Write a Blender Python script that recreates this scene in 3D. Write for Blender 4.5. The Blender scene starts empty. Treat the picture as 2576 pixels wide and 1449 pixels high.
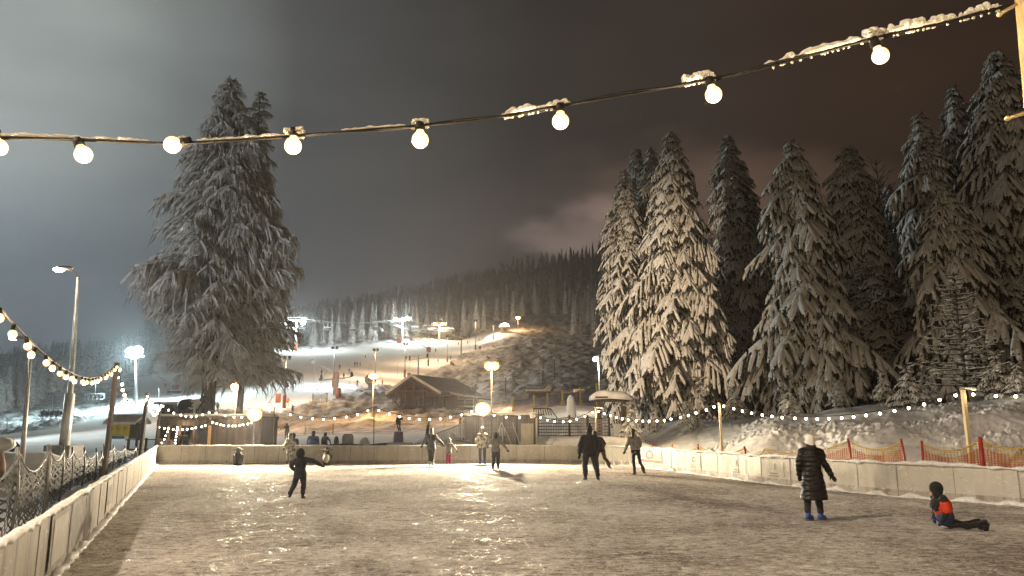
import bpy, math, random
import numpy as np
from mathutils import Vector, Matrix, noise as mnoise

# ---------------------------------------------------------------- camera, world, lights
SC = bpy.context.scene
COL = SC.collection
PI = math.pi
HC = 1.95            # camera height over the ice
F = 1860.0           # focal length in the units of a 2576 px wide picture
TH = math.atan((1063.0 - 724.5) / F)
CT, ST = math.cos(TH), math.sin(TH)

cd = bpy.data.cameras.new('camera'); cam = bpy.data.objects.new('camera', cd); COL.objects.link(cam)
cam.location = (0, 0, HC); cam.rotation_euler = (PI / 2 + TH, 0, 0)
cd.sensor_width = 36; cd.lens = F / 2576 * 36; cd.clip_start = 0.05; cd.clip_end = 4000
SC.camera = cam
SC.view_settings.view_transform = 'Standard'; SC.view_settings.look = 'None'
SC.view_settings.exposure = 0.38; SC.view_settings.gamma = 1.0
SC.render.engine = 'CYCLES'
SC.cycles.use_denoising = True
SC.cycles.max_bounces = 5; SC.cycles.diffuse_bounces = 2; SC.cycles.glossy_bounces = 2
SC.cycles.transparent_max_bounces = 12; SC.cycles.volume_bounces = 0
SC.cycles.sample_clamp_indirect = 4.0; SC.cycles.sample_clamp_direct = 0.0
SC.cycles.caustics_reflective = False; SC.cycles.caustics_refractive = False

def ray(px, py):
    v = -(py - 724.5) / F
    return ((px - 1288.0) / F, CT - ST * v, ST + CT * v)
def at(px, py, Y):
    d = ray(px, py); t = Y / d[1]
    return Vector((d[0] * t, Y, HC + d[2] * t))
def gnd(px, py, z=0.0):
    d = ray(px, py); t = (z - HC) / d[2]
    return Vector((d[0] * t, d[1] * t, z))
def hz(py, Y):
    d = ray(1288, py); return HC + d[2] / d[1] * Y

W = bpy.data.worlds.new('World'); SC.world = W; W.use_nodes = True
def build_world():
    nt = W.node_tree; n = nt.nodes; l = nt.links; n.clear()
    out = n.new('ShaderNodeOutputWorld'); bg = n.new('ShaderNodeBackground')
    tc = n.new('ShaderNodeTexCoord'); sep = n.new('ShaderNodeSeparateXYZ')
    l.new(tc.outputs['Generated'], sep.inputs[0])
    def mth(op, a, b=None, c=None):
        m = n.new('ShaderNodeMath'); m.operation = op
        for i, x in enumerate((a, b, c)):
            if x is None: continue
            if isinstance(x, (int, float)): m.inputs[i].default_value = x
            else: l.new(x, m.inputs[i])
        return m.outputs[0]
    # lit fog over the floodlit piste (upper left), brown cloud over the dark wood (right)
    dv = n.new('ShaderNodeVectorMath'); dv.operation = 'DOT_PRODUCT'
    l.new(tc.outputs['Generated'], dv.inputs[0]); dv.inputs[1].default_value = Vector((-0.62, 0.72, 0.40)).normalized()
    r1 = n.new('ShaderNodeValToRGB'); l.new(dv.outputs['Value'], r1.inputs[0])
    e = r1.color_ramp.elements
    def stops(ramp, st):
        e = ramp.color_ramp.elements
        while len(e) > 1: e.remove(e[-1])
        e[0].position = st[0][0]; e[0].color = (*st[0][1], 1)
        for p, c in st[1:]:
            k = e.new(p); k.color = (*c, 1)
    stops(r1, [(0.0, (.010, .006, .004)), (.26, (.016, .009, .005)), (.50, (.023, .014, .009)), (.78, (.024, .0195, .0165)),
               (.93, (.050, .050, .048)), (.97, (.125, .136, .130)), (1.0, (.27, .29, .275))])
    # cool, dimmer band low over the slopes on the left half
    r2 = n.new('ShaderNodeValToRGB'); l.new(sep.outputs['Z'], r2.inputs[0])
    stops(r2, [(0.0, (.62, .72, .95)), (.14, (.66, .74, .92)), (.32, (.90, .92, .95)), (.5, (1.0, 1.0, 1.0)), (.68, (.72, .70, .68)), (1, (.5, .5, .5))])
    mx = n.new('ShaderNodeMixRGB'); mx.blend_type = 'MULTIPLY'; mx.inputs[0].default_value = 1
    l.new(r1.outputs[0], mx.inputs[1]); l.new(r2.outputs[0], mx.inputs[2])
    # clouds
    mp = n.new('ShaderNodeMapping'); l.new(tc.outputs['Generated'], mp.inputs[0]); mp.inputs['Scale'].default_value = (1.2, 1.2, 3.2)
    nz = n.new('ShaderNodeTexNoise'); l.new(mp.outputs[0], nz.inputs['Vector']); nz.inputs['Scale'].default_value = 2.6
    nz.inputs['Detail'].default_value = 5; nz.inputs['Roughness'].default_value = .5
    r3 = n.new('ShaderNodeValToRGB'); l.new(nz.outputs[0], r3.inputs[0])
    stops(r3, [(.3, (.82, .82, .82)), (.5, (1, 1, 1)), (.72, (1.2, 1.17, 1.14))])
    m2 = n.new('ShaderNodeMixRGB'); m2.blend_type = 'MULTIPLY'; m2.inputs[0].default_value = 1
    l.new(mx.outputs[0], m2.inputs[1]); l.new(r3.outputs[0], m2.inputs[2])
    # cloud patch lit from behind the ridge
    def lump(vec, a, b, col, m_in, zsq=3.0):
        vm = n.new('ShaderNodeVectorMath'); vm.operation = 'SUBTRACT'; l.new(tc.outputs['Generated'], vm.inputs[0]); vm.inputs[1].default_value = Vector(vec).normalized()
        v3 = n.new('ShaderNodeVectorMath'); v3.operation = 'MULTIPLY'; l.new(vm.outputs[0], v3.inputs[0]); v3.inputs[1].default_value = (1, 1, zsq)
        v4 = n.new('ShaderNodeVectorMath'); v4.operation = 'LENGTH'; l.new(v3.outputs[0], v4.inputs[0])
        d = mth('ADD', v4.outputs['Value'], mth('MULTIPLY', mth('SUBTRACT', nz.outputs[0], .5), .55))
        mr = n.new('ShaderNodeMapRange'); mr.interpolation_type = 'SMOOTHSTEP'
        l.new(d, mr.inputs[0]); mr.inputs[1].default_value = a; mr.inputs[2].default_value = b; mr.inputs[3].default_value = 1; mr.inputs[4].default_value = 0
        ad = n.new('ShaderNodeMixRGB'); ad.blend_type = 'ADD'; l.new(mr.outputs[0], ad.inputs[0]); l.new(m_in, ad.inputs[1]); ad.inputs[2].default_value = (*col, 1)
        return ad.outputs[0]
    c = lump(ray(1445, 615), .0, .13, (.10, .072, .062), m2.outputs[0])
    c = lump(ray(1880, 520), .0, .22, (.055, .033, .022), c, 2.0)
    c = lump(ray(1200, 600), .0, .25, (.018, .014, .013), c, 2.0)
    l.new(c, bg.inputs[0]); bg.inputs[1].default_value = 1.32
    l.new(bg.outputs[0], out.inputs[0])
build_world()

def lamp(name, loc, power, col, radius=.15, kind='POINT', rot=None, spot=2.0, parent=None):
    L = bpy.data.lights.new(name, kind); L.energy = power; L.color = col; L.shadow_soft_size = radius
    if kind == 'SPOT': L.spot_size = spot; L.spot_blend = .5
    o = bpy.data.objects.new(name, L); COL.objects.link(o); o.location = loc
    if rot is not None: o.rotation_euler = rot
    if parent is not None: o.parent = parent; o.location = Vector(loc) - parent.location
    return o
WARM = (1.0, .72, .40); ORANGE = (1.0, .52, .20); WHITE = (.86, 1.0, .97); CREAM = (1.0, .82, .56)

# ---------------------------------------------------------------- helpers
rnd = random.Random(7)
FLOODW = 10000
def tag(o, label=None, cat=None, group=None, kind=None):
    if label: o['label'] = label
    if cat: o['category'] = cat
    if group: o['group'] = group
    if kind: o['kind'] = kind
    return o
def empty(name, loc, rz=0, label=None, cat=None, group=None):
    o = bpy.data.objects.new(name, None); COL.objects.link(o); o.location = loc; o.rotation_euler = (0, 0, rz)
    o.empty_display_size = .2
    return tag(o, label, cat, group)
def copy_tree(o, parent=None):
    c = o.copy(); COL.objects.link(c); c.parent = parent
    for ch in list(KIDS.get(o.name, [])):
        k = copy_tree(ch, c); KIDS.setdefault(c.name, []).append(k)
    return c
KIDS = {}
def dup(root, loc, rz=None, scale=None, label=None, group=None):
    c = copy_tree(root); c.location = loc
    if rz is not None: c.rotation_euler = (0, 0, rz)
    if scale is not None: c.scale = (scale,) * 3 if isinstance(scale, (int, float)) else scale
    if label: c['label'] = label
    if group: c['group'] = group
    return c

class MB:
    """collects faces, links them as one mesh object"""
    def __init__(s): s.v = []; s.f = []; s.m = []; s.s = []
    def add(s, vs, fs, mi=0, sm=False):
        b = len(s.v); s.v.extend([tuple(v) for v in vs]); s.f.extend([tuple(i + b for i in f) for f in fs])
        s.m.extend([mi] * len(fs)); s.s.extend([sm] * len(fs)); return s
    def box(s, c, size, rz=0, mi=0, rot=None):
        hx, hy, hz_ = size[0] / 2, size[1] / 2, size[2] / 2
        M = rot if rot is not None else Matrix.Rotation(rz, 3, 'Z')
        vs = [Vector(c) + M @ Vector((x * hx, y * hy, z * hz_)) for x in (-1, 1) for y in (-1, 1) for z in (-1, 1)]
        return s.add(vs, [(0, 1, 3, 2), (4, 6, 7, 5), (0, 4, 5, 1), (2, 3, 7, 6), (0, 2, 6, 4), (1, 5, 7, 3)], mi)
    def bar(s, a, b, w, h=None, mi=0):
        a = Vector(a); b = Vector(b); d = b - a; L = d.length
        if L < 1e-6: return s
        return s.box((a + b) / 2, (w, h or w, L), mi=mi, rot=d.to_track_quat('Z', 'Y').to_matrix())
    def tube(s, pts, r, n=8, mi=0, cap=True, sm=True):
        pts = [Vector(p) for p in pts]; k = len(pts); rs = r if isinstance(r, (list, tuple)) else [r] * k
        vs = []; up = Vector((0, 0, 1)); prev = None
        for i, p in enumerate(pts):
            t = (pts[min(i + 1, k - 1)] - pts[max(i - 1, 0)]).normalized()
            if prev is None:
                a = Vector((1, 0, 0)) if abs(t.z) > .8 else up
                u = t.cross(a).normalized()
            else:
                u = (prev - t * prev.dot(t)).normalized()
            prev = u; w = t.cross(u)
            for j in range(n):
                an = 2 * PI * j / n; vs.append(p + (u * math.cos(an) + w * math.sin(an)) * rs[i])
        fs = [(i * n + j, i * n + (j + 1) % n, (i + 1) * n + (j + 1) % n, (i + 1) * n + j) for i in range(k - 1) for j in range(n)]
        s.add(vs, fs, mi, sm)
        if cap:
            b = len(s.v) - len(vs); s.f.append(tuple(b + j for j in range(n))[::-1]); s.f.append(tuple(b + (k - 1) * n + j for j in range(n)))
            s.m += [mi, mi]; s.s += [False, False]
        return s
    def loft(s, rings, n=16, mi=0, sm=True, M=None):
        """rings: (z, rx, ry, cx, cy)"""
        vs = []
        for (z, rx, ry, cx, cy) in rings:
            for j in range(n):
                a = 2 * PI * j / n; p = Vector((cx + rx * math.cos(a), cy + ry * math.sin(a), z)); vs.append(M @ p if M else p)
        k = len(rings)
        fs = [(i * n + j, i * n + (j + 1) % n, (i + 1) * n + (j + 1) % n, (i + 1) * n + j) for i in range(k - 1) for j in range(n)]
        fs += [tuple(range(n))[::-1], tuple((k - 1) * n + j for j in range(n))]
        return s.add(vs, fs, mi, sm)
    def ball(s, c, r, n=10, mi=0, M=None, sm=True):
        rr = (r, r, r) if isinstance(r, (int, float)) else r
        k = max(4, n // 2 + 1); vs = []; c = Vector(c)
        for i in range(1, k):
            ph = PI * i / k
            for j in range(n):
                a = 2 * PI * j / n; p = Vector((rr[0] * math.sin(ph) * math.cos(a), rr[1] * math.sin(ph) * math.sin(a), rr[2] * math.cos(ph)))
                vs.append(c + (M @ p if M else p))
        t = Vector((0, 0, rr[2])); vs.append(c + (M @ t if M else t)); vs.append(c - (M @ t if M else t))
        T = len(vs) - 2; B = T + 1
        fs = [(i * n + j, (i + 1) * n + j, (i + 1) * n + (j + 1) % n, i * n + (j + 1) % n) for i in range(k - 2) for j in range(n)]
        fs += [(T, j, (j + 1) % n) for j in range(n)] + [(B, (k - 2) * n + (j + 1) % n, (k - 2) * n + j) for j in range(n)]
        return s.add(vs, fs, mi, sm)
    def cap(s, a, b, ra, rb, n=10, mi=0):
        """tapered limb with round ends"""
        a = Vector(a); b = Vector(b); d = (b - a); L = d.length; d = d / max(L, 1e-6)
        pts = []; rs = []
        for q in (-.95, -.6, 0): pts.append(a + d * q * ra); rs.append(ra * math.sqrt(max(.02, 1 - q * q)))
        for q in (0, .6, .95): pts.append(b + d * q * rb); rs.append(rb * math.sqrt(max(.02, 1 - q * q)))
        return s.tube(pts, rs, n, mi)
    def prism(s, poly, y0, y1, mi=0):
        """poly in (x,z), extruded in y"""
        n = len(poly); vs = [(x, y0, z) for x, z in poly] + [(x, y1, z) for x, z in poly]
        fs = [tuple(range(n))[::-1], tuple(range(n, 2 * n))] + [(i, (i + 1) % n, n + (i + 1) % n, n + i) for i in range(n)]
        fs = [f[::-1] for f in fs]
        return s.add(vs, fs, mi)
    def build(s, name, mats, parent=None, world=False):
        me = bpy.data.meshes.new(name); me.from_pydata(s.v, [], s.f)
        for m in (mats if isinstance(mats, (list, tuple)) else [mats]): me.materials.append(m)
        me.polygons.foreach_set('material_index', s.m); me.polygons.foreach_set('use_smooth', s.s); me.update()
        o = bpy.data.objects.new(name, me); COL.objects.link(o)
        if parent is not None:
            o.parent = parent; KIDS.setdefault(parent.name, []).append(o)
            if world:
                me.transform(Matrix.Rotation(-parent.rotation_euler.z, 4, 'Z') @ Matrix.Translation(-parent.location))
        return o

def np_mesh(name, v, quads, mats, parent=None, mi=None, smooth=True):
    me = bpy.data.meshes.new(name); nf = len(quads)
    me.vertices.add(len(v)); me.vertices.foreach_set('co', np.asarray(v, dtype=np.float32).ravel())
    me.loops.add(nf * 4); me.loops.foreach_set('vertex_index', np.asarray(quads, dtype=np.int32).ravel())
    me.polygons.add(nf); me.polygons.foreach_set('loop_start', np.arange(0, nf * 4, 4, dtype=np.int32))
    try: me.polygons.foreach_set('loop_total', np.full(nf, 4, dtype=np.int32))
    except Exception: pass
    for m in mats: me.materials.append(m)
    if mi is not None: me.polygons.foreach_set('material_index', np.asarray(mi, dtype=np.int32))
    me.polygons.foreach_set('use_smooth', np.full(nf, smooth)); me.update(calc_edges=True)
    o = bpy.data.objects.new(name, me); COL.objects.link(o)
    if parent is not None: o.parent = parent; KIDS.setdefault(parent.name, []).append(o)
    return o

def hash2(ix, iy, seed):
    h = (ix.astype(np.int64) * 374761393 + iy.astype(np.int64) * 668265263 + seed * 982451653) & 0x7fffffff
    h = (h ^ (h >> 13)) * 1274126177 & 0x7fffffff
    return ((h ^ (h >> 16)) & 0xffff) / 65535.0
def vnoise(x, y, seed=0):
    ix = np.floor(x); iy = np.floor(y); fx = x - ix; fy = y - iy
    fx = fx * fx * (3 - 2 * fx); fy = fy * fy * (3 - 2 * fy)
    a = hash2(ix, iy, seed); b = hash2(ix + 1, iy, seed); c = hash2(ix, iy + 1, seed); d = hash2(ix + 1, iy + 1, seed)
    return (a * (1 - fx) + b * fx) * (1 - fy) + (c * (1 - fx) + d * fx) * fy - .5
def fbm(x, y, oct=4, seed=0):
    s = 0; a = 1.0
    for o in range(oct): s = s + a * vnoise(x * 2 ** o, y * 2 ** o, seed + o); a *= .5
    return s

# ---------------------------------------------------------------- materials
MATS = {}
def mat(name, c1, c2=None, scale=4.0, rough=.7, bump=0.0, bscale=20.0, metal=0.0, stretch=(1, 1, 1), emis=None, estr=0.0,
        lo=.38, hi=.62, spec=.4, sheen=0.0, trans=0.0, detail=5, gen=False, nosample=False):
    if name in MATS: return MATS[name]
    m = bpy.data.materials.new(name); m.use_nodes = True; nt = m.node_tree; n = nt.nodes; l = nt.links
    b = n['Principled BSDF']; b.inputs['Roughness'].default_value = rough; b.inputs['Metallic'].default_value = metal
    b.inputs['Specular IOR Level'].default_value = spec; b.inputs['Base Color'].default_value = (*c1, 1)
    if sheen: b.inputs['Sheen Weight'].default_value = sheen
    tc = n.new('ShaderNodeTexCoord'); mp = n.new('ShaderNodeMapping'); l.new(tc.outputs['Object'], mp.inputs[0]); mp.inputs['Scale'].default_value = stretch
    if c2 is not None:
        nz = n.new('ShaderNodeTexNoise'); nz.inputs['Scale'].default_value = scale; nz.inputs['Detail'].default_value = detail; l.new(mp.outputs[0], nz.inputs['Vector'])
        r = n.new('ShaderNodeValToRGB'); l.new(nz.outputs[0], r.inputs[0]); r.color_ramp.elements[0].position = lo; r.color_ramp.elements[1].position = hi
        r.color_ramp.elements[0].color = (*c1, 1); r.color_ramp.elements[1].color = (*c2, 1); l.new(r.outputs[0], b.inputs['Base Color'])
    if bump:
        n2 = n.new('ShaderNodeTexNoise'); n2.inputs['Scale'].default_value = bscale; n2.inputs['Detail'].default_value = 4; l.new(mp.outputs[0], n2.inputs['Vector'])
        bm = n.new('ShaderNodeBump'); bm.inputs['Strength'].default_value = min(1, bump); bm.inputs['Distance'].default_value = .02 * max(1, bump); l.new(n2.outputs[0], bm.inputs['Height']); l.new(bm.outputs[0], b.inputs['Normal'])
    if emis is not None:
        b.inputs['Emission Color'].default_value = (*emis, 1); b.inputs['Emission Strength'].default_value = estr
        if nosample: m.cycles.emission_sampling = 'NONE'
    MATS[name] = m; return m
SNOW = mat('snow', (.62, .62, .63), (.80, .80, .80), 1.5, .85, .5, 9)
SNOWC = mat('snow_crust', (.70, .70, .70), (.84, .84, .84), 12, .55, .7, 60, spec=.5)
WOODD = mat('dark_wood', (.035, .028, .024), (.075, .058, .045), 6, .8, .4, 30, stretch=(1, 1, .15))
WOODM = mat('brown_wood', (.10, .055, .032), (.19, .105, .06), 6, .75, .4, 30, stretch=(1, 1, .15))
WOODP = mat('pale_wood', (.42, .33, .20), (.55, .45, .30), 8, .7, .2, 40, stretch=(1, 1, .15))
GREYM = mat('grey_metal', (.12, .12, .125), (.2, .2, .2), 5, .5, .1, 40, metal=.4)
PALEM = mat('pale_metal', (.34, .35, .36), (.45, .45, .45), 3, .5, metal=.3)
BLACK = mat('black_plastic', (.006, .006, .007), (.011, .011, .011), 20, .6, spec=.2)
REDP = mat('red_padding', (.20, .045, .025), (.28, .075, .04), 5, .7, .3, 12)
REDR = mat('red_plastic', (.26, .025, .018), (.36, .04, .025), 9, .4)
YEL = mat('yellow_paint', (.62, .50, .05), (.70, .58, .10), 4, .6)
BLUEP = mat('blue_paint', (.06, .20, .42), (.10, .28, .5), 5, .6)
CONC = mat('concrete', (.10, .10, .10), (.17, .17, .165), 5, .9, .4, 30)
NAVY = mat('navy_cloth', (.010, .012, .020), (.022, .026, .042), 14, .8, .8, 18, sheen=.15)
BLACKC = mat('black_cloth', (.007, .007, .009), (.018, .018, .021), 12, .82, .7, 20, sheen=.1)
GREYC = mat('grey_cloth', (.14, .14, .135), (.24, .235, .225), 10, .85, .7, 18, sheen=.2)
GREYD = mat('dark_grey_cloth', (.045, .045, .05), (.08, .08, .085), 10, .85, .7, 18)
MAGC = mat('magenta_cloth', (.24, .015, .07), (.34, .03, .11), 12, .8, .5, 18)
REDC = mat('red_cloth', (.50, .035, .012), (.60, .06, .02), 14, .75, .6, 18)
ORC = mat('orange_cloth', (.85, .16, .05), (.95, .22, .08), 10, .8)
BLUEC = mat('blue_cloth', (.02, .035, .11), (.035, .06, .16), 12, .75, .6, 18)
WHITEC = mat('white_knit', (.84, .82, .77), (.92, .90, .86), 25, .9, 1.0, 55, sheen=.3)
CAMO = mat('camouflage_cloth', (.10, .10, .085), (.55, .53, .45), 9, .85, .5, 18, lo=.46, hi=.54)
OLIVE = mat('olive_cloth', (.05, .035, .018), (.08, .055, .03), 10, .85, .5, 18)
SKIN = mat('skin', (.42, .22, .14), (.5, .28, .18), 12, .55)
HAIR = mat('brown_hair', (.028, .016, .010), (.06, .036, .022), 30, .6, .8, 60, stretch=(1, 1, .15))
BOOT = mat('blue_skate_shell', (.02, .05, .24), (.04, .09, .34), 8, .4)
BOOTW = mat('white_skate_leather', (.5, .5, .48), (.6, .6, .58), 9, .4)
BOOTK = mat('black_skate_leather', (.012, .012, .014), (.03, .03, .033), 9, .4)
STEEL = mat('steel_blade', (.6, .6, .62), None, rough=.22, metal=1.0)
BARK = mat('bark', (.035, .028, .023), (.10, .085, .07), 5, .95, 1.0, 14, stretch=(1, 1, .3))
BULBM = mat('glowing_bulb', (1, .8, .5), emis=(1.0, .78, .46), estr=7.0, nosample=True)
BULBS = mat('small_glowing_bulb', (1, .8, .5), emis=(1.0, .86, .62), estr=14.0, nosample=True)
ORLAMP = mat('sodium_lamp_halo_glass', (1, .6, .2), emis=(1.0, .34, .05), estr=1.7, nosample=True)  # the lamp's orange halo is put into the colour of its glass
ORCORE = mat('sodium_lamp_burner', (1, .8, .5), emis=(1.0, .80, .48), estr=40.0, nosample=True)
CRCORE = mat('floodlight_burner', (1, .9, .7), emis=(1.0, .93, .75), estr=60.0, nosample=True)
POSTM = mat('weathered_post', (.075, .065, .06), (.13, .11, .10), 6, .8, .4, 30, stretch=(1, 1, .15))
CRLAMP = mat('floodlight_halo_glass', (1, .9, .7), emis=(1.0, .50, .13), estr=1.7, nosample=True)  # orange glow halo painted as the emission of the outer glass
WHLAMP = mat('white_lamp_glass', (.9, 1, .97), emis=(.84, 1.0, .96), estr=30.0, nosample=True)

def quilt():
    m = mat('quilted_black_nylon', (.010, .009, .010), (.016, .014, .015), 14, .46, 0, spec=.35)
    nt = m.node_tree; n = nt.nodes; l = nt.links; b = n['Principled BSDF']
    tc = n.new('ShaderNodeTexCoord'); w = n.new('ShaderNodeTexWave'); w.bands_direction = 'Z'; w.inputs['Scale'].default_value = 3.2; w.inputs['Distortion'].default_value = 1.0
    w.inputs['Detail Scale'].default_value = 2
    l.new(tc.outputs['Object'], w.inputs['Vector']); bm = n.new('ShaderNodeBump'); bm.inputs['Strength'].default_value = .7; bm.inputs['Distance'].default_value = .016
    l.new(w.outputs['Fac'], bm.inputs['Height']); l.new(bm.outputs[0], b.inputs['Normal'])
    return m
QUILT = quilt()

def top_snow(name, dark1, dark2, snow=(.72, .72, .72), lo=.25, hi=.55, scale=2.0, amp=.8):
    """snow lying on whatever faces up, the thing's own colour elsewhere"""
    m = bpy.data.materials.new(name); m.use_nodes = True; nt = m.node_tree; n = nt.nodes; l = nt.links; b = n['Principled BSDF']
    b.inputs['Roughness'].default_value = .9; b.inputs['Specular IOR Level'].default_value = .2
    g = n.new('ShaderNodeNewGeometry'); s = n.new('ShaderNodeSeparateXYZ'); l.new(g.outputs['Normal'], s.inputs[0])
    tc = n.new('ShaderNodeTexCoord'); nz = n.new('ShaderNodeTexNoise'); nz.inputs['Scale'].default_value = scale; nz.inputs['Detail'].default_value = 5; l.new(tc.outputs['Object'], nz.inputs['Vector'])
    a = n.new('ShaderNodeMath'); a.operation = 'MULTIPLY_ADD'; l.new(nz.outputs[0], a.inputs[0]); a.inputs[1].default_value = amp; l.new(s.outputs['Z'], a.inputs[2])
    mr = n.new('ShaderNodeMapRange'); l.new(a.outputs[0], mr.inputs[0]); mr.inputs[1].default_value = lo + amp * .5; mr.inputs[2].default_value = hi + amp * .5
    r = n.new('ShaderNodeValToRGB'); l.new(nz.outputs[0], r.inputs[0]); r.color_ramp.elements[0].color = (*dark1, 1); r.color_ramp.elements[1].color = (*dark2, 1)
    r.color_ramp.elements[0].position = .4; r.color_ramp.elements[1].position = .6
    mx = n.new('ShaderNodeMixRGB'); l.new(mr.outputs[0], mx.inputs[0]); l.new(r.outputs[0], mx.inputs[1]); mx.inputs[2].default_value = (*snow, 1)
    l.new(mx.outputs[0], b.inputs['Base Color']); MATS[name] = m; return m
RIME = top_snow('rimed_needles', (.13, .135, .14), (.42, .43, .44), (.78, .79, .80), .0, .5, 1.1, .9)
NEEDLE = top_snow('spruce_needles', (.018, .018, .014), (.10, .085, .065), (.5, .5, .5), .55, 1.0, 5.0, .9)
FROST = mat('frosted_twigs', (.24, .24, .24), (.54, .54, .53), 2.0, .9)
FROSTS = mat('frosted_snow', (.46, .46, .46), (.62, .62, .62), 5, .9)
BUSHS = mat('snow_on_boughs', (.66, .65, .63), (.80, .79, .77), 3, .85, .6, 22)

def ice_material():
    m = bpy.data.materials.new('scuffed_ice'); m.use_nodes = True; nt = m.node_tree; n = nt.nodes; l = nt.links; b = n['Principled BSDF']
    tc = n.new('ShaderNodeTexCoord')
    def mapn(sc, rz, off=0):
        mp = n.new('ShaderNodeMapping'); l.new(tc.outputs['Object'], mp.inputs[0]); mp.inputs['Scale'].default_value = sc; mp.inputs['Rotation'].default_value = (0, 0, rz); mp.inputs['Location'].default_value = (off, off, 0); return mp.outputs[0]
    def noise(vec, sc, det=6, ro=.6, dist=0):
        z = n.new('ShaderNodeTexNoise'); l.new(vec, z.inputs['Vector']); z.inputs['Scale'].default_value = sc; z.inputs['Detail'].default_value = det
        z.inputs['Roughness'].default_value = ro; z.inputs['Distortion'].default_value = dist; return z.outputs[0]
    def mth(op, a, b_=None, c=None):
        k = n.new('ShaderNodeMath'); k.operation = op
        for i, x in enumerate((a, b_, c)):
            if x is None: continue
            if isinstance(x, (int, float)): k.inputs[i].default_value = x
            else: l.new(x, k.inputs[i])
        return k.outputs[0]
    def mr(x, a, b_, c=0.0, d=1.0):
        q = n.new('ShaderNodeMapRange'); l.new(x, q.inputs[0]); q.inputs[1].default_value = a; q.inputs[2].default_value = b_; q.inputs[3].default_value = c; q.inputs[4].default_value = d; return q.outputs[0]
    def ridges(vec, sc, th, dist): return mr(mth('ABSOLUTE', mth('SUBTRACT', noise(vec, sc, 2, .5, dist), .5)), 0, th, 1, 0)
    def ramp(x, st):
        r = n.new('ShaderNodeValToRGB'); l.new(x, r.inputs[0]); e = r.color_ramp.elements
        while len(e) > 1: e.remove(e[-1])
        e[0].position = st[0][0]; e[0].color = (*st[0][1], 1)
        for p, c in st[1:]: k = e.new(p); k.color = (*c, 1)
        return r.outputs[0]
    # skate cuts: long thin curved grooves, in three families
    cuts = mth('MAXIMUM', mth('MAXIMUM', ridges(mapn((1, .50, 1), .35), .8, .010, 1.2), ridges(mapn((1, .42, 1), -.75, 7), 1.3, .012, .9)), ridges(mapn((.45, 1, 1), .25, 3), 2.1, .014, .8))
    cuts2 = mth('MAXIMUM', ridges(mapn((.5, 1.1, 1), -.12, 11), 3.4, .020, .7), ridges(mapn((1, .6, 1), 1.1, 17), 3.0, .018, .9))
    # scraped snow: short strokes lying mostly across the view, and shavings between them
    st1 = noise(mapn((1.1, 1.9, 1), .22), 3.8, 10, .78, .9); st2 = noise(mapn((1.1, 1.7, 1), -.30, 5), 10.5, 9, .78, .8); fine = noise(mapn((1, 1.3, 1), 0), 30, 5, .62, .3)
    big = noise(mapn((1, 1, 1), 0), .33, 4, .55)
    f = mth('ADD', mth('ADD', mth('MULTIPLY', st1, .50), mth('MULTIPLY', st2, .34)), mth('ADD', mth('MULTIPLY', fine, .16), mth('MULTIPLY', mth('SUBTRACT', big, .5), .22)))
    cut = mth('MAXIMUM', cuts, mth('MULTIPLY', cuts2, .6))
    col = ramp(f, [(.44, (.20, .165, .145)), (.475, (.46, .395, .35)), (.50, (.74, .665, .605)), (.54, (.93, .875, .81))])
    mx = n.new('ShaderNodeMixRGB'); l.new(mth('MULTIPLY', cut, .55), mx.inputs[0]); l.new(col, mx.inputs[1]); mx.inputs[2].default_value = (.34, .31, .28, 1); l.new(mx.outputs[0], b.inputs['Base Color'])
    hair = mth('MAXIMUM', ridges(mapn((1, .45, 1), .95, 23), 1.9, .007, 1.4), mth('MAXIMUM', ridges(mapn((.6, 1, 1), -.25, 31), 2.6, .008, 1.1), ridges(mapn((1, .35, 1), -.2, 41), 1.2, .005, 1.0)))
    mz = n.new('ShaderNodeMixRGB'); l.new(mth('MULTIPLY', hair, .75), mz.inputs[0]); l.new(mx.outputs[0], mz.inputs[1]); mz.inputs[2].default_value = (.92, .88, .82, 1); l.new(mz.outputs[0], b.inputs['Base Color'])
    # bare wet ice shows only in the cuts and in small polished spots
    wet = mth('MULTIPLY', mth('MAXIMUM', mth('MULTIPLY', cuts, .9), hair), mr(noise(mapn((1, 1, 1), .5), 1.1, 3), .44, .60))
    l.new(mr(wet, 0, 1, .85, .26), b.inputs['Roughness']); l.new(mr(wet, 0, 1, .07, .55), b.inputs['Specular IOR Level'])
    cut = mth('SUBTRACT', cut, mth('MULTIPLY', hair, .9))
    h = mth('ADD', mth('MULTIPLY', mr(f, .44, .56), .42), mth('ADD', mth('MULTIPLY', st2, .5), mth('ADD', mth('MULTIPLY', fine, .35), mth('MULTIPLY', cut, -.22))))
    bm = n.new('ShaderNodeBump'); bm.inputs['Strength'].default_value = 1; bm.inputs['Distance'].default_value = .065; l.new(h, bm.inputs['Height']); l.new(bm.outputs[0], b.inputs['Normal'])
    return m
ICE = ice_material()

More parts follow.
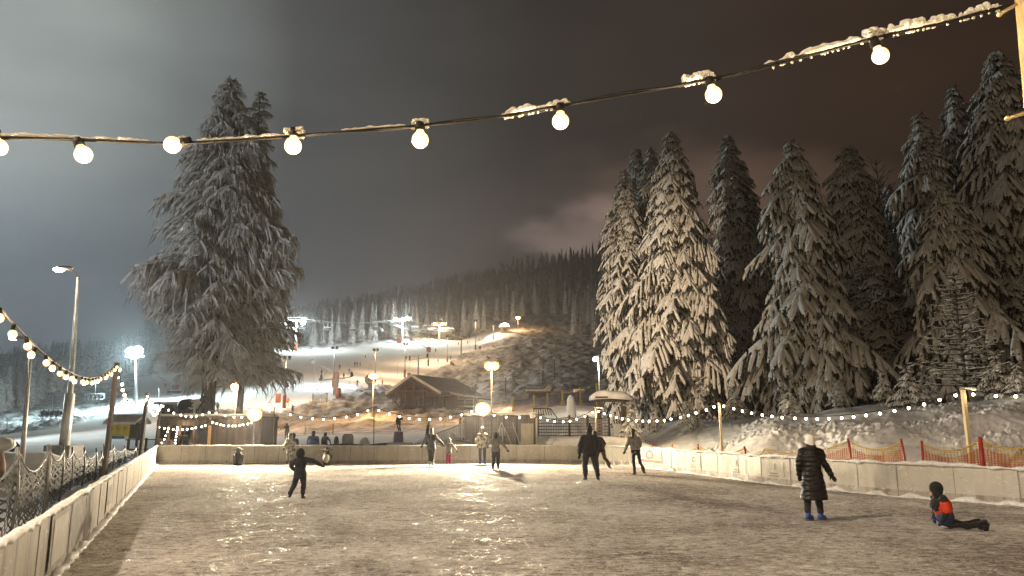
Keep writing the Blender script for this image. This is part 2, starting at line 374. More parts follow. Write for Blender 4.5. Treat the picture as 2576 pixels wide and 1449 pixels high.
def board_material(name, clean, worn, dirt, amount):
    """plastic panel with run-down streaks, scuffs and caked snow"""
    m = bpy.data.materials.new(name); m.use_nodes = True; nt = m.node_tree; n = nt.nodes; l = nt.links; b = n['Principled BSDF']; tc = n.new('ShaderNodeTexCoord')
    def nz(sc, st, det=5, dist=0):
        mp = n.new('ShaderNodeMapping'); l.new(tc.outputs['Object'], mp.inputs[0]); mp.inputs['Scale'].default_value = st
        z = n.new('ShaderNodeTexNoise'); l.new(mp.outputs[0], z.inputs['Vector']); z.inputs['Scale'].default_value = sc; z.inputs['Detail'].default_value = det; z.inputs['Distortion'].default_value = dist; return z.outputs[0]
    def rng(x, a, c, hi=1.0):
        q = n.new('ShaderNodeMapRange'); l.new(x, q.inputs[0]); q.inputs[1].default_value = a; q.inputs[2].default_value = c; q.inputs[4].default_value = hi; return q.outputs[0]
    def mix(f, c1, c2):
        q = n.new('ShaderNodeMixRGB'); l.new(f, q.inputs[0])
        for i, c in ((1, c1), (2, c2)):
            if isinstance(c, tuple): q.inputs[i].default_value = (*c, 1)
            else: l.new(c, q.inputs[i])
        return q.outputs[0]
    c = mix(rng(nz(1.3, (1, 1, 1)), .35, .65), clean, worn); c = mix(rng(nz(5.5, (1, 1, .12), 6), .48, .66, amount), c, dirt)
    c = mix(rng(nz(7, (1, 1, 1.6), 8, 1.0), .60, .68, .7), c, (.74, .73, .70)); c = mix(rng(nz(10, (.5, .5, 4), 4, .4), .66, .70, .5), c, (.10, .10, .10))
    l.new(c, b.inputs['Base Color']); b.inputs['Roughness'].default_value = .42
    bm = n.new('ShaderNodeBump'); bm.inputs['Strength'].default_value = .5; bm.inputs['Distance'].default_value = .02; l.new(nz(9, (1, 1, .5), 5), bm.inputs['Height']); l.new(bm.outputs[0], b.inputs['Normal'])
    return m
BOARD = board_material('white_board', (.58, .56, .50), (.48, .46, .41), (.30, .27, .22), .35)
BOARDF = board_material('frosty_board', (.46, .42, .37), (.34, .30, .27), (.16, .13, .11), .8)
JOINT = mat('joint_strip_grey', (.22, .21, .19), (.32, .30, .27), 6, .6)
def terrain_material():
    m = bpy.data.materials.new('slope_snow'); m.use_nodes = True; nt = m.node_tree; n = nt.nodes; l = nt.links; b = n['Principled BSDF']
    at_ = n.new('ShaderNodeVertexColor'); at_.layer_name = 'piste'
    tc = n.new('ShaderNodeTexCoord'); nz = n.new('ShaderNodeTexNoise'); nz.inputs['Scale'].default_value = .35; nz.inputs['Detail'].default_value = 8; nz.inputs['Roughness'].default_value = .65
    mp = n.new('ShaderNodeMapping'); l.new(tc.outputs['Object'], mp.inputs[0]); mp.inputs['Scale'].default_value = (1, .8, .2); l.new(mp.outputs[0], nz.inputs['Vector'])
    r = n.new('ShaderNodeValToRGB'); l.new(nz.outputs[0], r.inputs[0]); e = r.color_ramp.elements
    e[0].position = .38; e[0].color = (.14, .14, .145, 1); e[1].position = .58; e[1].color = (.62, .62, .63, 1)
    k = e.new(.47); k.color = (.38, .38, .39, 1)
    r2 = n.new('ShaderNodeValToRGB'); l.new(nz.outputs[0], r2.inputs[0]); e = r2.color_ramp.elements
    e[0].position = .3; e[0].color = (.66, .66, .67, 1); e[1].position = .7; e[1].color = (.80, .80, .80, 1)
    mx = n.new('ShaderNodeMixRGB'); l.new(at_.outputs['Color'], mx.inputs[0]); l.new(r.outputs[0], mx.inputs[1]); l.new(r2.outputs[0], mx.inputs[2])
    l.new(mx.outputs[0], b.inputs['Base Color']); b.inputs['Roughness'].default_value = .85
    n2 = n.new('ShaderNodeTexNoise'); n2.inputs['Scale'].default_value = 1.6; n2.inputs['Detail'].default_value = 7; l.new(tc.outputs['Object'], n2.inputs['Vector'])
    bm = n.new('ShaderNodeBump'); bm.inputs['Strength'].default_value = .8; bm.inputs['Distance'].default_value = .12; l.new(n2.outputs[0], bm.inputs['Height']); l.new(bm.outputs[0], b.inputs['Normal'])
    return m
SLOPE = terrain_material()

def rim_bulb(m, rim, core, st):
    """bulb glow painted by view angle: hot in the middle, amber halo towards its edge"""
    nt = m.node_tree; n = nt.nodes; l = nt.links; b = n['Principled BSDF']; lw = n.new('ShaderNodeLayerWeight'); lw.inputs['Blend'].default_value = .42
    r = n.new('ShaderNodeValToRGB'); l.new(lw.outputs['Facing'], r.inputs[0]); e = r.color_ramp.elements; e[0].position = .30; e[0].color = (*core, 1); e[1].position = .92; e[1].color = (*rim, 1)
    l.new(r.outputs[0], b.inputs['Emission Color']); b.inputs['Emission Strength'].default_value = st
rim_bulb(BULBM, (1.0, .36, .07), (1.0, .76, .42), 1.08)  # amber halo of the glow put into the bulb's edge colour
# ---------------------------------------------------------------- terrain
def uof(px): return (px - 1288.0) / F / 1.014
# left board line, far board, right board (base points on the ice, in metres)
LB = [Vector((-1.2, -5, 0)), gnd(130, 1449), gnd(392, 1168)]
LB[0] = LB[1] + (LB[1] - LB[2]) * .62
FB = [LB[2], gnd(700, 1168), gnd(1000, 1168), gnd(1300, 1165), gnd(1440, 1166), gnd(1595, 1173)]
RB = [FB[-1], gnd(1807, 1200), gnd(1917, 1215), gnd(2261, 1250), gnd(2570, 1273)]
RB.append(RB[-1] + (RB[-1] - RB[-2]) * 1.6)
BH = .86
TAB = {
 -900: [(12, 1e9), (38, 1165), (90, 1128), (130, 1105), (250, 1050), (400, 1000), (600, 950), (900, 900)],
 0:    [(12, 1e9), (38, 1150), (90, 1112), (130, 1088), (250, 1030), (400, 965), (600, 935), (900, 890)],
 200:  [(12, 1e9), (38, 1148), (80, 1108), (160, 1052), (250, 1005), (400, 945), (600, 915), (900, 880)],
 390:  [(30, 1e9), (38, 1140), (80, 1090), (150, 1025), (250, 975), (380, 930), (600, 880), (900, 835)],
 560:  [(35, 1e9), (60, 1120), (100, 1082), (150, 1025), (250, 950), (400, 905), (600, 855), (900, 820)],
 700:  [(35, 1e9), (60, 1118), (83, 1106), (110, 1082), (142, 1036), (170, 990), (210, 945), (260, 915), (330, 890), (600, 838), (900, 808)],
 850:  [(35, 1e9), (60, 1116), (80, 1101), (100, 1085), (130, 1050), (162, 1000), (210, 948), (270, 915), (330, 890), (600, 815), (900, 782)],
 1000: [(35, 1e9), (60, 1115), (80, 1095), (100, 1078), (150, 1030), (200, 980), (240, 949), (300, 905), (370, 878), (600, 790), (900, 756)],
 1150: [(35, 1e9), (60, 1112), (75, 1092), (100, 1064), (150, 1038), (210, 990), (270, 935), (325, 897), (420, 862), (480, 845), (700, 745), (900, 722)],
 1300: [(35, 1e9), (60, 1100), (80, 1058), (100, 1030), (150, 1012), (250, 930), (350, 868), (430, 838), (600, 765), (900, 682)],
 1450: [(35, 1e9), (45, 1112), (55, 1085), (70, 1048), (90, 1020), (120, 1008), (180, 960), (300, 885), (420, 850), (600, 740), (900, 655)],
 1600: [(32, 1e9), (40, 1100), (50, 1065), (70, 1045), (110, 1020), (200, 950), (400, 850), (600, 735), (900, 622)],
 1750: [(29, 1e9), (36, 1085), (45, 1052), (60, 1045), (110, 1030), (200, 990), (500, 880), (900, 700)],
 1950: [(24.5, 1e9), (29, 1092), (34, 1052), (45, 1048), (80, 1035), (200, 1000), (900, 900)],
 2250: [(21.5, 1e9), (25, 1090), (29, 1040), (34, 1022), (45, 1010), (200, 980), (900, 900)],
 2600: [(19.5, 1e9), (22.5, 1080), (26, 1010), (31, 992), (45, 985), (200, 960), (900, 880)],
 3300: [(17, 1e9), (21, 1080), (25, 1010), (31, 990), (45, 980), (200, 950), (900, 880)],
}
KU = np.array([uof(k) for k in sorted(TAB)])
YS = np.concatenate([np.array([-9.0, -4, 0.5, 3, 5, 7]), np.arange(8, 60, .33), np.geomspace(60, 960, 210)])
ZC = []
for k in sorted(TAB):
    yy = [-20.0]; zz = [0.0]
    for (Y, py) in TAB[k]:
        yy.append(Y); zz.append(0.0 if py > 1e8 else hz(py, Y))
    ZC.append(np.interp(YS, yy, zz))
ZC = np.array(ZC)            # columns x YS
def zraw(X, Y):
    X = np.asarray(X, float); Y = np.asarray(Y, float)
    u = X / np.maximum(Y, 4.0)
    yi = np.interp(Y, YS, np.arange(len(YS))); y0 = np.clip(np.floor(yi).astype(int), 0, len(YS) - 2); fy = yi - y0
    ui = np.interp(u, KU, np.arange(len(KU))); u0 = np.clip(np.floor(ui).astype(int), 0, len(KU) - 2); fu = ui - u0
    fu = fu * fu * (3 - 2 * fu) * .6 + fu * .4
    z = (ZC[u0, y0] * (1 - fy) + ZC[u0, y0 + 1] * fy) * (1 - fu) + (ZC[u0 + 1, y0] * (1 - fy) + ZC[u0 + 1, y0 + 1] * fy) * fu
    return z
CREST = [(-900, 100), (0, 112), (150, 125), (250, 150), (390, 138), (560, 140), (709, 140), (833, 156), (912, 186), (1009, 214), (1077, 258), (1125, 290), (1165, 338), (1241, 395), (1300, 420), (1500, 900), (3300, 900)]
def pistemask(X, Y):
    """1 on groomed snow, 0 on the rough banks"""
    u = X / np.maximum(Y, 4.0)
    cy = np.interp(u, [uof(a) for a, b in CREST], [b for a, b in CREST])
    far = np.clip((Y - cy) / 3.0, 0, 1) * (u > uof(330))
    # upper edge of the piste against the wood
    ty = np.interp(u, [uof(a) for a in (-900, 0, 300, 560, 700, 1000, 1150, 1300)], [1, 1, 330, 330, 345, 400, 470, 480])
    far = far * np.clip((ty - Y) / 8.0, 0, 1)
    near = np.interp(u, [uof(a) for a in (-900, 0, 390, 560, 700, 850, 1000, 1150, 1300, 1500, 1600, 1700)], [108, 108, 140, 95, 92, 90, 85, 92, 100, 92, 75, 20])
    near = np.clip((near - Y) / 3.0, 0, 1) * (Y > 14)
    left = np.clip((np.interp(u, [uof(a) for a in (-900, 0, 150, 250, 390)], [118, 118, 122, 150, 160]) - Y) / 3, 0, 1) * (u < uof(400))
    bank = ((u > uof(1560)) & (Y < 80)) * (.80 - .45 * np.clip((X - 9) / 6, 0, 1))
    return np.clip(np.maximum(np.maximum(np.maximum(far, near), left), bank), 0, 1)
def bumps(X, Y):
    X = np.asarray(X, float); Y = np.asarray(Y, float)
    g = pistemask(X, Y); out = np.clip((Y - 16) / 10, 0, 1)
    r = (fbm(X * .30, Y * .16, 4, 3) * 1.5 + np.abs(fbm(X * .8 + Y * .25, Y * .35, 3, 9)) * .9) * (1 - g) * np.clip((Y - 90) / 40, 0, 1)
    s = fbm(X * .8, Y * .5, 3, 21) * .10 * g * np.clip((Y - 45) / 30, 0, 1)
    bank = np.clip((X - 5) / 4, 0, 1) * (Y < 75) * np.clip(zraw(X, Y) / .8, 0, 1)
    c = fbm(X * .40, Y * .40, 2, 31) * .42 + fbm(X * 1.7, Y * 1.7, 3, 41) * .06
    lump = np.clip(fbm(X * .35, Y * .35, 2, 51) + .02, 0, .35) * 2.6
    c = c + np.abs(fbm(X * 3.6, Y * 3.6, 3, 61)) * .30 * lump
    lz = fbm(X * .9, Y * .9, 3, 77) * .16 * (X < -5) * np.clip((60 - Y) / 20, 0, 1)
    return r + s + c * bank + lz
def inside_rink(X, Y):
    p = [(q.x, q.y) for q in LB[:-1]] + [(q.x, q.y) for q in FB] + [(q.x, q.y) for q in RB[1:]]
    X = np.asarray(X, float); Y = np.asarray(Y, float); c = np.zeros(X.shape, bool); j = len(p) - 1
    for i in range(len(p)):
        xi, yi = p[i]; xj, yj = p[j]
        t = ((yi > Y) != (yj > Y)) & (X < (xj - xi) * (Y - yi) / ((yj - yi) + 1e-12) + xi); c ^= t; j = i
    return c
def zg(X, Y):
    return float(zraw(X, Y) + bumps(np.array([X]), np.array([Y]))[0])
def on(px, Y, py=1000):
    """a point on the terrain in a given direction and distance"""
    X = (px - 1288.0) / F * Y / (ray(px, py)[1]); return Vector((X, Y, zg(X, Y)))

def terrain():
    us = np.concatenate([np.linspace(-2.6, uof(-60), 40, endpoint=False), np.linspace(uof(-60), uof(1540), 330, endpoint=False), np.linspace(uof(1540), uof(2640), 520), np.linspace(uof(2640), 2.6, 40)[1:]])
    ys = np.concatenate([np.arange(6, 20, .3), np.arange(20, 34, .10), np.arange(34, 60, .3), np.geomspace(60, 960, 330)])
    U, Yg = np.meshgrid(us, ys); X = U * Yg
    Z = zraw(X, Yg) + bumps(X, Yg)
    ins = inside_rink(X, Yg); Z = np.where(ins, -.25, Z - .02)
    ny, nx = X.shape; v = np.stack([X, Yg, Z], -1).reshape(-1, 3)
    i = np.arange(ny - 1)[:, None] * nx + np.arange(nx - 1)[None]
    q = np.stack([i, i + 1, i + nx + 1, i + nx], -1).reshape(-1, 4)
    o = np_mesh('terrain', v, q, [SLOPE]); tag(o, kind='structure')
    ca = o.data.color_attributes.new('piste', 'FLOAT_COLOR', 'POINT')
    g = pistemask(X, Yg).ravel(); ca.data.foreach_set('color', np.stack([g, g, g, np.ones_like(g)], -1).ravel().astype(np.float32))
    # beyond: the ground sheet behind and beside the camera, reaching the horizon
    m = MB(); m.add([(-1500, -600, -.3), (1500, -600, -.3), (1500, 6.5, -.3), (-1500, 6.5, -.3)], [(0, 1, 2, 3)])
    tag(m.build('ground', SNOW), kind='structure')
terrain()
def ice():
    # a fine height sheet: ruts and shavings are real relief near the camera
    p = [(q.x, q.y) for q in LB] + [(q.x, q.y) for q in FB[1:]] + [(q.x, q.y) for q in RB[1:]]
    xs = np.arange(-19, 26, .055); ys = np.concatenate([np.arange(-6, 3, .5), np.arange(3, 18, .045), np.arange(18, 37, .09)])
    X, Y = np.meshgrid(xs, ys); Z = fbm(X * 1.1, Y * 1.2, 2, 5) * .003 + fbm(X * 3.3, Y * 6.6, 4, 15) * .012 - np.clip(.05 - np.abs(fbm(X * 1.4 + Y * .5, Y * 1.6 - X * .6, 2, 25)), 0, .05) * .22
    ny, nx = X.shape; v = np.stack([X, Y, Z], -1).reshape(-1, 3); i = np.arange(ny - 1)[:, None] * nx + np.arange(nx - 1)[None]
    q = np.stack([i, i + 1, i + nx + 1, i + nx], -1).reshape(-1, 4)
    # keep what lies inside or just under the boards
    ins = inside_rink(X, Y)
    for dx, dy in ((.14, 0), (-.14, 0), (0, .14), (0, -.14)): ins |= inside_rink(X + dx, Y + dy)
    k = ins.ravel()[q].all(1); q = q[k]
    used = np.unique(q); mp = np.zeros(len(v), int); mp[used] = np.arange(len(used))
    o = np_mesh('ice', v[used], mp[q], [ICE]); tag(o, kind='structure')
ice()
# ---------------------------------------------------------------- boards
def snow_rim(pts, z, w, amp, seed, name='snow_rim', parent=None, m=SNOWC):
    """lumpy crust along the top edge"""
    P = []
    for a, b in zip(pts[:-1], pts[1:]):
        L = (b - a).length; k = max(2, int(L / .07))
        P += [a.lerp(b, i / k) for i in range(k)]
    P.append(pts[-1]); n = len(P); X = np.arange(n) * .07
    h = .020 + amp * np.clip(fbm(X * 2.2, X * 0 + seed, 3, seed) + .35, 0, 1); wd = w * (1 + .5 * vnoise(X * 7, X * 0, seed + 3))
    dr = .01 + .09 * np.clip(fbm(X * 6, X * 0, 2, seed + 8), 0, 1)
    vs = []; fs = []
    for i, p in enumerate(P):
        t = (P[min(i + 1, n - 1)] - P[max(i - 1, 0)]).normalized(); s = Vector((t.y, -t.x, 0))
        for (q, zz) in ((-1, -dr[i]), (-.9, h[i] * .7), (0, h[i]), (.9, h[i] * .7), (1, -dr[i])):
            vs.append(Vector((p.x, p.y, z + zz)) + s * q * wd[i])
    fs = [(i * 5 + j, i * 5 + j + 1, i * 5 + j + 6, i * 5 + j + 5) for i in range(n - 1) for j in range(4)]
    fs += [(i * 5, i * 5 + 5, i * 5 + 9, i * 5 + 4) for i in range(n - 1)]
    b = MB(); b.add(vs, fs, 0, True); return b.build(name, m, parent, world=parent is not None)
def boards(path, label, matl, rimamp, seed, step=1.25, posts=True, th=.05, lean=0.0):
    root = empty('rink_boards', (path[0].x, path[0].y, 0), 0, label, 'rink boards', 'boards round the ice rink')
    inner = []
    for a, b in zip(path[:-1], path[1:]):
        L = (b - a).length; k = max(1, round(L / step)); d = (b - a).normalized(); s = Vector((d.y, -d.x, 0))   # s points to the ice for a clockwise path
        for i in range(k):
            p = a.lerp(b, i / k); q = a.lerp(b, (i + 1) / k); g = .004; j = rnd.uniform(-.006, .006)
            m = MB(); c = (p + q) / 2 - s * (th / 2 + j); rz = math.atan2(d.y, d.x)
            m.box((c.x, c.y, BH / 2 - .01), ((q - p).length - 2 * g, th, BH + .02), rz)
            m.build('board_panel', matl, root, world=True)
            m = MB(); e = p - s * (th / 2); m.box((e.x, e.y, BH / 2 - .02), (.03, th + .012 + j, BH + .01), rz); m.build('joint_strip', JOINT, root, world=True)
            if matl is BOARD: m = MB(); c2 = (p + q) / 2; m.box((c2.x, c2.y, .10), ((q - p).length - .02, .012, .17), rz); m.build('kick_strip', BOARDF, root, world=True)
    mid = [Vector((p.x, p.y, 0)) for p in path]
    snow_rim([p for p in mid], BH, .05, rimamp, seed, 'snow_rim', root)
    # skirting of scraped snow where board meets ice
    sk = snow_rim([p for p in mid], .0, .12, rimamp * 1.2 + .015, seed + 4, 'scraped_snow', root)
    return root
boards(LB, 'frosted boards along the left of the ice, hung with a grey banner', BOARDF, .05, 2)
boards(FB, 'pale straight boards along the far end of the ice', BOARD, .03, 12)
boards(RB, 'snow topped boards along the right of the ice, printed with a letter K', BOARD, .10, 22)
# ---------------------------------------------------------------- trees
nr = np.random.RandomState(11)
def bough_template(seed, hang=.16, snow=.9, side=9, wide=.30, droop=.46, hw=.010, nh=3, sw=1.0):
    """unit bough pointing along +x; returns verts, quads, material index (0 needles, 1 snow)"""
    r = np.random.RandomState(seed); V = []; Q = []; M = []
    def spine(s): return np.array([s, .02 * math.sin(s * 7 + seed), .06 * math.sin(s * 3.0) - droop * s ** 1.8])
    def strip(pts, wds, th, mi, lift=0.0):
        b = len(V); n = len(pts)
        for i, p in enumerate(pts):
            t = pts[min(i + 1, n - 1)] - pts[max(i - 1, 0)]; s = np.cross(t, [0, 0, 1.0]); s = s / (np.linalg.norm(s) + 1e-9); w = wds[i]
            for q, z in ((-1, -th * 1.3), (-.65, th * .5), (0, th), (.65, th * .5), (1, -th * 1.3)):
                j = .1 if mi else .3
                V.append(p + s * q * w * (1 + r.uniform(-j, j)) + np.array([0, 0, lift + z * (1 + r.uniform(-j, j))]))
        for i in range(n - 1):
            for j in range(4): Q.append((b + i * 5 + j, b + i * 5 + j + 1, b + i * 5 + j + 6, b + i * 5 + j + 5)); M.append(mi)
        e = b + (n - 1) * 5; Q.append((e, e + 1, e + 3, e + 4)); M.append(mi)
    def hangs(p, n, L):
        for _ in range(n):
            o = p + np.array([r.uniform(-.03, .03), r.uniform(-.03, .03), 0]); a = r.uniform(0, PI); w = hw * r.uniform(.7, 1.6); h = L * r.uniform(.4, 1.25)
            dx = np.array([math.cos(a), math.sin(a), 0]) * w; b = len(V); k = np.array([r.uniform(-.02, .02), r.uniform(-.02, .02), 0])
            V.extend([o - dx, o + dx, o + dx * .35 + k - [0, 0, h], o - dx * .35 + k - [0, 0, h]]); Q.append((b, b + 1, b + 2, b + 3)); M.append(0)
    S = np.linspace(.04, 1, 8); pts = [spine(s) for s in S]
    strip(pts, [.022 + .030 * math.sin(PI * min(1, s * .9)) for s in S], .014, 0, -.010)
    if snow > 0:
        for k in range(3):
            s0 = .10 + k * .30 + r.uniform(0, .08); S2 = np.linspace(s0, min(1.0, s0 + r.uniform(.22, .30)), 5)
            strip([spine(s) for s in S2], [snow * w * r.uniform(.8, 1.2) * (1.15 - .3 * s0) for w in (.014, .034, .040, .036, .016)], .024 * snow, 1, .012)
    for s in np.linspace(.10, .98, 14): hangs(spine(s), nh, hang)
    for k in range(side):
        s = .14 + .82 * k / side + r.uniform(-.03, .03)
        for sg in (-1, 1):
            a = sg * r.uniform(.55, 1.1); L = wide * (1.25 - .85 * s) * r.uniform(.7, 1.2); p0 = spine(s)
            dr = np.array([math.cos(a), math.sin(a), 0]); P = [p0 + dr * L * t + np.array([0, 0, -droop * 1.8 * s ** .8 * L * t * math.cos(a) - .75 * L * t ** 1.7]) for t in (0, .35, .7, 1)]
            strip(P, [.012, .020, .018, .008], .009, 0, -.006)
            if snow > 0 and r.rand() < .88: strip(P, [snow * sw * x * r.uniform(.85, 1.2) for x in (.008, .021, .028, .017)], .022 * snow, 1, .008)
            for t in (1, 2, 3): hangs(P[t], max(1, nh - 1), hang * .8)
    return np.array(V, float), np.array(Q), np.array(M)
def grow(name, H, R, seed, templates, base=.06, whorl=.42, per=7, taper=1.0, lift=(.05, -.35), mats=(None, None), parent=None, col=False, prof=None, thin=1.0):
    r = np.random.RandomState(seed); VV = []; QQ = []; MM = []; off = 0
    z = base * H
    while z < H * .985:
        t = (z / H - base) / (1 - base)
        pr = (prof(t) if prof else min(1.0, (1 - t) ** taper * 1.02 + .01) * (.80 + .2 * min(1, t * 8)))
        n = max(3, int(round(per * (.6 + .5 * (1 - t)))))
        a0 = r.uniform(0, 2 * PI)
        zm = 1 + .34 * float(fbm(np.array([z * .55]), np.array([seed * 3.7]), 2, seed)[0]) + .12 * r.uniform(-1, 1)
        for k in range(n):
            if r.rand() < .07: continue
            az0 = a0 + 2 * PI * k / n
            L = R * pr * zm * (1 + .16 * math.sin(az0 * 2 + seed + z * .35) + .10 * math.sin(az0 * 3 - z * .8 + seed)) * r.uniform(.62, 1.22) + .12
            T = templates[r.randint(len(templates))]; v, q, m = T
            sc = np.array([L, L * (.95 + .9 * t) * thin, L * 1.0 * (1 + 1.0 * t)])
            if L < 1.0: sc[1] = max(sc[1], .75 * thin * min(1, L + .3)); sc[2] = max(sc[2], .6 * min(1, L + .2))
            el = lift[1] + (lift[0] - lift[1]) * t + r.uniform(-.10, .10)
            az = a0 + 2 * PI * k / n + r.uniform(-.22, .22)
            p = v * sc
            ce, se = math.cos(el), math.sin(el); x = p[:, 0] * ce - p[:, 2] * se; zz = p[:, 0] * se + p[:, 2] * ce
            ca, sa = math.cos(az), math.sin(az); X = x * ca - p[:, 1] * sa; Y = x * sa + p[:, 1] * ca
            VV.append(np.stack([X, Y, zz + z + r.uniform(-.1, .1)], -1)); QQ.append(q + off); MM.append(m); off += len(v)
        z += whorl * r.uniform(.8, 1.2) * (.65 + .6 * (1 - t))
    # the leader
    v, q, m = templates[0]
    for k in range(4):
        L = .9; az = k * PI / 2; p = v * np.array([L * .5, L * .6, L * .5]); el = .95
        ce, se = math.cos(el), math.sin(el); x = p[:, 0] * ce - p[:, 2] * se; zz = p[:, 0] * se + p[:, 2] * ce
        VV.append(np.stack([x * math.cos(az) - p[:, 1] * math.sin(az), x * math.sin(az) + p[:, 1] * math.cos(az), zz + H * .97], -1)); QQ.append(q + off); MM.append(m); off += len(v)
    o = np_mesh(name, np.concatenate(VV), np.concatenate(QQ), list(mats), parent, np.concatenate(MM), smooth=True)
    # snow caps smooth, needles flat
    return o
def trunk(H, r0, parent, name='trunk', m=None, seed=0, lean=0.0, stubs=0):
    b = MB(); rr = random.Random(seed); n = 12
    b.tube([(lean * math.sin(i / n * 2.5) * .3 + .02 * rr.uniform(-1, 1), .02 * rr.uniform(-1, 1), -.8 + (H + .6) * i / n) for i in range(n + 1)], [r0 * (1.25 if i == 0 else 1) * (1 - .93 * i / n) + .01 for i in range(n + 1)], 10)
    for k in range(stubs):
        a = rr.uniform(0, 2 * PI); z = rr.uniform(1.2, 4.5); d = Vector((math.cos(a), math.sin(a), .1)); b.tube([Vector((0, 0, z)), Vector((0, 0, z)) + d * (r0 + rr.uniform(.12, .45))], [.035, .02], 6)
    return b.build(name, m or BARK, parent)
TS = [bough_template(s, hang=.10, snow=1.0, side=11, sw=.85, nh=3) for s in (1, 2, 3, 4)]
TL = [bough_template(s, hang=.09, snow=1.2, side=10, sw=1.0) for s in (5, 6, 7)]
TF = [bough_template(s, hang=.15, snow=.50, side=8, wide=.34, droop=.14, hw=.0040, nh=4, sw=.7) for s in (8, 9, 10)]
NEAR = [ # px of the trunk, distance, px of the top, py of the top, radius, seed, templates, label
 (1588, 52, 1578, 420, 2.7, 1, 'TS', 'tall snow laden spruce at the left edge of the right wood, beside the yellow lamp'),
 (1622, 55, 1617, 366, 2.8, 2, 'TS', 'slim spruce with a high top, second from the left edge of the right wood'),
 (1660, 53, 1652, 362, 2.7, 3, 'TS', 'spruce with a blunt snowy top squeezed between two taller ones'),
 (1716, 46, 1707, 325, 3.3, 4, 'TS', 'tallest brightly lit snow covered spruce over the timber notice shelter'),
 (1868, 56, 1857, 333, 3.1, 5, 'TS', 'dim spruce with a thin crooked snowy top behind the broad one'),
 (1900, 62, 1892, 395, 3.0, 6, 'TS', 'dim shorter spruce leaning on the thin crooked one'),
 (2040, 40, 2018, 345, 3.5, 7, 'TL', 'broad spruce with wide snow heavy boughs sweeping down to the snow bank'),
 (2190, 50, 2139, 360, 3.9, 8, 'TS', 'dark spruce right behind the broad snow heavy one'),
 (2090, 60, 2085, 470, 2.6, 13, 'TS', 'dark narrow spruce peeping out between two bigger ones'),
 (2390, 44, 2362, 275, 3.0, 9, 'TL', 'dark spruce with a narrow pointed top near the right edge of the wood'),
 (2440, 37, 2425, 470, 3.3, 10, 'TL', 'snow draped spruce with rounded shoulders behind the bare larch'),
 (2490, 46, 2460, 205, 3.2, 11, 'TL', 'very tall dark spruce rising above the rounded one'),
 (2620, 40, 2558, 122, 4.4, 12, 'TL', 'huge dark spruce at the far right, half cut by the picture edge'),
 (2300, 58, 2290, 560, 3.6, 14, 'TS', 'low dark spruce deep in the wood behind the frosty birch'),
]
for (px, Y, tx, ty, R, sd, T, lab) in NEAR:
    b = on(px, Y, 1040); top = hz(ty, Y); H = top - b.z
    root = empty('spruce_tree', b, 0, lab, 'spruce tree', 'big snow laden spruces of the right wood')
    dx = (tx - px) / F * Y / 1.0
    trunk(H * .97, .17 + H * .009, root, seed=sd)
    TT = {'TS': TS, 'TL': TL}[T]
    grow('crown', H, R, sd * 7 + 3, TT, base=.07, whorl=.40 if T == 'TS' else .46, per=11 if T == 'TS' else 10, taper=.64, lift=(.25, -.22), mats=(NEEDLE, BUSHS), parent=root)
# dark filler spruces deeper in the wood
for k, (px, Y, h, sc) in enumerate([(1760, 66, 15, 1), (1805, 70, 17, 1), (1850, 76, 18, 1.1), (1950, 68, 19, 1.1), (2085, 70, 19, 1.1), (2150, 66, 19, 1.1), (2235, 62, 18, 1.15), (2290, 64, 19, 1.1), (2345, 58, 18, 1.1), (2500, 58, 21, 1.15), (2575, 56, 22, 1.1), (2660, 52, 19, 1.1), (1790, 58, 10, 1), (1955, 54, 9, 1.1), (2130, 50, 9, 1.2), (2210, 46, 9, 1.2), (2300, 48, 9, 1.2), (2340, 44, 7, 1.2), (2530, 40, 9, 1.2), (1650, 62, 12, 1.1), (2440, 66, 20, 1.1)]):
    b = on(px, Y, 1040)
    if k == 0:
        FILL = root = empty('spruce_tree', b, 0, 'dark spruce standing deep in the right wood, mostly hidden by brighter ones', 'spruce tree', 'dark spruces deep in the right wood')
        trunk(h * .97, .2, root, seed=50); grow('crown', h, 3.6, 77, TS, base=.05, whorl=.55, per=8, taper=.64, lift=(.25, -.2), mats=(NEEDLE, BUSHS), parent=root)
    else: dup(FILL, b, k * 1.3, (sc, sc, h / 15.0))
# the great frosted spruce at the left, a thinner one behind its right side
b = on(516, 41, 1100); H = hz(182, 41) - b.z
root = empty('spruce_tree', b, 0, 'huge pale frosted spruce with a bare thick trunk behind the bar', 'spruce tree')
trunk(H * .98, .44, root, seed=90, stubs=12)
grow('crown', H, 3.35, 91, TF, base=.195, whorl=.42, per=7, lift=(.22, .10), mats=(FROST, FROSTS), parent=root, thin=.9,
     prof=lambda t: float(np.interp(t, [0, .06, .15, .35, .45, .65, .80, .90, 1], [.66, .88, 1, 1, .92, .62, .42, .27, .06])))
b = on(598, 43, 1100); H2 = hz(222, 43) - b.z
root = empty('spruce_tree', b, 0, 'slimmer frosted spruce close behind the right side of the huge pale one', 'spruce tree')
trunk(H2 * .98, .2, root, seed=92)
grow('crown', H2, 2.5, 93, TF, base=.2, whorl=.45, per=6, lift=(.30, .0), mats=(FROST, FROSTS), parent=root, thin=.9,
     prof=lambda t: min(1.0, .10 + 1.7 * (1 - t) ** 1.1) * (.74 + .26 * min(1, t * 5)))

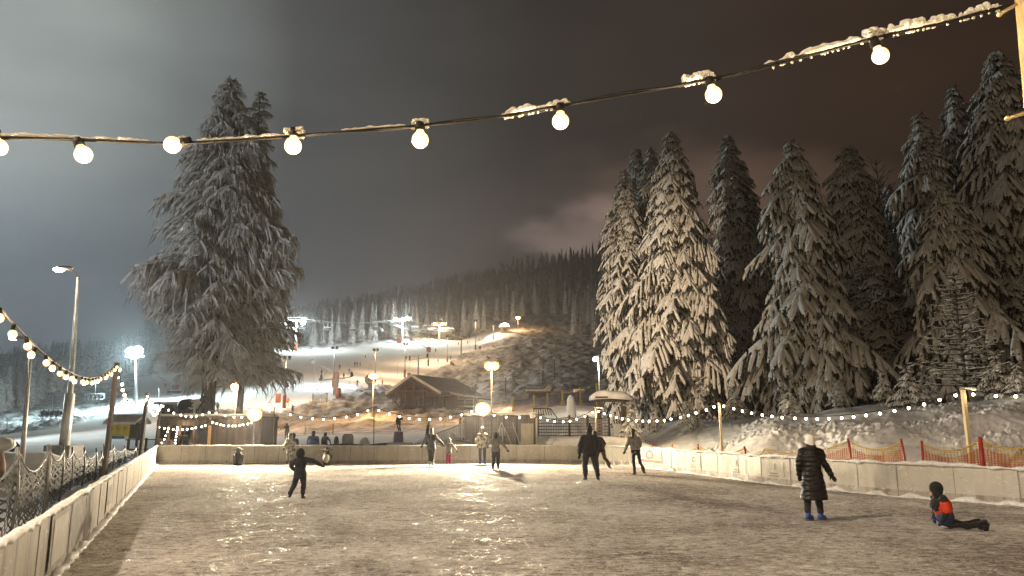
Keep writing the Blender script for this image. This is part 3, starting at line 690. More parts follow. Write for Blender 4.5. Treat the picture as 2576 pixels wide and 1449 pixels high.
# bare snowy larch and the leafless birch of the right wood
def bare_tree(name, label, cat, p, H, R, seed, per, up, m2):
    root = empty(name, p, 0, label, cat); r = random.Random(seed)
    trunk(H, .07 + H * .004, root, seed=seed)
    tw = MB(); sn = MB(); z = H * .12
    while z < H * .97:
        t = z / H
        for k in range(per):
            a = r.uniform(0, 2 * PI); L = R * (1 - t * .85) * r.uniform(.6, 1.1); u = up * r.uniform(.6, 1.3)
            pts = [Vector((math.cos(a) * L * s, math.sin(a) * L * s, z + u * L * s + (.10 * L * s * s if up > .6 else -.25 * L * s * s + .2 * L * s ** 4))) for s in (0, .25, .5, .75, 1)]
            tw.tube(pts, [.035, .028, .02, .014, .006], 4, cap=False)
            sn.tube([q + Vector((0, 0, .022)) for q in pts], [.01, .026, .024, .02, .01], 4, cap=False)
            for s in range(1, 5):
                for sg in (-1, 1):
                    b2 = a + sg * r.uniform(.5, 1.0); l2 = L * .38 * r.uniform(.5, 1.1) * (1.1 - .15 * s); q = pts[s]; e = q + Vector((math.cos(b2), math.sin(b2), up * .7 - .12)) * l2
                    mq = q.lerp(e, .5) + Vector((0, 0, .03)); tw.tube([q, mq, e], [.014, .011, .005], 3, cap=False)
                    sn.tube([q + Vector((0, 0, .014)), mq + Vector((0, 0, .014)), e + Vector((0, 0, .01))], [.010, .017, .008], 3, cap=False)
        z += H / 26
    tw.build('twigs', BARK, root); sn.build('snow', m2, root)
bare_tree('larch_tree', 'small leafless larch with snow lined twigs before the dark spruces on the right', 'larch tree', on(2432, 31, 1000), hz(682, 31) - on(2432, 31, 1000).z, 2.2, 5, 5, .18, BUSHS)
bare_tree('birch_tree', 'tall leafless frosty birch between the dark spruces', 'birch tree', on(2262, 52, 1040), hz(395, 52) - on(2262, 52, 1040).z, 4.2, 6, 4, 1.05, FROSTS)
# little snow covered bushes at the foot of the right wood
SB = None
for k, (px, Y, h) in enumerate([(1590, 37, 1.9), (1645, 41, 1.4), (1735, 37, 1.3), (1760, 44, 2.2), (1850, 38, 1.6), (1985, 33, 1.2), (2230, 34, 1.5), (2290, 33, 1.8), (2345, 34, 1.3), (2520, 30, 1.7), (2570, 29, 1.2), (2110, 35, 1.2)]):
    b = on(px, Y, 1040)
    if SB is None:
        SB = empty('young_spruce', b, 0, 'young snow covered spruce at the foot of the right wood', 'young spruce', 'young spruces at the foot of the wood')
        trunk(1.9, .04, SB, seed=60); grow('crown', 1.9, .75, 61, TL, base=.05, whorl=.28, per=6, taper=.8, lift=(.4, .1), mats=(NEEDLE, BUSHS), parent=SB)
    else: dup(SB, b, k * 1.9, h / 1.9)

# ------------------------------------------------ the far wood
def cone_tree(seed, H=20.0, R=3.0, tiers=15, n=11):
    r = np.random.RandomState(seed); V = []; Q = []
    for t in range(tiers):
        f = t / tiers; z = H * (.05 + .93 * f); rad = R * (1 - f) ** .85 * r.uniform(.82, 1.12) + .12; hgt = H / tiers * 1.75
        a0 = r.uniform(0, 6); b = len(V)
        for j in range(n * 2):
            a = a0 + PI * j / n; q = rad * (r.uniform(.82, 1.15) if j % 2 == 0 else r.uniform(.40, .60)); dz = (-.42 * rad * r.uniform(.5, 1.3) if j % 2 == 0 else -.1 * rad)
            V.append((math.cos(a) * q, math.sin(a) * q, z + dz)); V.append((math.cos(a) * q * .12, math.sin(a) * q * .12, z + hgt * .62))
        for j in range(n * 2):
            k = (j + 1) % (n * 2); Q.append((b + j * 2, b + k * 2, b + k * 2 + 1, b + j * 2 + 1))
    return np.array(V, float), np.array(Q)
CT_ = [cone_tree(s, R=2.6 + .3 * (s % 3)) for s in range(7)]
def small_trunk():
    b = MB(); b.tube([(0, 0, -1.5), (0, 0, 8), (0, 0, 18)], [.3, .2, .05], 6); return b
PROTO = []
cand = []
rr = np.random.RandomState(5)
def wood_line(px):   # nearest distance at which the far wood grows, per direction
    return np.interp(px, [-900, 60, 150, 240, 330, 560, 700, 1000, 1120, 1180, 1240, 1420, 1500, 1700], [210, 215, 300, 330, 335, 345, 352, 410, 465, 478, 492, 500, 440, 430])
for k in range(40000):
    px = rr.uniform(-160, 1640); Y = rr.uniform(215, 930); 
    if rr.rand() > (Y / 930.0) * 1.0 + .12: continue
    if Y < wood_line(px) + 3: continue
    if px < 350 and Y > 640: continue
    cand.append((px, Y))
    if len(cand) > 5200: break
grid = {}; keep = []
for (px, Y) in sorted(cand, key=lambda c: c[1]):
    X = (px - 1288) / F * Y / 1.014; sp = 4.6 + Y * .0075; gk = (int(X / sp), int(Y / sp)); ok = True
    for a in (-1, 0, 1):
        for c in (-1, 0, 1):
            for (x2, y2) in grid.get((gk[0] + a, gk[1] + c), []):
                if (x2 - X) ** 2 + (y2 - Y) ** 2 < sp * sp * .8: ok = False
    if ok: grid.setdefault(gk, []).append((X, Y)); keep.append((px, X, Y))
def far_tree(X, Y, h, s, rz, label, group):
    global PROTO
    if not PROTO:
        for i, (v, q) in enumerate(CT_):
            root = empty('far_spruce', (0, -40, -60), 0, 'x', 'spruce tree'); np_mesh('crown', v, q, [RIME], root, smooth=False); small_trunk().build('trunk', BARK, root); PROTO.append([root, False])
    i = int(abs(math.sin(X * 12.9 + Y * 78.2)) * 977) % len(PROTO); pr = PROTO[i]; z = zg(X, Y) - .3
    if not pr[1]:
        pr[1] = True; o = pr[0]; o.location = (X, Y, z); o.rotation_euler = (0, 0, rz); o.scale = (s, s, h / 20.0); tag(o, label, None, group); return o
    return dup(pr[0], (X, Y, z), rz, (s, s, h / 20.0), label, group)
def band(px):
    if px < 345: return ('snowy spruce among the far trees left of the huge frosted one', 'far spruces beyond the left slope')
    if px < 1115: return ('pale rimed spruce in the far wood above the chairlift', 'far spruces above the chairlift')
    return ('rimed spruce in the far wood above the rough snow slope', 'far spruces above the rough slope')
allf = keep[:]; near = allf[:230]; rest = allf[230:]
for (px, X, Y) in near:
    l, g = band(px); far_tree(X, Y, rr.uniform(13, 22) * (1.0 if px > 330 else .8), rr.uniform(.7, 1.05), rr.uniform(0, 6), l, g)
# two big pale trees beside the summer hut on the slope, warm lit
for (px, Y, h, s) in ((1163, 462, 24, 1.05), (1196, 466, 25, 1.15), (1215, 470, 21, .95), (1290, 480, 22, 1), (1448, 425, 20, 1.1), (1470, 428, 23, 1.1), (1500, 420, 22, 1)):
    X = (px - 1288) / F * Y / 1.014; l, g = band(px)
    far_tree(X, Y, h, s, px * .7, 'tall pale spruce at the front edge of the far wood above the slope', 'front spruces of the far wood')
print('far trees', len(near), len(rest))
VV = []; QQ = []; off = 0
for (px, X, Y) in rest:
    v, q = CT_[rr.randint(7)]; a = rr.uniform(0, 6); s = rr.uniform(.75, 1.1); h = rr.uniform(13, 22) / 20
    w = np.stack([(v[:, 0] * math.cos(a) - v[:, 1] * math.sin(a)) * s + X, (v[:, 0] * math.sin(a) + v[:, 1] * math.cos(a)) * s + Y, v[:, 2] * h + zg(X, Y) - .3], -1)
    VV.append(w); QQ.append(q + off); off += len(v)
o = np_mesh('far_forest', np.concatenate(VV), np.concatenate(QQ), [RIME], smooth=False)
tag(o, 'dense rimed spruce wood covering the hill behind the ski slope', 'forest', kind='stuff')
# ---------------------------------------------------------------- lamps and floodlights
def glow_head(name, c, r, m, parent, sx=1.0):  # outer glass oversized: it stands in for the glow halo round the lamp
    b = MB(); b.ball(c, (r * sx, r * .5, r), 14); o = b.build(name, m, parent, world=True)
    if m is ORLAMP or m is CRLAMP:
        k = MB(); k.ball(Vector(c) + Vector((0, -r * .28, 0)), (r * sx * .52, r * .36, r * .50), 14); q = k.build('burner', ORCORE if m is ORLAMP else CRCORE, o); q.data.transform(Matrix.Translation(-parent.location))
    return o
# two low floodlights behind the far boards
for px, lab, Yl in ((640, 'low glaring floodlight on a short pole before the dark bar hut', 37.3), (1214, 'low glaring floodlight on a short pole before the wooden hut', 37.3)):
    p = at(px, 1042 if px == 640 else 1029, Yl); root = empty('floodlight', (p.x, p.y, 0), 0, lab, 'floodlight', 'floodlights behind the far boards')
    m = MB(); m.tube([(p.x, p.y + .12, -.3), (p.x, p.y + .12, p.z - .1)], .05); m.build('pole', GREYM, root, world=True)
    m = MB(); m.box((p.x, p.y + .16, p.z), (.66, .1, .5)); m.box((p.x, p.y + .1, p.z + .27), (.7, .3, .03)); m.build('housing', GREYM, root, world=True)
    m = MB(); m.ball((p.x, p.y + .02, p.z), (.38, .12, .34), 16); ln = m.build('lens', CRLAMP, root, world=True)  # lens enlarged to the size of the lamp's glow halo
    m = MB(); m.ball((p.x, p.y - .06, p.z), (.24, .10, .22), 16); q = m.build('burner', CRCORE, ln); q.data.transform(Matrix.Translation(-root.location))
    lamp('floodlight_beam', (p.x, p.y - .28, p.z), FLOODW if px != 640 else FLOODW * .8, CREAM, .12, kind='SPOT', rot=(PI / 2 - .03, 0, PI), spot=2.9, parent=root)
# tall twin headed orange lamps on the slope side
for px, py, base, Y, w, lab, pw in ((1237, 920, 1048, 104, 1.0, 'tall orange street lamp glowing above the wooden hut', 5000), (596, 971, 1052, 104, 1.0, 'tall orange street lamp glowing right of the big spruce trunk', 5000),
        (940, 946, 1040, 120, .75, 'tall orange street lamp glowing left of the chalet roof', 4000), (1303, 799, 838, 440, 1.5, 'distant orange lamp on a pole at the top of the rough slope', 8000)):
    p = at(px, py, Y); b = on(px, Y, base); root = empty('street_lamp', (p.x, p.y, b.z), 0, lab, 'street lamp')
    m = MB(); m.tube([(p.x, p.y, b.z - .5), (p.x, p.y, p.z)], [.11, .07]); m.bar((p.x - .8 * w, p.y, p.z + .05), (p.x + .8 * w, p.y, p.z + .05), .09); m.build('pole', PALEM, root, world=True)
    for s in (-1, 1):
        m = MB(); m.box((p.x + s * .52 * w, p.y + .1, p.z + .42 * w), (.95 * w, .6 * w, .08)); h = m.build('lamp_head', GREYM, root, world=True)
        glow_head('lamp_glass', (p.x + s * .42 * w, p.y - .1, p.z), .60 * w, ORLAMP, root, 1.1)
    lamp('street_lamp_light', (p.x, p.y - 1.2, p.z - .8), pw, ORANGE, .4, parent=root)
# yellow lamp on a thin pole at the left edge of the right wood
p = at(1497, 903, 75); b = on(1510, 75, 1020); root = empty('street_lamp', (b.x, b.y, b.z), 0, 'small yellow lamp on a thin pole against the first spruce of the right wood', 'street lamp')
m = MB(); m.tube([(b.x, b.y, b.z - .5), (b.x - .1, b.y, p.z + .3)], [.08, .05]); m.bar((b.x - .1, b.y, p.z + .3), (p.x, p.y, p.z + .2), .05); m.build('pole', PALEM, root, world=True)
glow_head('lamp_glass', (p.x, p.y, p.z), .26, CRLAMP, root); lamp('street_lamp_light', (p.x, p.y - .6, p.z - .3), 1000, CREAM, .3, parent=root)
# white floods on the chairlift towers
TOWERS = [(740, 348, 805, 923, ((722, 812), (762, 811)), WHLAMP, WHITE, 42000, 'chairlift tower with two white floodlights beside the frosted spruce'),
          (1011, 400, 806, 884, ((995, 803), (1025, 801)), WHLAMP, WHITE, 34000, 'chairlift tower with white floodlights in the middle of the treeline'),
          (1104, 430, 818, 872, ((1093, 815), (1113, 815)), ORLAMP, WARM, 18000, 'chairlift tower with warm lights beside the lift station')]
CABLE = []
for k, (px, Y, ty, by, heads, gm, colr, pw, lab) in enumerate(TOWERS):
    b = on(px, Y, by); tz = hz(ty, Y); X = b.x; root = empty('chairlift_tower', b, 0, lab, 'chairlift tower', 'chairlift towers along the wood')
    m = MB(); m.tube([(X, Y, b.z - 1), (X, Y, tz)], [.75, .55], 12); m.build('column', PALEM, root, world=True)
    m = MB(); m.bar((X - 4.2, Y, tz), (X + 4.2, Y, tz), .45, .45); m.bar((X - 4.2, Y, tz), (X - 4.2, Y, tz + 1.6), .25)
    m.bar((X + 4.2, Y, tz), (X + 4.2, Y, tz + 1.6), .25); m.bar((X - 4.2, Y, tz + 1.2), (X + 4.2, Y, tz + 1.2), .2); m.build('crossarm', PALEM, root, world=True)
    for s in (-1, 1):
        m = MB(); m.bar((X + s * 4.2, Y - 3, tz - .35), (X + s * 4.2, Y + 3, tz + .45), .3, .5)
        for q in range(6): m.ball((X + s * 4.2, Y - 2.6 + q * 1.04, tz + .25 + q * .13), (.12, .4, .4), 8)
        m.build('sheave_train', GREYM, root, world=True)
    if k == 0:
        m = MB(); m.tube([(X, Y, b.z), (X, Y, b.z + 3)], 1.15, 12); m.build('safety_padding', REDP, root, world=True)
    CABLE.append((X, Y, tz))
    for hx, hy in heads:
        p = at(hx, hy, Y - 1.5); glow_head('lamp_glass', p, 1.15 if k == 0 else 1.0, gm, root)
        m = MB(); m.box((p.x, p.y + 1.0, p.z), (2.0, .8, 1.6)); m.build('lamp_head', GREYM, root, world=True)
    p = at(heads[1][0], heads[1][1], Y - 6); lamp('tower_light', (p.x, p.y, p.z), pw, colr, 1.0, parent=root)
# a bluish giant at the left: floodlight mast on the left slope
p = at(338, 886, 170); b = on(345, 170, 1010); root = empty('floodlight_mast', (b.x, b.y, b.z), 0, 'mast with a dazzling bluish white floodlight left of the huge spruce', 'floodlight mast')
m = MB(); m.tube([(b.x, b.y, b.z - 1), (p.x, p.y + .5, p.z)], [.35, .22], 10); m.bar((p.x - 2.2, p.y + .4, p.z - .9), (p.x + 2.2, p.y + .4, p.z - .9), .3); m.build('mast', GREYM, root, world=True)
for dx, dz in ((-.75, 0), (.75, .25), (0, -.5)):
    m = MB(); m.box((p.x + dx, p.y + .7, p.z + dz), (1.4, .5, 1.1)); m.build('lamp_head', GREYM, root, world=True)
    glow_head('lamp_glass', (p.x + dx, p.y, p.z + dz), 1.15, WHLAMP, root, 1.1)
lamp('mast_light', (p.x, p.y - 2, p.z - .5), 60000, (.72, .98, 1.0), .8, parent=root)
# lamp poles down the piste, heads turned to the slope (they look dark from here)
PISTE = [(714, 147, 1036, 903, 1), (837, 182, 1001, 878, 1), (943, 210, 957, 882, 0), (1018, 240, 948, 867, 1), (1077, 281, 925, 851, 1), (1125, 300, 914, 848, 1), (1196, 345, 888, 808, 1), (1241, 395, 868, 820, 1), (1163, 338, 897, 847, 0)]
PL = None
for k, (px, Y, by, ty, pad) in enumerate(PISTE[:8]):
    b = on(px, Y, by); h = max(6, hz(ty, Y) - b.z)
    labs = ['first and lowest lamp pole on the piste, right of the frosted spruce', 'second lamp pole up the piste with a dark double head', 'lamp pole right behind the orange lamp left of the chalet', 'lamp pole with brown padding above the chalet ridge',
            'lamp pole halfway up the piste, above the right chalet eave', 'lamp pole on the piste below the chairlift station', 'thin lamp pole near the top of the piste below the two pale spruces', 'topmost lamp pole of the piste beside the white mound']
    root = empty('piste_lamp', b, 0, labs[k], 'lamp pole', 'lamp poles along the piste')
    m = MB(); m.tube([(0, 0, -.8), (0, 0, h)], [.17, .10], 8); m.build('pole', GREYM, root)
    if pad: m = MB(); m.tube([(0, 0, -.2), (0, 0, 2.3), (0, 0, 2.6)], [.36, .36, .2], 10); m.build('safety_padding', REDP, root)
    for s in (-1, 1):
        m = MB(); m.box((s * .5, 0, h + .25), (.62, .7, .45), rot=Matrix.Rotation(-.5, 3, 'X') @ Matrix.Rotation(s * .5, 3, 'Z')); m.ball((s * .5, 0, h + .5), (.4, .42, .14), 8); m.build('lamp_head', BLACK, root)
    lamp('piste_light', (b.x - 1.8, b.y + 1.0, b.z + h), (9000, 8000, 8000, 9000, 9000, 9000, 9000, 12000)[k] , (1, .66, .36) if k != 1 else (.9, .97, 1), .4, parent=root)
# added unseen masts that brighten the left piste, right trees and big spruce
for (x, y, z, w, c, lab, r_) in ((-92, 88, 17, 110000, WHITE, 'added floodlight mast, out of view, that brightens the left piste', 1.0), (-34, -4, 10, 125000, (1, .74, .48), 'added warm floodlight mast, out of view, that brightens the right trees and the big spruce', .5)):
    root = empty('floodlight_mast', (x, y, 0), 0, lab, 'floodlight mast'); m = MB(); m.tube([(x, y, -1), (x, y, z)], [.22, .14], 10); m.bar((x - 1, y, z), (x + 1, y, z), .16); m.build('mast', GREYM, root, world=True)
    m = MB(); m.box((x - .3, y, z + .5), (.5, 1.4, .7)); m.build('lamp_head', GREYM, root, world=True); m = MB(); m.box((x + .0, y, z + .5), (.08, 1.3, .6)); m.build('lamp_glass', WHLAMP if y > 20 else CRLAMP, root, world=True)
    if y > 20:
        d = Vector((-34, 58, 0)) - Vector((x, y, z)); L = lamp('mast_light', (x + 1.2, y, z + .3), w, c, r_, kind='SPOT', rot=d.to_track_quat('-Z', 'Y').to_euler(), spot=1.7, parent=root); L.data.spot_blend = .7
    else:
        d = Vector((9.0, 50, 8)) - Vector((x + 1.2, y, z)); L = lamp('mast_light', (x + 1.2, y, z + .3), w, c, r_, kind='SPOT', rot=d.to_track_quat('-Z', 'Y').to_euler(), spot=.36, parent=root); L.data.spot_blend = 1.0
        d = Vector((-17, 41, 13)) - Vector((x + 1.2, y, z)); L = lamp('mast_light', (x + 1.2, y, z + .9), 24000, (.92, .97, 1.0), r_, kind='SPOT', rot=d.to_track_quat('-Z', 'Y').to_euler(), spot=.50, parent=root); L.data.spot_blend = .9  # second added beam, brightens the big left spruce
x, y, z = -23, 0, 25; root = empty('floodlight_mast', (x, y, 0), 0, 'added high floodlight mast, out of view, that brightens the near ice', 'floodlight mast'); m = MB(); m.tube([(x, y, -1), (x, y, z)], [.22, .14], 10); m.build('mast', GREYM, root, world=True)  # added unseen mast to brighten the near ice
m = MB(); m.box((x, y, z + .3), (.9, .6, .6)); m.build('lamp_head', GREYM, root, world=True); m = MB(); m.box((x + .2, y, z - .03), (.7, .5, .05)); m.build('lamp_glass', CRLAMP, root, world=True)
d = Vector((6, 12, 0)) - Vector((x, y, z)); L = lamp('mast_light', (x + .5, y, z - .4), 38000, (1, .80, .60), .4, kind='SPOT', rot=d.to_track_quat('-Z', 'Y').to_euler(), spot=1.0, parent=root); L.data.spot_blend = 1.0
# street lamp at the left
p0 = at(160, 1133, 31); b = Vector((p0.x, 31, zg(p0.x, 31))); root = empty('street_lamp', b, 0, 'tall tapering street lamp on a concrete block by the bright piste', 'street lamp')
tp = at(197, 697, 31); m = MB(); m.box((p0.x, 31, b.z + .35), (1.05, 1.0, .95)); m.build('base', CONC, root, world=True)
mid = Vector((p0.x + .02, 31, b.z + 2.9)); m = MB(); m.tube([(p0.x, 31, b.z + .5), mid, mid + Vector((0, 0, .05)), (tp.x, 31, tp.z)], [.2, .19, .11, .06], 12); m.build('pole', PALEM, root, world=True)
e = at(150, 678, 30.4); m = MB(); m.tube([(tp.x, 31, tp.z), (tp.x - .15, 30.9, tp.z + .2), (e.x + .25, 30.4, e.z + .05)], .035, 6); m.ball((e.x + .22, 30.4, e.z + .07), (.36, .17, .09), 12); m.build('lamp_head', GREYM, root, world=True)
m = MB(); m.ball((e.x - .02, 30.4, e.z), (.24, .14, .10), 12); m.build('lamp_glass', CRCORE, root, world=True)
lamp('street_lamp_light', (e.x, 30.3, e.z - .22), 60, CREAM, .1, parent=root)
p0 = at(57, 1165, 25); b = Vector((p0.x, 25, zg(p0.x, 25))); tp = at(77, 885, 25); root = empty('street_lamp', b, 0, 'thin grey lamp pole at the far left, rising behind the black net', 'street lamp')
e = at(38, 850, 24.6); m = MB(); m.tube([(p0.x, 25, b.z - .2), (tp.x, 25, tp.z)], [.09, .05], 8); m.tube([(tp.x, 25, tp.z), (tp.x - .05, 24.9, tp.z + .35), (e.x + .2, 24.6, e.z - .02)], .03, 6); m.build('pole', PALEM, root, world=True)
m = MB(); m.ball((e.x + .1, 24.6, e.z), (.3, .13, .06), 10); m.build('lamp_head', PALEM, root, world=True); m = MB(); m.ball((e.x - .05, 24.6, e.z - .02), (.15, .09, .05), 10); m.build('lamp_glass', CRCORE, root, world=True)
# small orange glow far behind on the left slope
p = at(378, 907 + 5, 260)

# ---------------------------------------------------------------- strings of bulbs
def sagpts(a, b, sag, n):
    out = []
    for i in range(n + 1):
        t = i / n; q = a.lerp(b, t); q.z -= sag * 4 * t * (1 - t); out.append(q)
    return out
def string(a, b, sag, n, label, r=.036, cr=.012, socket=True, power=0, mt=None, seed=0, drop=.05, group='strings of warm bulbs round the rink'):
    root = empty('string_light', a, 0, label, 'string light', group); rr = random.Random(seed)
    m = MB(); m.tube(sagpts(a, b, sag, 24), cr, 5, cap=False); m.build('cable', BLACK, root, world=True)
    P = sagpts(a, b, sag, 2 * n)
    for i in range(n):
        q = P[2 * i + 1]; d = Vector((rr.uniform(-.4, .4), rr.uniform(-.4, .4), -1)).normalized(); c = q + d * (drop + r)
        k = MB(); k.ball(c, (r, r, r * 1.1), 10); bo = k.build('bulb', mt or BULBS, root, world=True)
        if socket: k = MB(); k.tube([q, q + d * (drop + r * .3)], [r * .45, r * .55], 6); so = k.build('socket', BLACK, bo); so.data.transform(Matrix.Translation(-root.location))
        if power and (i % 2 == 0): lamp('bulb_light', c - Vector((0, 0, r + .05)), power, WARM, .05, parent=root)
    return root
POST = {}
def post(key, base_px, base_py, top_px, top_py, Y, w, m_, label, beam=True):
    a = at(base_px, base_py, Y); b = at(top_px, top_py, Y); root = empty('wooden_post', (a.x, Y, 0), 0, label, 'post', 'posts that carry the bulb strings')
    m = MB(); z0 = min(zg(a.x, Y), a.z) - .1; m.bar((a.x - (b.x - a.x) * .1, Y, z0), b, w, w * .8); m.build('shaft', m_, root, world=True)
    if beam: m = MB(); m.bar(b + Vector((-.04, 0, -.02)), b + Vector((.34, 0, .03)), .05, .04); m.build('arm', m_, root, world=True); c = snow_rim([b + Vector((-.06, 0, 0)), b + Vector((.34, 0, 0))], b.z + .03, .035, .03, 3, 'snow_cap', root)
    POST[key] = b; return root
post('L2', 262, 1178, 295, 912, 18.0, .10, POSTM, 'dark leaning post left of the yellow kiosk, holding the long bulb string', False)
post('L3', 353, 1135, 371, 988, 26.5, .12, POSTM, 'dark leaning post right of the yellow kiosk', False)
post('L4', 391, 1124, 405, 1012, 36.6, .10, POSTM, 'slim post at the far left corner of the ice', False)
post('M0', 690, 1124, 690, 1024, 37.6, .06, WOODD, 'thin dark post just right of the left floodlight', False)
post('M1', 941, 1124, 941, 1023, 37.6, .05, WOODD, 'thin dark post in the middle of the far boards')
post('M2', 1199, 1124, 1199, 1026, 37.7, .06, WOODD, 'thin dark post just left of the right floodlight', False)
post('M3', 1351, 1124, 1351, 1042, 37.6, .06, WOODP, 'thin pale post at the right end of the wooden hut', False)
post('M4', 1499, 1126, 1498, 1027, 37.4, .06, WOODP, 'thin pale post under the timber notice shelter')
post('R1', 1817, 1140, 1809, 1012, 28.3, .09, WOODP, 'pale post on the right boards before the dim spruces', False)
post('R2', 2443, 1168, 2422, 980, 20.4, .11, WOODP, 'thick pale post on the right boards, near the kneeling child')
P2 = at(2760, 955, 18.4)
string(at(-70, 690, 4.6), POST['L2'], .50, 24, 'bulb string sweeping in from the left edge to the leaning post', r=.034, cr=.011, mt=BULBM, power=14, seed=1)
string(POST['L2'], POST['L3'], .78, 20, 'deeply sagging bulb string above the yellow kiosk', r=.036, seed=2)
string(POST['L3'], POST['L4'], .62, 16, 'short sagging bulb string at the far left corner of the ice', r=.038, seed=3)
string(POST['L4'], at(532, 1030, 37.4), .42, 9, 'bulb string before the bar, left of the big trunk', r=.042, seed=4)
string(at(532, 1030, 37.4), POST['M0'], .36, 7, 'bulb string between the big trunk and the left floodlight', r=.042, seed=5)
string(POST['M0'], POST['M1'], .52, 9, 'bulb string over the orange lit snow in the middle', r=.045, seed=6)
string(POST['M1'], POST['M2'], .52, 10, 'bulb string below the chalet', r=.045, seed=7)
string(POST['M2'], POST['M3'], .22, 5, 'short bulb string above the wooden hut roof', r=.042, seed=8)
string(POST['M3'], POST['M4'], .42, 8, 'bulb string before the brown net fence', r=.045, seed=9)
string(POST['M4'], POST['R1'], .58, 17, 'bulb string at the foot of the bright spruces', r=.045, seed=10, power=20)
string(POST['R1'], POST['R2'], .62, 20, 'long bulb string along the crest of the snow bank', r=.040, seed=11, power=6)
string(POST['R2'], P2, .20, 6, 'bulb string leaving through the right edge of the picture', r=.038, seed=12, power=6)
# the near string across the sky: cable path as in the photo, 3 m away
CP = [(-260, 342), (0, 346), (200, 352), (400, 360), (500, 358), (700, 346), (900, 329), (1060, 316), (1250, 295), (1400, 268), (1600, 234), (1780, 200), (1915, 172), (2215, 92), (2400, 52), (2560, 8)]
CP3 = [at(x, y, 3.0) for x, y in CP]
root = empty('string_light', CP3[0], 0, 'near black cable with nine big glowing bulbs and lumps of snow crossing the whole sky', 'string light')
def smooth_path(P, k=6):
    out = []
    for i in range(len(P) - 1):
        p0, p1, p2, p3 = P[max(i - 1, 0)], P[i], P[i + 1], P[min(i + 2, len(P) - 1)]
        for j in range(k):
            t = j / k; out.append(.5 * ((2 * p1) + (p2 - p0) * t + (2 * p0 - 5 * p1 + 4 * p2 - p3) * t * t + (3 * p1 - p0 - 3 * p2 + p3) * t ** 3))
    out.append(P[-1]); return out
SP = smooth_path(CP3); m = MB(); m.tube(SP, .0068, 8); m.tube([q + Vector((0, .012 * math.sin(i * .5), .007 * math.cos(i * .43))) for i, q in enumerate(SP)], .0045, 6); m.build('cable', BLACK, root, world=True)
def on_path(px): # point on the cable seen at this px
    x = at(px, 300, 3.0).x
    for a, b in zip(SP[:-1], SP[1:]):
        if a.x <= x <= b.x: return a.lerp(b, (x - a.x) / (b.x - a.x + 1e-9))
    return SP[-1]
for k, (bx, by, sx) in enumerate([(-4, 370, -2), (210, 389, 200), (434, 364, 458), (737, 367, 742), (1057, 352, 1057), (1410, 305, 1410), (1795, 238, 1789), (2215, 140, 2215), (-330, 372, -330)]):
    q = on_path(sx) if sx > -200 else CP3[0]; c = at(bx, by, 3.0); d = (c - q).normalized(); r = .0345
    m = MB(); m.ball(c, (r * 1.04, r * 1.04, r * 1.04), 24); m.tube([c - d * r * 1.25, c - d * r * .85], [r * .46, r * .56], 12); bo = m.build('bulb', BULBM, root, world=True)
    m = MB(); m.tube([c - d * (r * 1.3), c - d * (r * 1.5), c - d * (r * 2.3), q - d * .004], [r * .62, r * .68, r * .55, r * .5], 12); so = m.build('socket', BLACK, bo); so.data.transform(Matrix.Translation(-root.location))
    lamp('bulb_light', c + Vector((0, 0, -.15)), 17, WARM, .034, parent=root)
def cable_snow(a, b, th, seed):
    pts = [on_path(a + (b - a) * i / 40) for i in range(41)]; r = random.Random(seed); vs = []; n = 41
    X = np.arange(n) * .35; hh = th * (.45 + 1.0 * np.clip(fbm(X, X * 0 + seed, 3, seed) + .5, 0, 1.2))
    m = MB(); rad = [max(.004, float(hh[i]) * math.sin(PI * min(1, max(.06, min(i, n - 1 - i) / 5)) / 2)) for i in range(n)]
    m.tube([p + Vector((0, 0, .006 + rad[i] * .75)) for i, p in enumerate(pts)], rad, 8)
    if th > .006:
        for i in range(2, n - 2):
            if r.random() < .35 and th > .012: m.ball(pts[i] + Vector((0, 0, -.009)), (.007, .005, .004 + .005 * r.random()), 6)
    m.build('snow', mat('cable_snow', (.50, .49, .47), (.66, .65, .62), 40, .8, .4, 120), root, world=True)
for s in ((-120, 235, .010, 1), (235, 380, .007, 2), (425, 480, .012, 3), (500, 718, .007, 4), (718, 768, .016, 5), (860, 1020, .005, 6), (1035, 1080, .014, 7), (1262, 1436, .015, 8), (1720, 1806, .016, 9), (1918, 2200, .013, 10), (2196, 2245, .020, 11), (2245, 2440, .020, 12), (2440, 2556, .017, 13)): cable_snow(*s)
# wooden beam at the right edge holding the cable
a = at(2588, -160, 3.0); b = at(2606, 620, 3.0); root = empty('wooden_beam', (a.x, 3.0, a.z), 0, 'ochre lit beam with protruding screws at the upper right corner', 'beam')
tl = at(2553, 12, 3.0); bl = at(2577, 285, 3.0); up = (tl - bl).normalized(); w = .12; T = tl + up * .5; Bm = bl - up * 1.2
m = MB(); s = Vector((1, 0, 0)) * w; m.add([T, T + s, Bm + s, Bm, T + Vector((0, -.06, 0)), T + s + Vector((0, -.06, 0)), Bm + s + Vector((0, -.06, 0)), Bm + Vector((0, -.06, 0))], [(0, 3, 2, 1), (4, 5, 6, 7), (0, 4, 7, 3), (1, 2, 6, 5), (0, 1, 5, 4), (3, 7, 6, 2)])
OCH = mat('ochre_board', (.36, .24, .10), (.60, .45, .24), 9, .7, .8, 26, stretch=(1, 1, .4)); m.build('board', OCH, root, world=True)
for (x1, y1, x0, y0) in ((2514, 36, 2556, 12), (2534, 298, 2584, 283)):
    p, q = at(x1, y1, 2.93), at(x0, y0, 2.96); m = MB(); m.tube([p, q], .0075, 8); m.ball(p, .0125, 8); m.build('screw', mat('brass_screw', (.6, .5, .28), rough=.35, metal=.7), root, world=True)
string(Vector((-9, -7.5, 5.6)), Vector((10, -7.5, 5.9)), .5, 16, 'added bulb string behind the camera that brightens the near ice', r=.035, mt=BULBM, power=420, seed=40)  # added unseen string to brighten the ice and the figures' backs
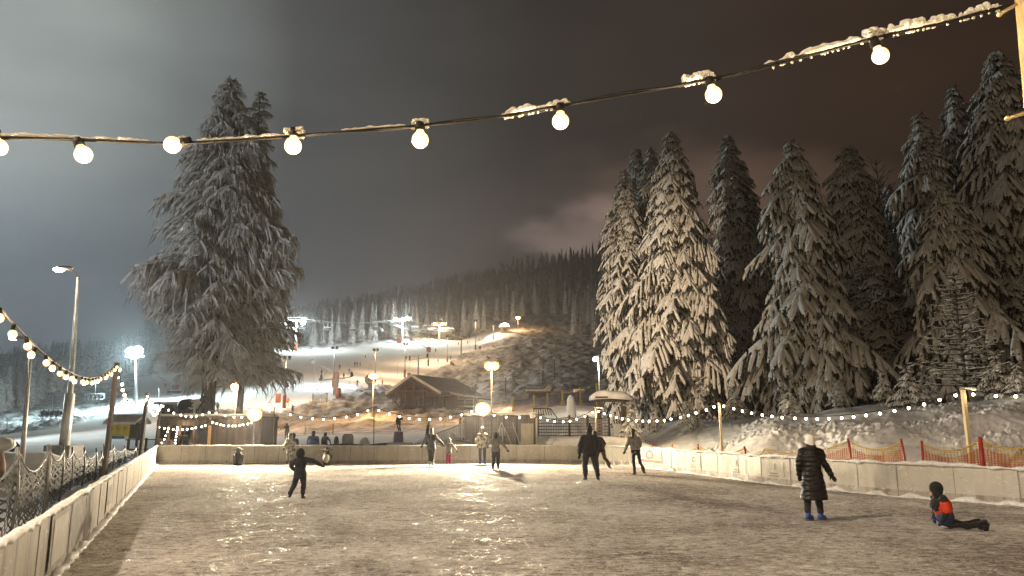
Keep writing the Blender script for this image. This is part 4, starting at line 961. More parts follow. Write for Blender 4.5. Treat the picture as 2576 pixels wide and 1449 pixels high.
string(Vector((4.5, 1.5, 4.6)), Vector((15.5, 9.5, 4.2)), .4, 12, 'added bulb string over the near right of the rink, out of view, as extra light', r=.035, mt=BULBM, power=60, seed=41)  # string added out of view as extra light from the near right
# ---------------------------------------------------------------- buildings and things behind the boards
def wpoly(m, pts, mi=0): m.add(pts, [tuple(range(len(pts)))], mi)
# yellow kiosk
Y = 39.0; a = at(268, 1100, Y); bx = at(325, 1100, Y).x; zt = hz(1065, Y); zb = hz(1104, Y); w = bx - a.x; cx = (a.x + bx) / 2
KR = empty('kiosk', (cx, Y, zb), 0, 'small kiosk with yellow front, blue panel and snow covered gable roof', 'kiosk')
m = MB(); m.box((cx, Y + .6, (zt + zb) / 2), (w, 1.2, zt - zb)); m.build('wall', WOODD, KR, world=True)
m = MB(); m.box((cx, Y - .03, zb + (zt - zb) * .62), (w * .98, .05, (zt - zb) * .74)); yp = m.build('yellow_panel', YEL, KR, world=True)
ol = mat('olive_print', (.22, .20, .05), rough=.7)
m = MB()
for q in (-.32, 0, .32):
    m.tube([(cx + q * w + math.cos(t) * .12, Y - .06, zb + (zt - zb) * .70 + math.sin(t) * .15) for t in np.linspace(0, 2 * PI, 13)], .012, 4, cap=False)
    m.box((cx + q * w, Y - .062, zb + (zt - zb) * .70), (.09, .012, .13))
m.build('printed_emblems', ol, KR, world=True)
m = MB(); m.box((cx - w * .02, Y - .03, zb + (zt - zb) * .10), (w * .98, .05, (zt - zb) * .25)); m.build('white_panel', WHITEC, KR, world=True)
m = MB(); m.box((cx + .05, Y - .066, zb + (zt - zb) * .10), (w * .55, .02, (zt - zb) * .17)); m.build('blue_panel', BLUEP, KR, world=True)
# gable roof, ridge along x
ri = hz(1048, Y); m = MB(); x0, x1 = cx - w / 2 - .12, bx + .38
for y0, z0, y1, z1 in ((Y - .25, zt - .05, Y + .6, ri), (Y + 1.45, zt - .05, Y + .6, ri)):
    m.add([(x0, y0, z0), (x1, y0, z0), (x1, y1, z1), (x0, y1, z1), (x0, y0, z0 + .12), (x1, y0, z0 + .12), (x1, y1, z1 + .13), (x0, y1, z1 + .13)], [(0, 3, 2, 1), (4, 5, 6, 7), (0, 1, 5, 4), (1, 2, 6, 5), (2, 3, 7, 6), (3, 0, 4, 7)])
m.build('roof', SNOW, KR, world=True)
m = MB(); m.box((bx + .18, Y + .1, (zt + zb) / 2 + .05), (.32, .05, zt - zb + .1)); m.box((bx + .34, Y + .35, (zt + zb) / 2 - .05), (.07, .07, zt - zb)); m.build('side_wall', WOODD, KR, world=True)
m = MB()
for q in (-.4, .4): m.bar((cx + q * w, Y + .2, 0), (cx + q * w, Y + .2, zb), .07)
m.build('leg', WOODD, KR, world=True)
# bar with flat roof and a terrace
Y = 38.6
def X(px, y=None): return at(px, 1063, y or Y).x
r0 = hz(1052, Y)
BR = empty('bar_hut', (X(525), Y, 0), 0, 'long flat roofed bar with snowy dark roof edge and dark walls round the trunk', 'bar hut')
m = MB(); m.box(((X(398) + X(655)) / 2, Y + 1.5, r0 + .02), (X(655) - X(398), 3.2, .16)); m.box(((X(398) + X(655)) / 2, Y - .12, r0 - .22), (X(655) - X(398), .06, .30)); m.build('roof', WOODD, BR, world=True)
m = MB(); m.box(((X(396) + X(655)) / 2, Y + 1.5, r0 + .16), (X(655) - X(396) - .1, 3.1, .12)); m.build('roof_snow', SNOW, BR, world=True)
m = MB(); m.box(((X(532) + X(657)) / 2, Y + 1.4, r0 / 2 - .1), (X(657) - X(532), 2.7, r0 + .1)); m.build('wall', WOODD, BR, world=True)
for px in (399, 425, 452, 488): m = MB(); m.bar((X(px), Y + .1, 0), (X(px), Y + .1, r0 - .05), .10); m.build('post', WOODM, BR, world=True)
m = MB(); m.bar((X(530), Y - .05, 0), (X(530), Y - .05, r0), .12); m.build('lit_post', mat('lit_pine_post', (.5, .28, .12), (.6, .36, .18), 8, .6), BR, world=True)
m = MB(); m.bar((X(398), Y + .05, 1.05), (X(490), Y + .05, 1.05), .08); m.bar((X(398), Y + .05, .45), (X(490), Y + .05, .45), .06)
for i in range(16): m.bar((X(400) + i * .125, Y + .05, .2), (X(400) + i * .125, Y + .05, 1.05), .045)
m.build('railing', WOODM, BR, world=True)
m = MB(); m.box(((X(440) + X(528)) / 2, Y + 2.7, .9), (X(528) - X(440), .1, 1.7)); m.build('back_wall', mat('bluish_plank', (.10, .11, .15), (.16, .17, .22), 5, .8), BR, world=True)
m = MB(); m.box((X(500), Y + 1.2, .95), (.6, .5, 1.5)); m.build('cupboard', GREYD, BR, world=True)
string(Vector((X(402), Y - .2, r0 - .35)), Vector((X(528), Y - .2, r0 - .25)), .18, 11, 'small bulb string under the bar roof left of the trunk', r=.042, seed=31, group='bulb strings on the bar')
string(Vector((X(535), Y - .2, r0 - .08)), Vector((X(640), Y - .2, r0 - .1)), .22, 11, 'small bulb string along the bar roof right of the trunk', r=.042, seed=32, group='bulb strings on the bar')
string(Vector((X(452), Y - .25, r0 - .3)), Vector((X(448), Y - .25, .45)), .0, 9, 'bulb string wound down a terrace post of the bar', r=.038, seed=33, group='bulb strings on the bar')
string(Vector((X(432), Y - .25, r0 - .3)), Vector((X(404), Y - .25, .35)), .1, 9, 'bulb string hanging askew on the terrace railing of the bar', r=.034, seed=34, group='bulb strings on the bar')
lamp('bulb_light', (X(470), Y - .4, 1.7), 30, WARM, .2, parent=BR); lamp('bulb_light', (X(590), Y - .5, 2.0), 24, WARM, .2, parent=BR)
# cow figure on the roof
m = MB(); c = Vector((X(470, Y + 2), Y + 2, r0 + .75)); COW = empty('cow_figure', (c.x, c.y, r0 + .22), 0, 'life size black and white cow figure standing on the bar roof', 'cow figure')
CWM = mat('cow_patches', (.02, .02, .02), (.72, .7, .66), 1.6, .5, lo=.49, hi=.51)
m.ball(c, (.62, .26, .30), 14); m.ball(c + Vector((-.25, 0, -.04)), (.34, .27, .32), 12); m.ball(c + Vector((.4, 0, .02)), (.3, .25, .28), 12)
m.tube([c + Vector((.55, 0, .12)), c + Vector((.75, 0, .28)), c + Vector((.88, 0, .36))], [.17, .13, .11], 10); m.tube([c + Vector((.82, 0, .38)), c + Vector((1.0, 0, .28)), c + Vector((1.12, 0, .18))], [.12, .10, .075], 10)
for lx in (-.42, .42):
    for ly in (-.13, .13): m.tube([c + Vector((lx, ly, -.1)), c + Vector((lx * .98 + .02, ly, -.38)), c + Vector((lx, ly, -.58))], [.11, .06, .05], 8)
m.tube([c + Vector((-.6, 0, .12)), c + Vector((-.7, 0, -.1)), c + Vector((-.68, 0, -.35))], [.03, .02, .03], 6); m.build('body', CWM, COW, world=True)
m = MB()
for s in (-1, 1): m.tube([c + Vector((.84, s * .07, .46)), c + Vector((.86, s * .2, .52)), c + Vector((.88, s * .24, .6))], [.025, .018, .008], 6)
m.build('horns', WHITEC, COW, world=True)
# low dark shed roofs behind the bar
m = MB(); a = at(455, 1028, 62); z1 = hz(1018, 62); R2 = empty('shed', (a.x, 62, 0), 0, 'low flat shed with snowy roof behind the cow figure', 'shed')
m.box((a.x, 63, z1 / 2), (3.6, 2.2, z1)); m.build('wall', WOODD, R2, world=True); m = MB(); m.box((a.x, 62.9, z1 + .12), (4.2, 2.8, .22)); m.build('roof_snow', SNOW, R2, world=True)
# wooden rail fence between kiosk and bar
m = MB(); RF = empty('rail_fence', (X(362, 40), 40, 0), 0, 'dark wooden rail fence between the yellow kiosk and the bar', 'rail fence')
for i, px in enumerate((328, 348, 372, 398)): m = MB(); m.bar((X(px, 40), 40, 0), (X(px, 40), 40, 1.15), .10); m.build('post', WOODD, RF, world=True)
for z in (.55, 1.05): m = MB(); m.bar((X(322, 40), 39.95, z), (X(400, 40), 39.95, z + .02), .09, .05); m.build('rail', WOODD, RF, world=True)
# wooden hut with two doors behind the far boards on the right
Y = 38.0; zt = hz(1050, Y); HR = empty('wooden_hut', (X(1258, Y), Y, 0), 0, 'low wooden hut with lattice front and a triangular pale frame on its doors', 'wooden hut')
x0, x1 = X(1172, Y), X(1345, Y)
m = MB(); m.box(((x0 + x1) / 2, Y + 1.3, zt / 2), (x1 - x0, 2.5, zt)); m.build('wall', mat('weathered_plank', (.075, .062, .055), (.15, .125, .11), 5, .85, .5, 22, stretch=(1, 1, .2)), HR, world=True)
m = MB(); m.box(((x0 + x1) / 2, Y + 1.2, zt + .06), (x1 - x0 + .3, 3.0, .12)); m.build('roof', WOODD, HR, world=True)
snow_rim([Vector((x0 - .1, Y - .25, 0)), Vector((x1 + .1, Y - .25, 0))], zt + .13, .14, .09, 8, 'roof_snow', HR)
m = MB(); m.box(((x0 + x1) / 2, Y + 1.3, zt + .17), (x1 - x0 + .2, 2.7, .10)); m.build('snow', SNOW, HR, world=True)
lat = MB()
for i in range(int((x1 - x0) / .13)): lat.bar((x0 + .05 + i * .13, Y - .01, .25), (x0 + .05 + i * .13, Y - .01, zt - .12), .022, .02)
for i in range(9): lat.bar((x0 + .03, Y + .012, .3 + i * .2), (x1 - .03, Y + .012, .3 + i * .2), .02, .02)
lat.build('lattice', GREYM, HR, world=True)
for px in (1172, 1204, 1237, 1268, 1300, 1345): m = MB(); m.bar((X(px, Y), Y - .04, 0), (X(px, Y), Y - .04, zt), .09, .06); m.build('post', WOODD, HR, world=True)
m = MB()
for (ax, az, bx_, bz) in ((1242, 1118, 1262, 1062), (1262, 1062, 1287, 1118), (1308, 1118, 1330, 1064), (1289, 1064, 1308, 1118)): m.bar((X(ax, Y), Y - .09, hz(az, Y)), (X(bx_, Y), Y - .09, hz(bz, Y)), .05, .03)
m.build('brace', PALEM, HR, world=True)
m = MB()
for i in range(4): m.bar((X(1257 + i * 4, Y), Y - .1, hz(1096, Y)), (X(1257 + i * 4, Y), Y - .1, hz(1076, Y)), .03)
m.bar((X(1265, Y), Y - .1, hz(1112, Y)), (X(1265, Y), Y - .1, hz(1076, Y)), .04); m.build('hanging_rack', PALEM, HR, world=True)
m = MB(); m.box((X(1326, Y), Y - .12, 1.05), (.62, .05, 1.7)); m.build('door', mat('cream_door', (.30, .27, .21), (.36, .33, .26), 4, .6), HR, world=True)
# brown net fences with posts on the snow wall, right of the hut
NETM = {}
def netmat(name, col, cell=9.0, th=.18, stretch=(1, 1, 1), rot=.785):
    m = bpy.data.materials.new(name); m.use_nodes = True; nt = m.node_tree; n = nt.nodes; l = nt.links; b = n['Principled BSDF']; out = n['Material Output']
    b.inputs['Base Color'].default_value = (*col, 1); b.inputs['Roughness'].default_value = .8
    uv = n.new('ShaderNodeUVMap'); mp = n.new('ShaderNodeMapping'); l.new(uv.outputs[0], mp.inputs[0]); mp.inputs['Scale'].default_value = (cell * stretch[0], cell * stretch[1], 1); mp.inputs['Rotation'].default_value = (0, 0, rot)
    s = n.new('ShaderNodeSeparateXYZ'); l.new(mp.outputs[0], s.inputs[0]); mx = None
    for ax in 'XY':
        f = n.new('ShaderNodeMath'); f.operation = 'FRACT'; l.new(s.outputs[ax], f.inputs[0]); c = n.new('ShaderNodeMath'); c.operation = 'LESS_THAN'; l.new(f.outputs[0], c.inputs[0]); c.inputs[1].default_value = th
        if mx is None: mx = c
        else:
            q = n.new('ShaderNodeMath'); q.operation = 'MAXIMUM'; l.new(mx.outputs[0], q.inputs[0]); l.new(c.outputs[0], q.inputs[1]); mx = q
    t = n.new('ShaderNodeBsdfTransparent'); ms = n.new('ShaderNodeMixShader'); l.new(mx.outputs[0], ms.inputs[0]); l.new(t.outputs[0], ms.inputs[1]); l.new(b.outputs[0], ms.inputs[2]); l.new(ms.outputs[0], out.inputs[0])
    return m
def net(name, pts, heights, sag, mt, parent, thick=.0, z0=0.02, bulge=.06, basez=None):
    """net panels hung between the given foot points; heights at the posts; swags between them"""
    vs = []; fs = []; uv = []; NR = 7; dist = 0
    cols = []
    for i in range(len(pts) - 1):
        a, b = pts[i], pts[i + 1]; L = (b - a).length; k = 12
        for j in range(k + (1 if i == len(pts) - 2 else 0)):
            t = j / k; p = a.lerp(b, t); h = heights[i] * (1 - t) + heights[i + 1] * t - sag * 4 * t * (1 - t); cols.append((p, h, dist + L * t, math.sin(t * PI)))
        dist += L
    for (p, h, d, q) in cols:
        for r_ in range(NR):
            f = r_ / (NR - 1); vs.append((p.x, p.y + bulge * q * math.sin(f * PI) * (1 if int(d * 3) % 2 else -1), p.z + z0 + (h - z0) * f)); uv.append((d, h * f))
    n = len(cols); fs = [(i * NR + j, (i + 1) * NR + j, (i + 1) * NR + j + 1, i * NR + j + 1) for i in range(n - 1) for j in range(NR - 1)]
    m = MB(); m.add(vs, fs, 0, True); o = m.build(name, mt, parent, world=parent is not None); ul = o.data.uv_layers.new(name='UVMap')
    for lp in o.data.loops: ul.data[lp.index].uv = uv[lp.vertex_index]
    e = MB(); e.tube([Vector((p.x, p.y, p.z + h)) for (p, h, d, q) in cols], .018, 5, cap=False); return o, e
BN = netmat('brown_netting', (.22, .18, .165), 11, .38, (1, .55, 1), 0)
Y = 40.5; NF = empty('net_fence', (X(1420, Y), Y, 0), 0, 'brown net fence on dark posts, right of the wooden hut', 'net fence')
pp = []
for px in (1353, 1433, 1478, 1533): b = on(px, Y, 1100); b.z = max(b.z, hz(1106, Y)); pp.append(b)
o, e = net('netting', pp, [hz(1048, Y) - p.z for p in pp], .12, BN, NF); e.build('edge_rope', BLACK, NF, world=True)
for p in pp: m = MB(); m.bar(p - Vector((0, 0, .6)), Vector((p.x, p.y, hz(1044, Y))), .11); m.build('post', WOODD, NF, world=True)
# snow piled behind the far boards under it
m = MB(); xs = np.linspace(X(1355, 38), X(1640, 35), 60); 
def mound(name, label, pxs, Yc, tops, dep=1.6, seed=1, mt=SNOW, amp=.10, cat='snow pile', stuff=True):
    xs = np.linspace(pxs[0], pxs[-1], 70); vs = []; fs = []
    for i, px in enumerate(xs):
        Yb = np.interp(px, pxs, Yc); t = hz(float(np.interp(px, pxs, tops)), Yb); 
        for j in range(9):
            f = j / 8; p = at(px, 1063, Yb - dep * .5 + dep * f); zz = t * (math.sin(PI * min(1, .08 + f * .92)) ** .55 if 0 < f < 1 else -.1)
            vs.append((p.x, p.y, zz + float(fbm(np.array([p.x * 1.6]), np.array([p.y * 1.6 + seed]), 3, seed)[0]) * amp))
    fs = [(i * 9 + j, (i + 1) * 9 + j, (i + 1) * 9 + j + 1, i * 9 + j + 1) for i in range(len(xs) - 1) for j in range(8)]
    m = MB(); m.add(vs, fs, 0, True); o = m.build(name, mt); return tag(o, label, cat, kind='stuff' if stuff else None)
mound('snow', 'smooth dark snow wall behind the far boards under the net fence', (1346, 1440, 1540, 1600, 1700), (39.6, 39.2, 37.5, 36.0, 33.5), (1098, 1098, 1096, 1106, 1140), 2.2, 3, amp=.06)
# timber shelter with a thick snow roof and notice board
Y = 41; SR = empty('notice_shelter', (X(1537, Y), Y, 0), 0, 'timber shelter with a thick curved snow roof and a notice board', 'shelter'); zt = hz(1003, Y)
for px, w in ((1508, .22), (1569, .26)): m = MB(); m.bar((X(px, Y), Y, 0), (X(px, Y), Y, zt), w); m.build('post', WOODD, SR, world=True)
m = MB(); m.bar((X(1497, Y), Y, zt - .08), (X(1584, Y), Y, zt - .08), .2); m.box((X(1540, Y), Y + .3, zt + .06), (1.95, 1.9, .08)); m.build('roof', WOODD, SR, world=True)
m = MB(); ringp = []
for i in range(15):
    t = i / 14; x = X(1489, Y) + (X(1590, Y) - X(1489, Y)) * t; h = .42 * math.sin(PI * min(.97, .06 + t * .92)) ** .5 * (1 + .15 * math.sin(t * 9)); dz = -.05 - .18 * abs(t - .45) ** 1.3
    ringp.append([(x, Y - .75 + .2 * math.sin(t * 7), zt + .05 + dz), (x, Y - .6, zt + .1 + h * .85 + dz), (x, Y - .1, zt + .12 + h + dz), (x, Y + .6, zt + .12 + h + dz), (x, Y + 1.2, zt + .1 + h * .7 + dz), (x, Y + 1.3, zt + .05 + dz)])
vs = [p for r_ in ringp for p in r_]; fs = [(i * 6 + j, i * 6 + (j + 1) % 6, (i + 1) * 6 + (j + 1) % 6, (i + 1) * 6 + j) for i in range(14) for j in range(6)] + [tuple(range(6))[::-1], tuple(84 + j for j in range(6))]
m.add(vs, [f[::-1] for f in fs], 0, True); m.build('roof_snow', SNOW, SR, world=True)
m = MB(); m.box((X(1582, Y), Y - .05, hz(1032, Y)), (.62, .06, 1.3)); m.build('notice_board', mat('grey_notice_board', (.22, .21, .19), (.3, .28, .25), 5, .7), SR, world=True)
m = MB(); m.box((X(1582, Y), Y - .085, hz(1018, Y)), (.5, .02, .1)); m.build('lettering_strip', GREYM, SR, world=True)
# white bell shaped snow figure and playground bits
Y = 52; p = on(1438, Y, 1063); zt = hz(993, Y); z0 = min(hz(1056, Y), p.z + .3); m = MB(); H = zt - z0
m.loft([(z0 - .8, .95, .7, p.x, Y), (z0, .72, .55, p.x, Y), (z0 + H * .12, .45, .4, p.x, Y), (z0 + H * .3, .34, .32, p.x, Y), (z0 + H * .7, .31, .3, p.x - .02, Y), (z0 + H * .88, .25, .25, p.x - .03, Y), (z0 + H * .97, .14, .14, p.x - .04, Y), (z0 + H, .03, .03, p.x - .04, Y)], 16)
tag(m.build('snow_capped_post', SNOW), 'round topped pillar wrapped in snow beside the timber shelter', 'snow pillar')
# blue net fence with yellow stakes over the bright snow
BLN = netmat('blue_netting', (.10, .10, .24), 6, .5, (1, 1, 1), .785)
NB = empty('net_fence', on(1400, 92), 0, 'blue net fence on yellow stakes above the brightly lit snow', 'net fence'); pp = []
for px, base, top in ((1290, 1036, 1000), (1343, 1028, 993), (1377, 1026, 988), (1415, 1023, 983), (1460, 1018, 975), (1502, 1012, 965)):
    b = on(px, 96, base); pp.append((b, hz(top, 96)))
o, e = net('netting', [p for p, _ in pp], [(t - p.z) * .85 for p, t in pp], .2, BLN, NB); e.build('edge_rope', BLUEC, NB, world=True)
for p, t in pp: m = MB(); m.bar(p - Vector((0, 0, .4)), Vector((p.x, p.y, t)), .2); m.build('stake', YEL, NB, world=True)
# short plain stakes along the orange lit snow
for px, base, top in ((791, 1093, 1070), (823, 1090, 1075), (907, 1085, 1052), (1065, 1070, 1045), (1105, 1064, 1040)):
    pass
STK = None
for k, (px, Y, top) in enumerate(((663, 95, 1070), (768, 92, 1078), (838, 90, 1066), (1073, 88, 1047), (1119, 90, 1040), (1155, 90, 1035))):
    b = on(px, Y, 1080); h = max(.9, hz(top, Y) - b.z)
    if STK is None:
        m = MB(); m.bar((0, 0, -.4), (0, 0, 1.6), .13); m.box((0, 0, 1.62), (.17, .17, .06)); STK = m.build('stake', YEL); tag(STK, 'short yellow stake at the edge of the orange lit snow', 'stake', 'yellow stakes along the snow edge'); STK.location = b
    else: dup(STK, b, 0, (1, 1, h / 1.6))
# chalet
Y = 150.0; gx = lambda px, y=Y: X(px, y)
CH = empty('chalet', (gx(1083), Y, hz(1036, Y)), 0, 'brown wooden chalet with a wide snow covered gable roof and terrace', 'chalet'); zf = hz(1022, Y); ze = hz(995, Y); za = hz(953, Y); zr = zf
WB = mat('chalet_wood', (.075, .036, .022), (.13, .065, .038), .8, .75, .4, 6, stretch=(4, 1, .4)); GL = mat('dark_window_glass', (.012, .013, .016), rough=.4, spec=.3)
xl, xm, xr = gx(994), gx(1048), gx(1120); xa = gx(1046)
m = MB(); poly = [(xl, zf - 1), (xr, zf - 1), (xr, hz(985, Y)), (xa, za - .4), (xl, hz(985, Y))]; m.prism(poly, Y, Y + 16); m.build('wall', WB, CH, world=True)
m = MB(); 
def roof_slab(m, x0, z0, x1, z1, y0, y1, th):
    d = Vector((x1 - x0, 0, z1 - z0)).normalized(); nrm = Vector((-d.z, 0, d.x)) * th * (1 if d.x > 0 else -1)
    v = [Vector((x0, y0, z0)), Vector((x1, y0, z1)), Vector((x1, y1, z1)), Vector((x0, y1, z0))]; v += [q + nrm for q in v]
    m.add(v, [(0, 3, 2, 1), (4, 5, 6, 7), (0, 1, 5, 4), (1, 2, 6, 5), (2, 3, 7, 6), (3, 0, 4, 7)])
zl = hz(998, Y); zrr = hz(999, Y)
roof_slab(m, gx(976), zl, xa, za, Y - 3, Y + 17, .35); roof_slab(m, gx(1128), zrr, xa, za, Y - 3, Y + 17, .35); m.build('roof', WOODM, CH, world=True)
m = MB(); roof_slab(m, gx(975), zl + .42, xa + .1, za + .42, Y - 3.1, Y + 17, .5); roof_slab(m, gx(1129), zrr + .42, xa - .1, za + .42, Y - 3.1, Y + 17, .5); m.build('roof_snow', SNOW, CH, world=True)
m = MB(); roof_slab(m, gx(1168), hz(1003, Y), gx(1118), hz(992, Y), Y + 1, Y + 15, .3); m.build('side_roof', WOODM, CH, world=True); m = MB(); roof_slab(m, gx(1169), hz(1003, Y) + .32, gx(1117), hz(992, Y) + .32, Y + .9, Y + 15, .4); m.build('side_roof_snow', SNOW, CH, world=True)
m = MB(); m.box(((gx(1120) + gx(1158)) / 2, Y + 5, (zf + hz(1000, Y)) / 2 - .4), (gx(1158) - gx(1120), 9, hz(1000, Y) - zf + .9)); m.build('side_wall', WB, CH, world=True)
for (p0, p1, q0, q1) in ((1013, 1030, 974, 982), (1033, 1050, 971, 982), (1060, 1075, 974, 984), (1050, 1060, 1000, 1016), (1066, 1082, 997, 1012), (1088, 1104, 998, 1012), (1002, 1016, 998, 1015)):
    f = MB(); xx = (gx(p0) + gx(p1)) / 2; zz = (hz(q0, Y) + hz(q1, Y)) / 2; ww = gx(p1) - gx(p0); hh = hz(q0, Y) - hz(q1, Y); 
    for s in (-1, 1): f.box((xx + s * (ww / 2 + .06), Y - .1, zz), (.14, .16, hh + .26)); f.box((xx, Y - .1, zz + s * (hh / 2 + .06)), (ww, .16, .13))
    fo = f.build('window', WOODM, CH, world=True); g = MB(); g.box((xx, Y - .03, zz), (ww, .05, hh)); go = g.build('pane', GL, fo); go.data.transform(Matrix.Translation(-CH.location))
m = MB(); m.box((gx(1043), Y - .08, hz(1012, Y)), (1.5, .12, 2.4)); m.build('door', mat('pale_door', (.16, .10, .06), rough=.6), CH, world=True)
for px in (998, 1025, 1050, 1078, 1110): m = MB(); m.bar((gx(px), Y - 2.2, zf - .2), (gx(px), Y - 2.2, hz(min(998, 955 + abs(px - 1046) * .62), Y) - .2), .32); m.build('pillar', WOODM, CH, world=True)
m = MB(); m.bar((gx(1000), Y - 2.3, hz(984, Y)), (gx(1092), Y - 2.3, hz(984, Y)), .3); m.build('tie_beam', WOODM, CH, world=True)
m = MB(); m.box(((gx(1030) + gx(1240)) / 2, Y - 2.2, zf - .15), (gx(1240) - gx(1030), 5, .25)); m.box(((gx(1030) + gx(1200)) / 2, Y - 1.9, zf - 1.6), (gx(1200) - gx(1030), 4, 2.6)); m.build('terrace', WOODD, CH, world=True)
m = MB(); zt_ = hz(1008, Y)
m.bar((gx(1030), Y - 4.6, zt_), (gx(1230), Y - 4.6, zt_), .16); m.bar((gx(1030), Y - 4.6, zt_ - .5), (gx(1230), Y - 4.6, zt_ - .5), .07)
for i in range(10): m.bar((gx(1030 + i * 22), Y - 4.6, zf), (gx(1030 + i * 22), Y - 4.6, zt_), .15)
m.bar((gx(1030), Y - 4.6, zt_), (gx(1005), Y - 4.6, hz(1032, Y)), .14); m.build('railing', WOODD, CH, world=True)
CH.rotation_euler = (0, 0, -.38)
# small sheds on the rough slope
for px0, px1, ytop, ybot, Yd, lab in ((1331, 1377, 985, 1013, 140, 'small dark shed with a snowy lean-to roof right of the orange lamp'),):
    b0 = on((px0 + px1) / 2, Yd, ybot); sh = empty('shed', b0, 0, lab, 'shed'); zt, z0 = hz(ytop + 3, Yd), hz(ybot + 4, Yd); xc = (X(px0, Yd) + X(px1, Yd)) / 2; w = X(px1, Yd) - X(px0, Yd)
    m = MB(); m.box((xc, Yd + 1.8, (zt + z0) / 2), (w, 3.4, zt - z0)); m.build('wall', WOODD, sh, world=True)
    m = MB(); m.box((xc + .05, Yd + 1.5, zt + .15), (w + 1.0, 4.4, .2)); m.build('roof', WOODD, sh, world=True)
    m = MB(); m.box((xc, Yd + 1.5, zt + .42), (w + 1.1, 4.5, .38)); m.box((xc + w / 2 + .2, Yd + 1.5, zt + .8), (.9, 4.3, .9), rot=Matrix.Rotation(-.7, 3, 'Y')); m.build('roof_snow', SNOW, sh, world=True)
    m = MB(); m.box((xc - w * .22, Yd - .02, z0 + .9), (.75, .08, 1.0)); m.build('panel', PALEM, sh, world=True)
p = at(1457, 1000, 110); m = MB(); m.box((p.x, 110, p.z - 1), (.9, .9, 3.4)); q = m.build('column', WOODM); m = MB(); m.box((p.x, 110, p.z + .95), (1.5, 1.4, .5)); cap_ = m.build('snow_cap', SNOW); 
ck = empty('stone_chimney', (p.x, 110, p.z - 2.6), 0, 'narrow brown chimney like pillar with a snow cap beyond the blue net', 'pillar')
for ob in (q, cap_): ob.data.transform(Matrix.Translation(-ck.location)); ob.parent = ck
# old posts sticking out of the rough slope
SP_ = None
for k, (px, Y, h) in enumerate(((1272, 170, 4), (1290, 185, 4.5), (1366, 180, 4), (1367, 215, 5), (1395, 190, 5), (1410, 240, 4.5), (1400, 330, 4), (1425, 335, 4), (1195, 160, 5), (1347, 350, 3), (1240, 145, 3))):
    b = on(px, Y)
    if SP_ is None:
        SP_ = empty('snowy_post', b, 0, 'thin snow capped post on the rough slope above the shed', 'post', 'snow capped posts on the rough slope'); m = MB(); m.bar((0, 0, -.5), (0, 0, 4), .28); m.bar((-.9, 0, 3.1), (.9, 0, 3.1), .16); m.build('shaft', WOODD, SP_); m = MB(); m.ball((0, 0, 4.08), (.34, .34, .2), 8); m.build('snow_cap', SNOW, SP_)
    else: dup(SP_, b, k * .5, (1, 1, h / 4))
# fallen trunks / drifts on the rough slope under snow are in the terrain
# lift station at the top, hut on the mound
Y = 436; a = on(1108, Y, 868); ls = empty('lift_station', a, 0, 'dark chairlift station with a snowy flat roof at the treeline', 'lift station'); w = X(1145, Y) - X(1078, Y)
m = MB(); m.box((a.x, Y + 4, a.z + 3.0), (w * .9, 9, 5.5)); m.build('wall', WOODD, ls, world=True); m = MB(); m.box((a.x, Y + 3, a.z + 6.2), (w, 12, .7)); m.build('roof_snow', SNOW, ls, world=True)
m = MB()
for i in range(5): m.box((a.x - w * .36 + i * w * .18, Y - .55, a.z + 3.2), (w * .12, .1, 2.6))
m.build('window', GL, ls, world=True)
Y = 405; a = on(1269, Y, 835); a.z = hz(835, Y); hh = empty('log_hut', a, 0, 'tiny log hut with a snow roof on the white mound at the top', 'hut')
m = MB(); m.box((a.x, Y, a.z + 1.2), (4.2, 3.2, 3.0)); m.build('wall', WOODM, hh, world=True); m = MB(); m.prism([(a.x - 3.1, a.z + 2.6), (a.x + 3.1, a.z + 2.6), (a.x + 2.2, a.z + 4.2), (a.x, a.z + 5.1), (a.x - 2.2, a.z + 4.2)], Y - 2.4, Y + 2.4); m.build('roof_snow', SNOW, hh, world=True)
m = MB(); m.box((a.x, Y - 1.66, a.z + 1.2), (1.4, .1, 1.5)); m.build('window', GL, hh, world=True)
lamp('hut_lamp_light', (a.x + 2, Y - 4, a.z + 5.5), 900, CREAM, .4, parent=hh)
mm = MB(); c = at(1290, 838, 408); vs = []
mm.ball((c.x - 3, 410, c.z - 5.0), (14, 9, 6.2), 28); tag(mm.build('snow', SNOW), 'rounded white snow mound under the tiny log hut', 'snow mound', kind='stuff')
# T-bar lift: pylons with cross arms and hangers
TB = [(833, 170, 999, 942, 1), (1052, 228, 930, 893, 0), (1163, 345, 892, 847, 0)]
for k, (px, Y, by, ty, big) in enumerate([(844, 168, 1003, 935, 1), (1052, 232, 935, 893, 0), (1160, 335, 893, 845, 0)]):
    b = on(px, Y, by); zt = hz(ty, Y); s = (1.0, .8, 1.1)[k]
    r_ = empty('tow_lift_pylon', b, 0, ('big grey tow lift pylon with two arms at the lower piste', 'tow lift pylon with a slanted arm above the chalet roof', 'tall double tow lift pylon high on the piste')[k], 'lift pylon', 'tow lift pylons on the piste')
    m = MB(); m.bar((b.x, Y, b.z - 1), (b.x, Y, zt), .55 * s, .4); m.build('mast', GREYM, r_, world=True)
    m = MB(); za_ = zt - (zt - b.z) * (.30 if k == 0 else .15); m.bar((b.x - 3.8 * s, Y, za_ - .5), (b.x + 3.4 * s, Y, za_ + .35), .22); m.build('crossarm', GREYM, r_, world=True)
    for q in (-1, 1):
        m = MB(); m.bar((b.x + q * 3.5 * s, Y - .9, za_ + q * .35 + .1), (b.x + q * 3.5 * s, Y + .9, za_ + q * .35 + .4), .3, .4); m.ball((b.x + q * 3.4 * s, Y, za_ + q * .35 + .7), (.3, .25, .6), 8); m.build('pulley_set', BLACK, r_, world=True)
    if k == 0: m = MB(); m.box((b.x, Y - .1, b.z + 1.6), (1.0, .9, 3.6)); m.build('control_box', GREYM, r_, world=True)
TBH = None
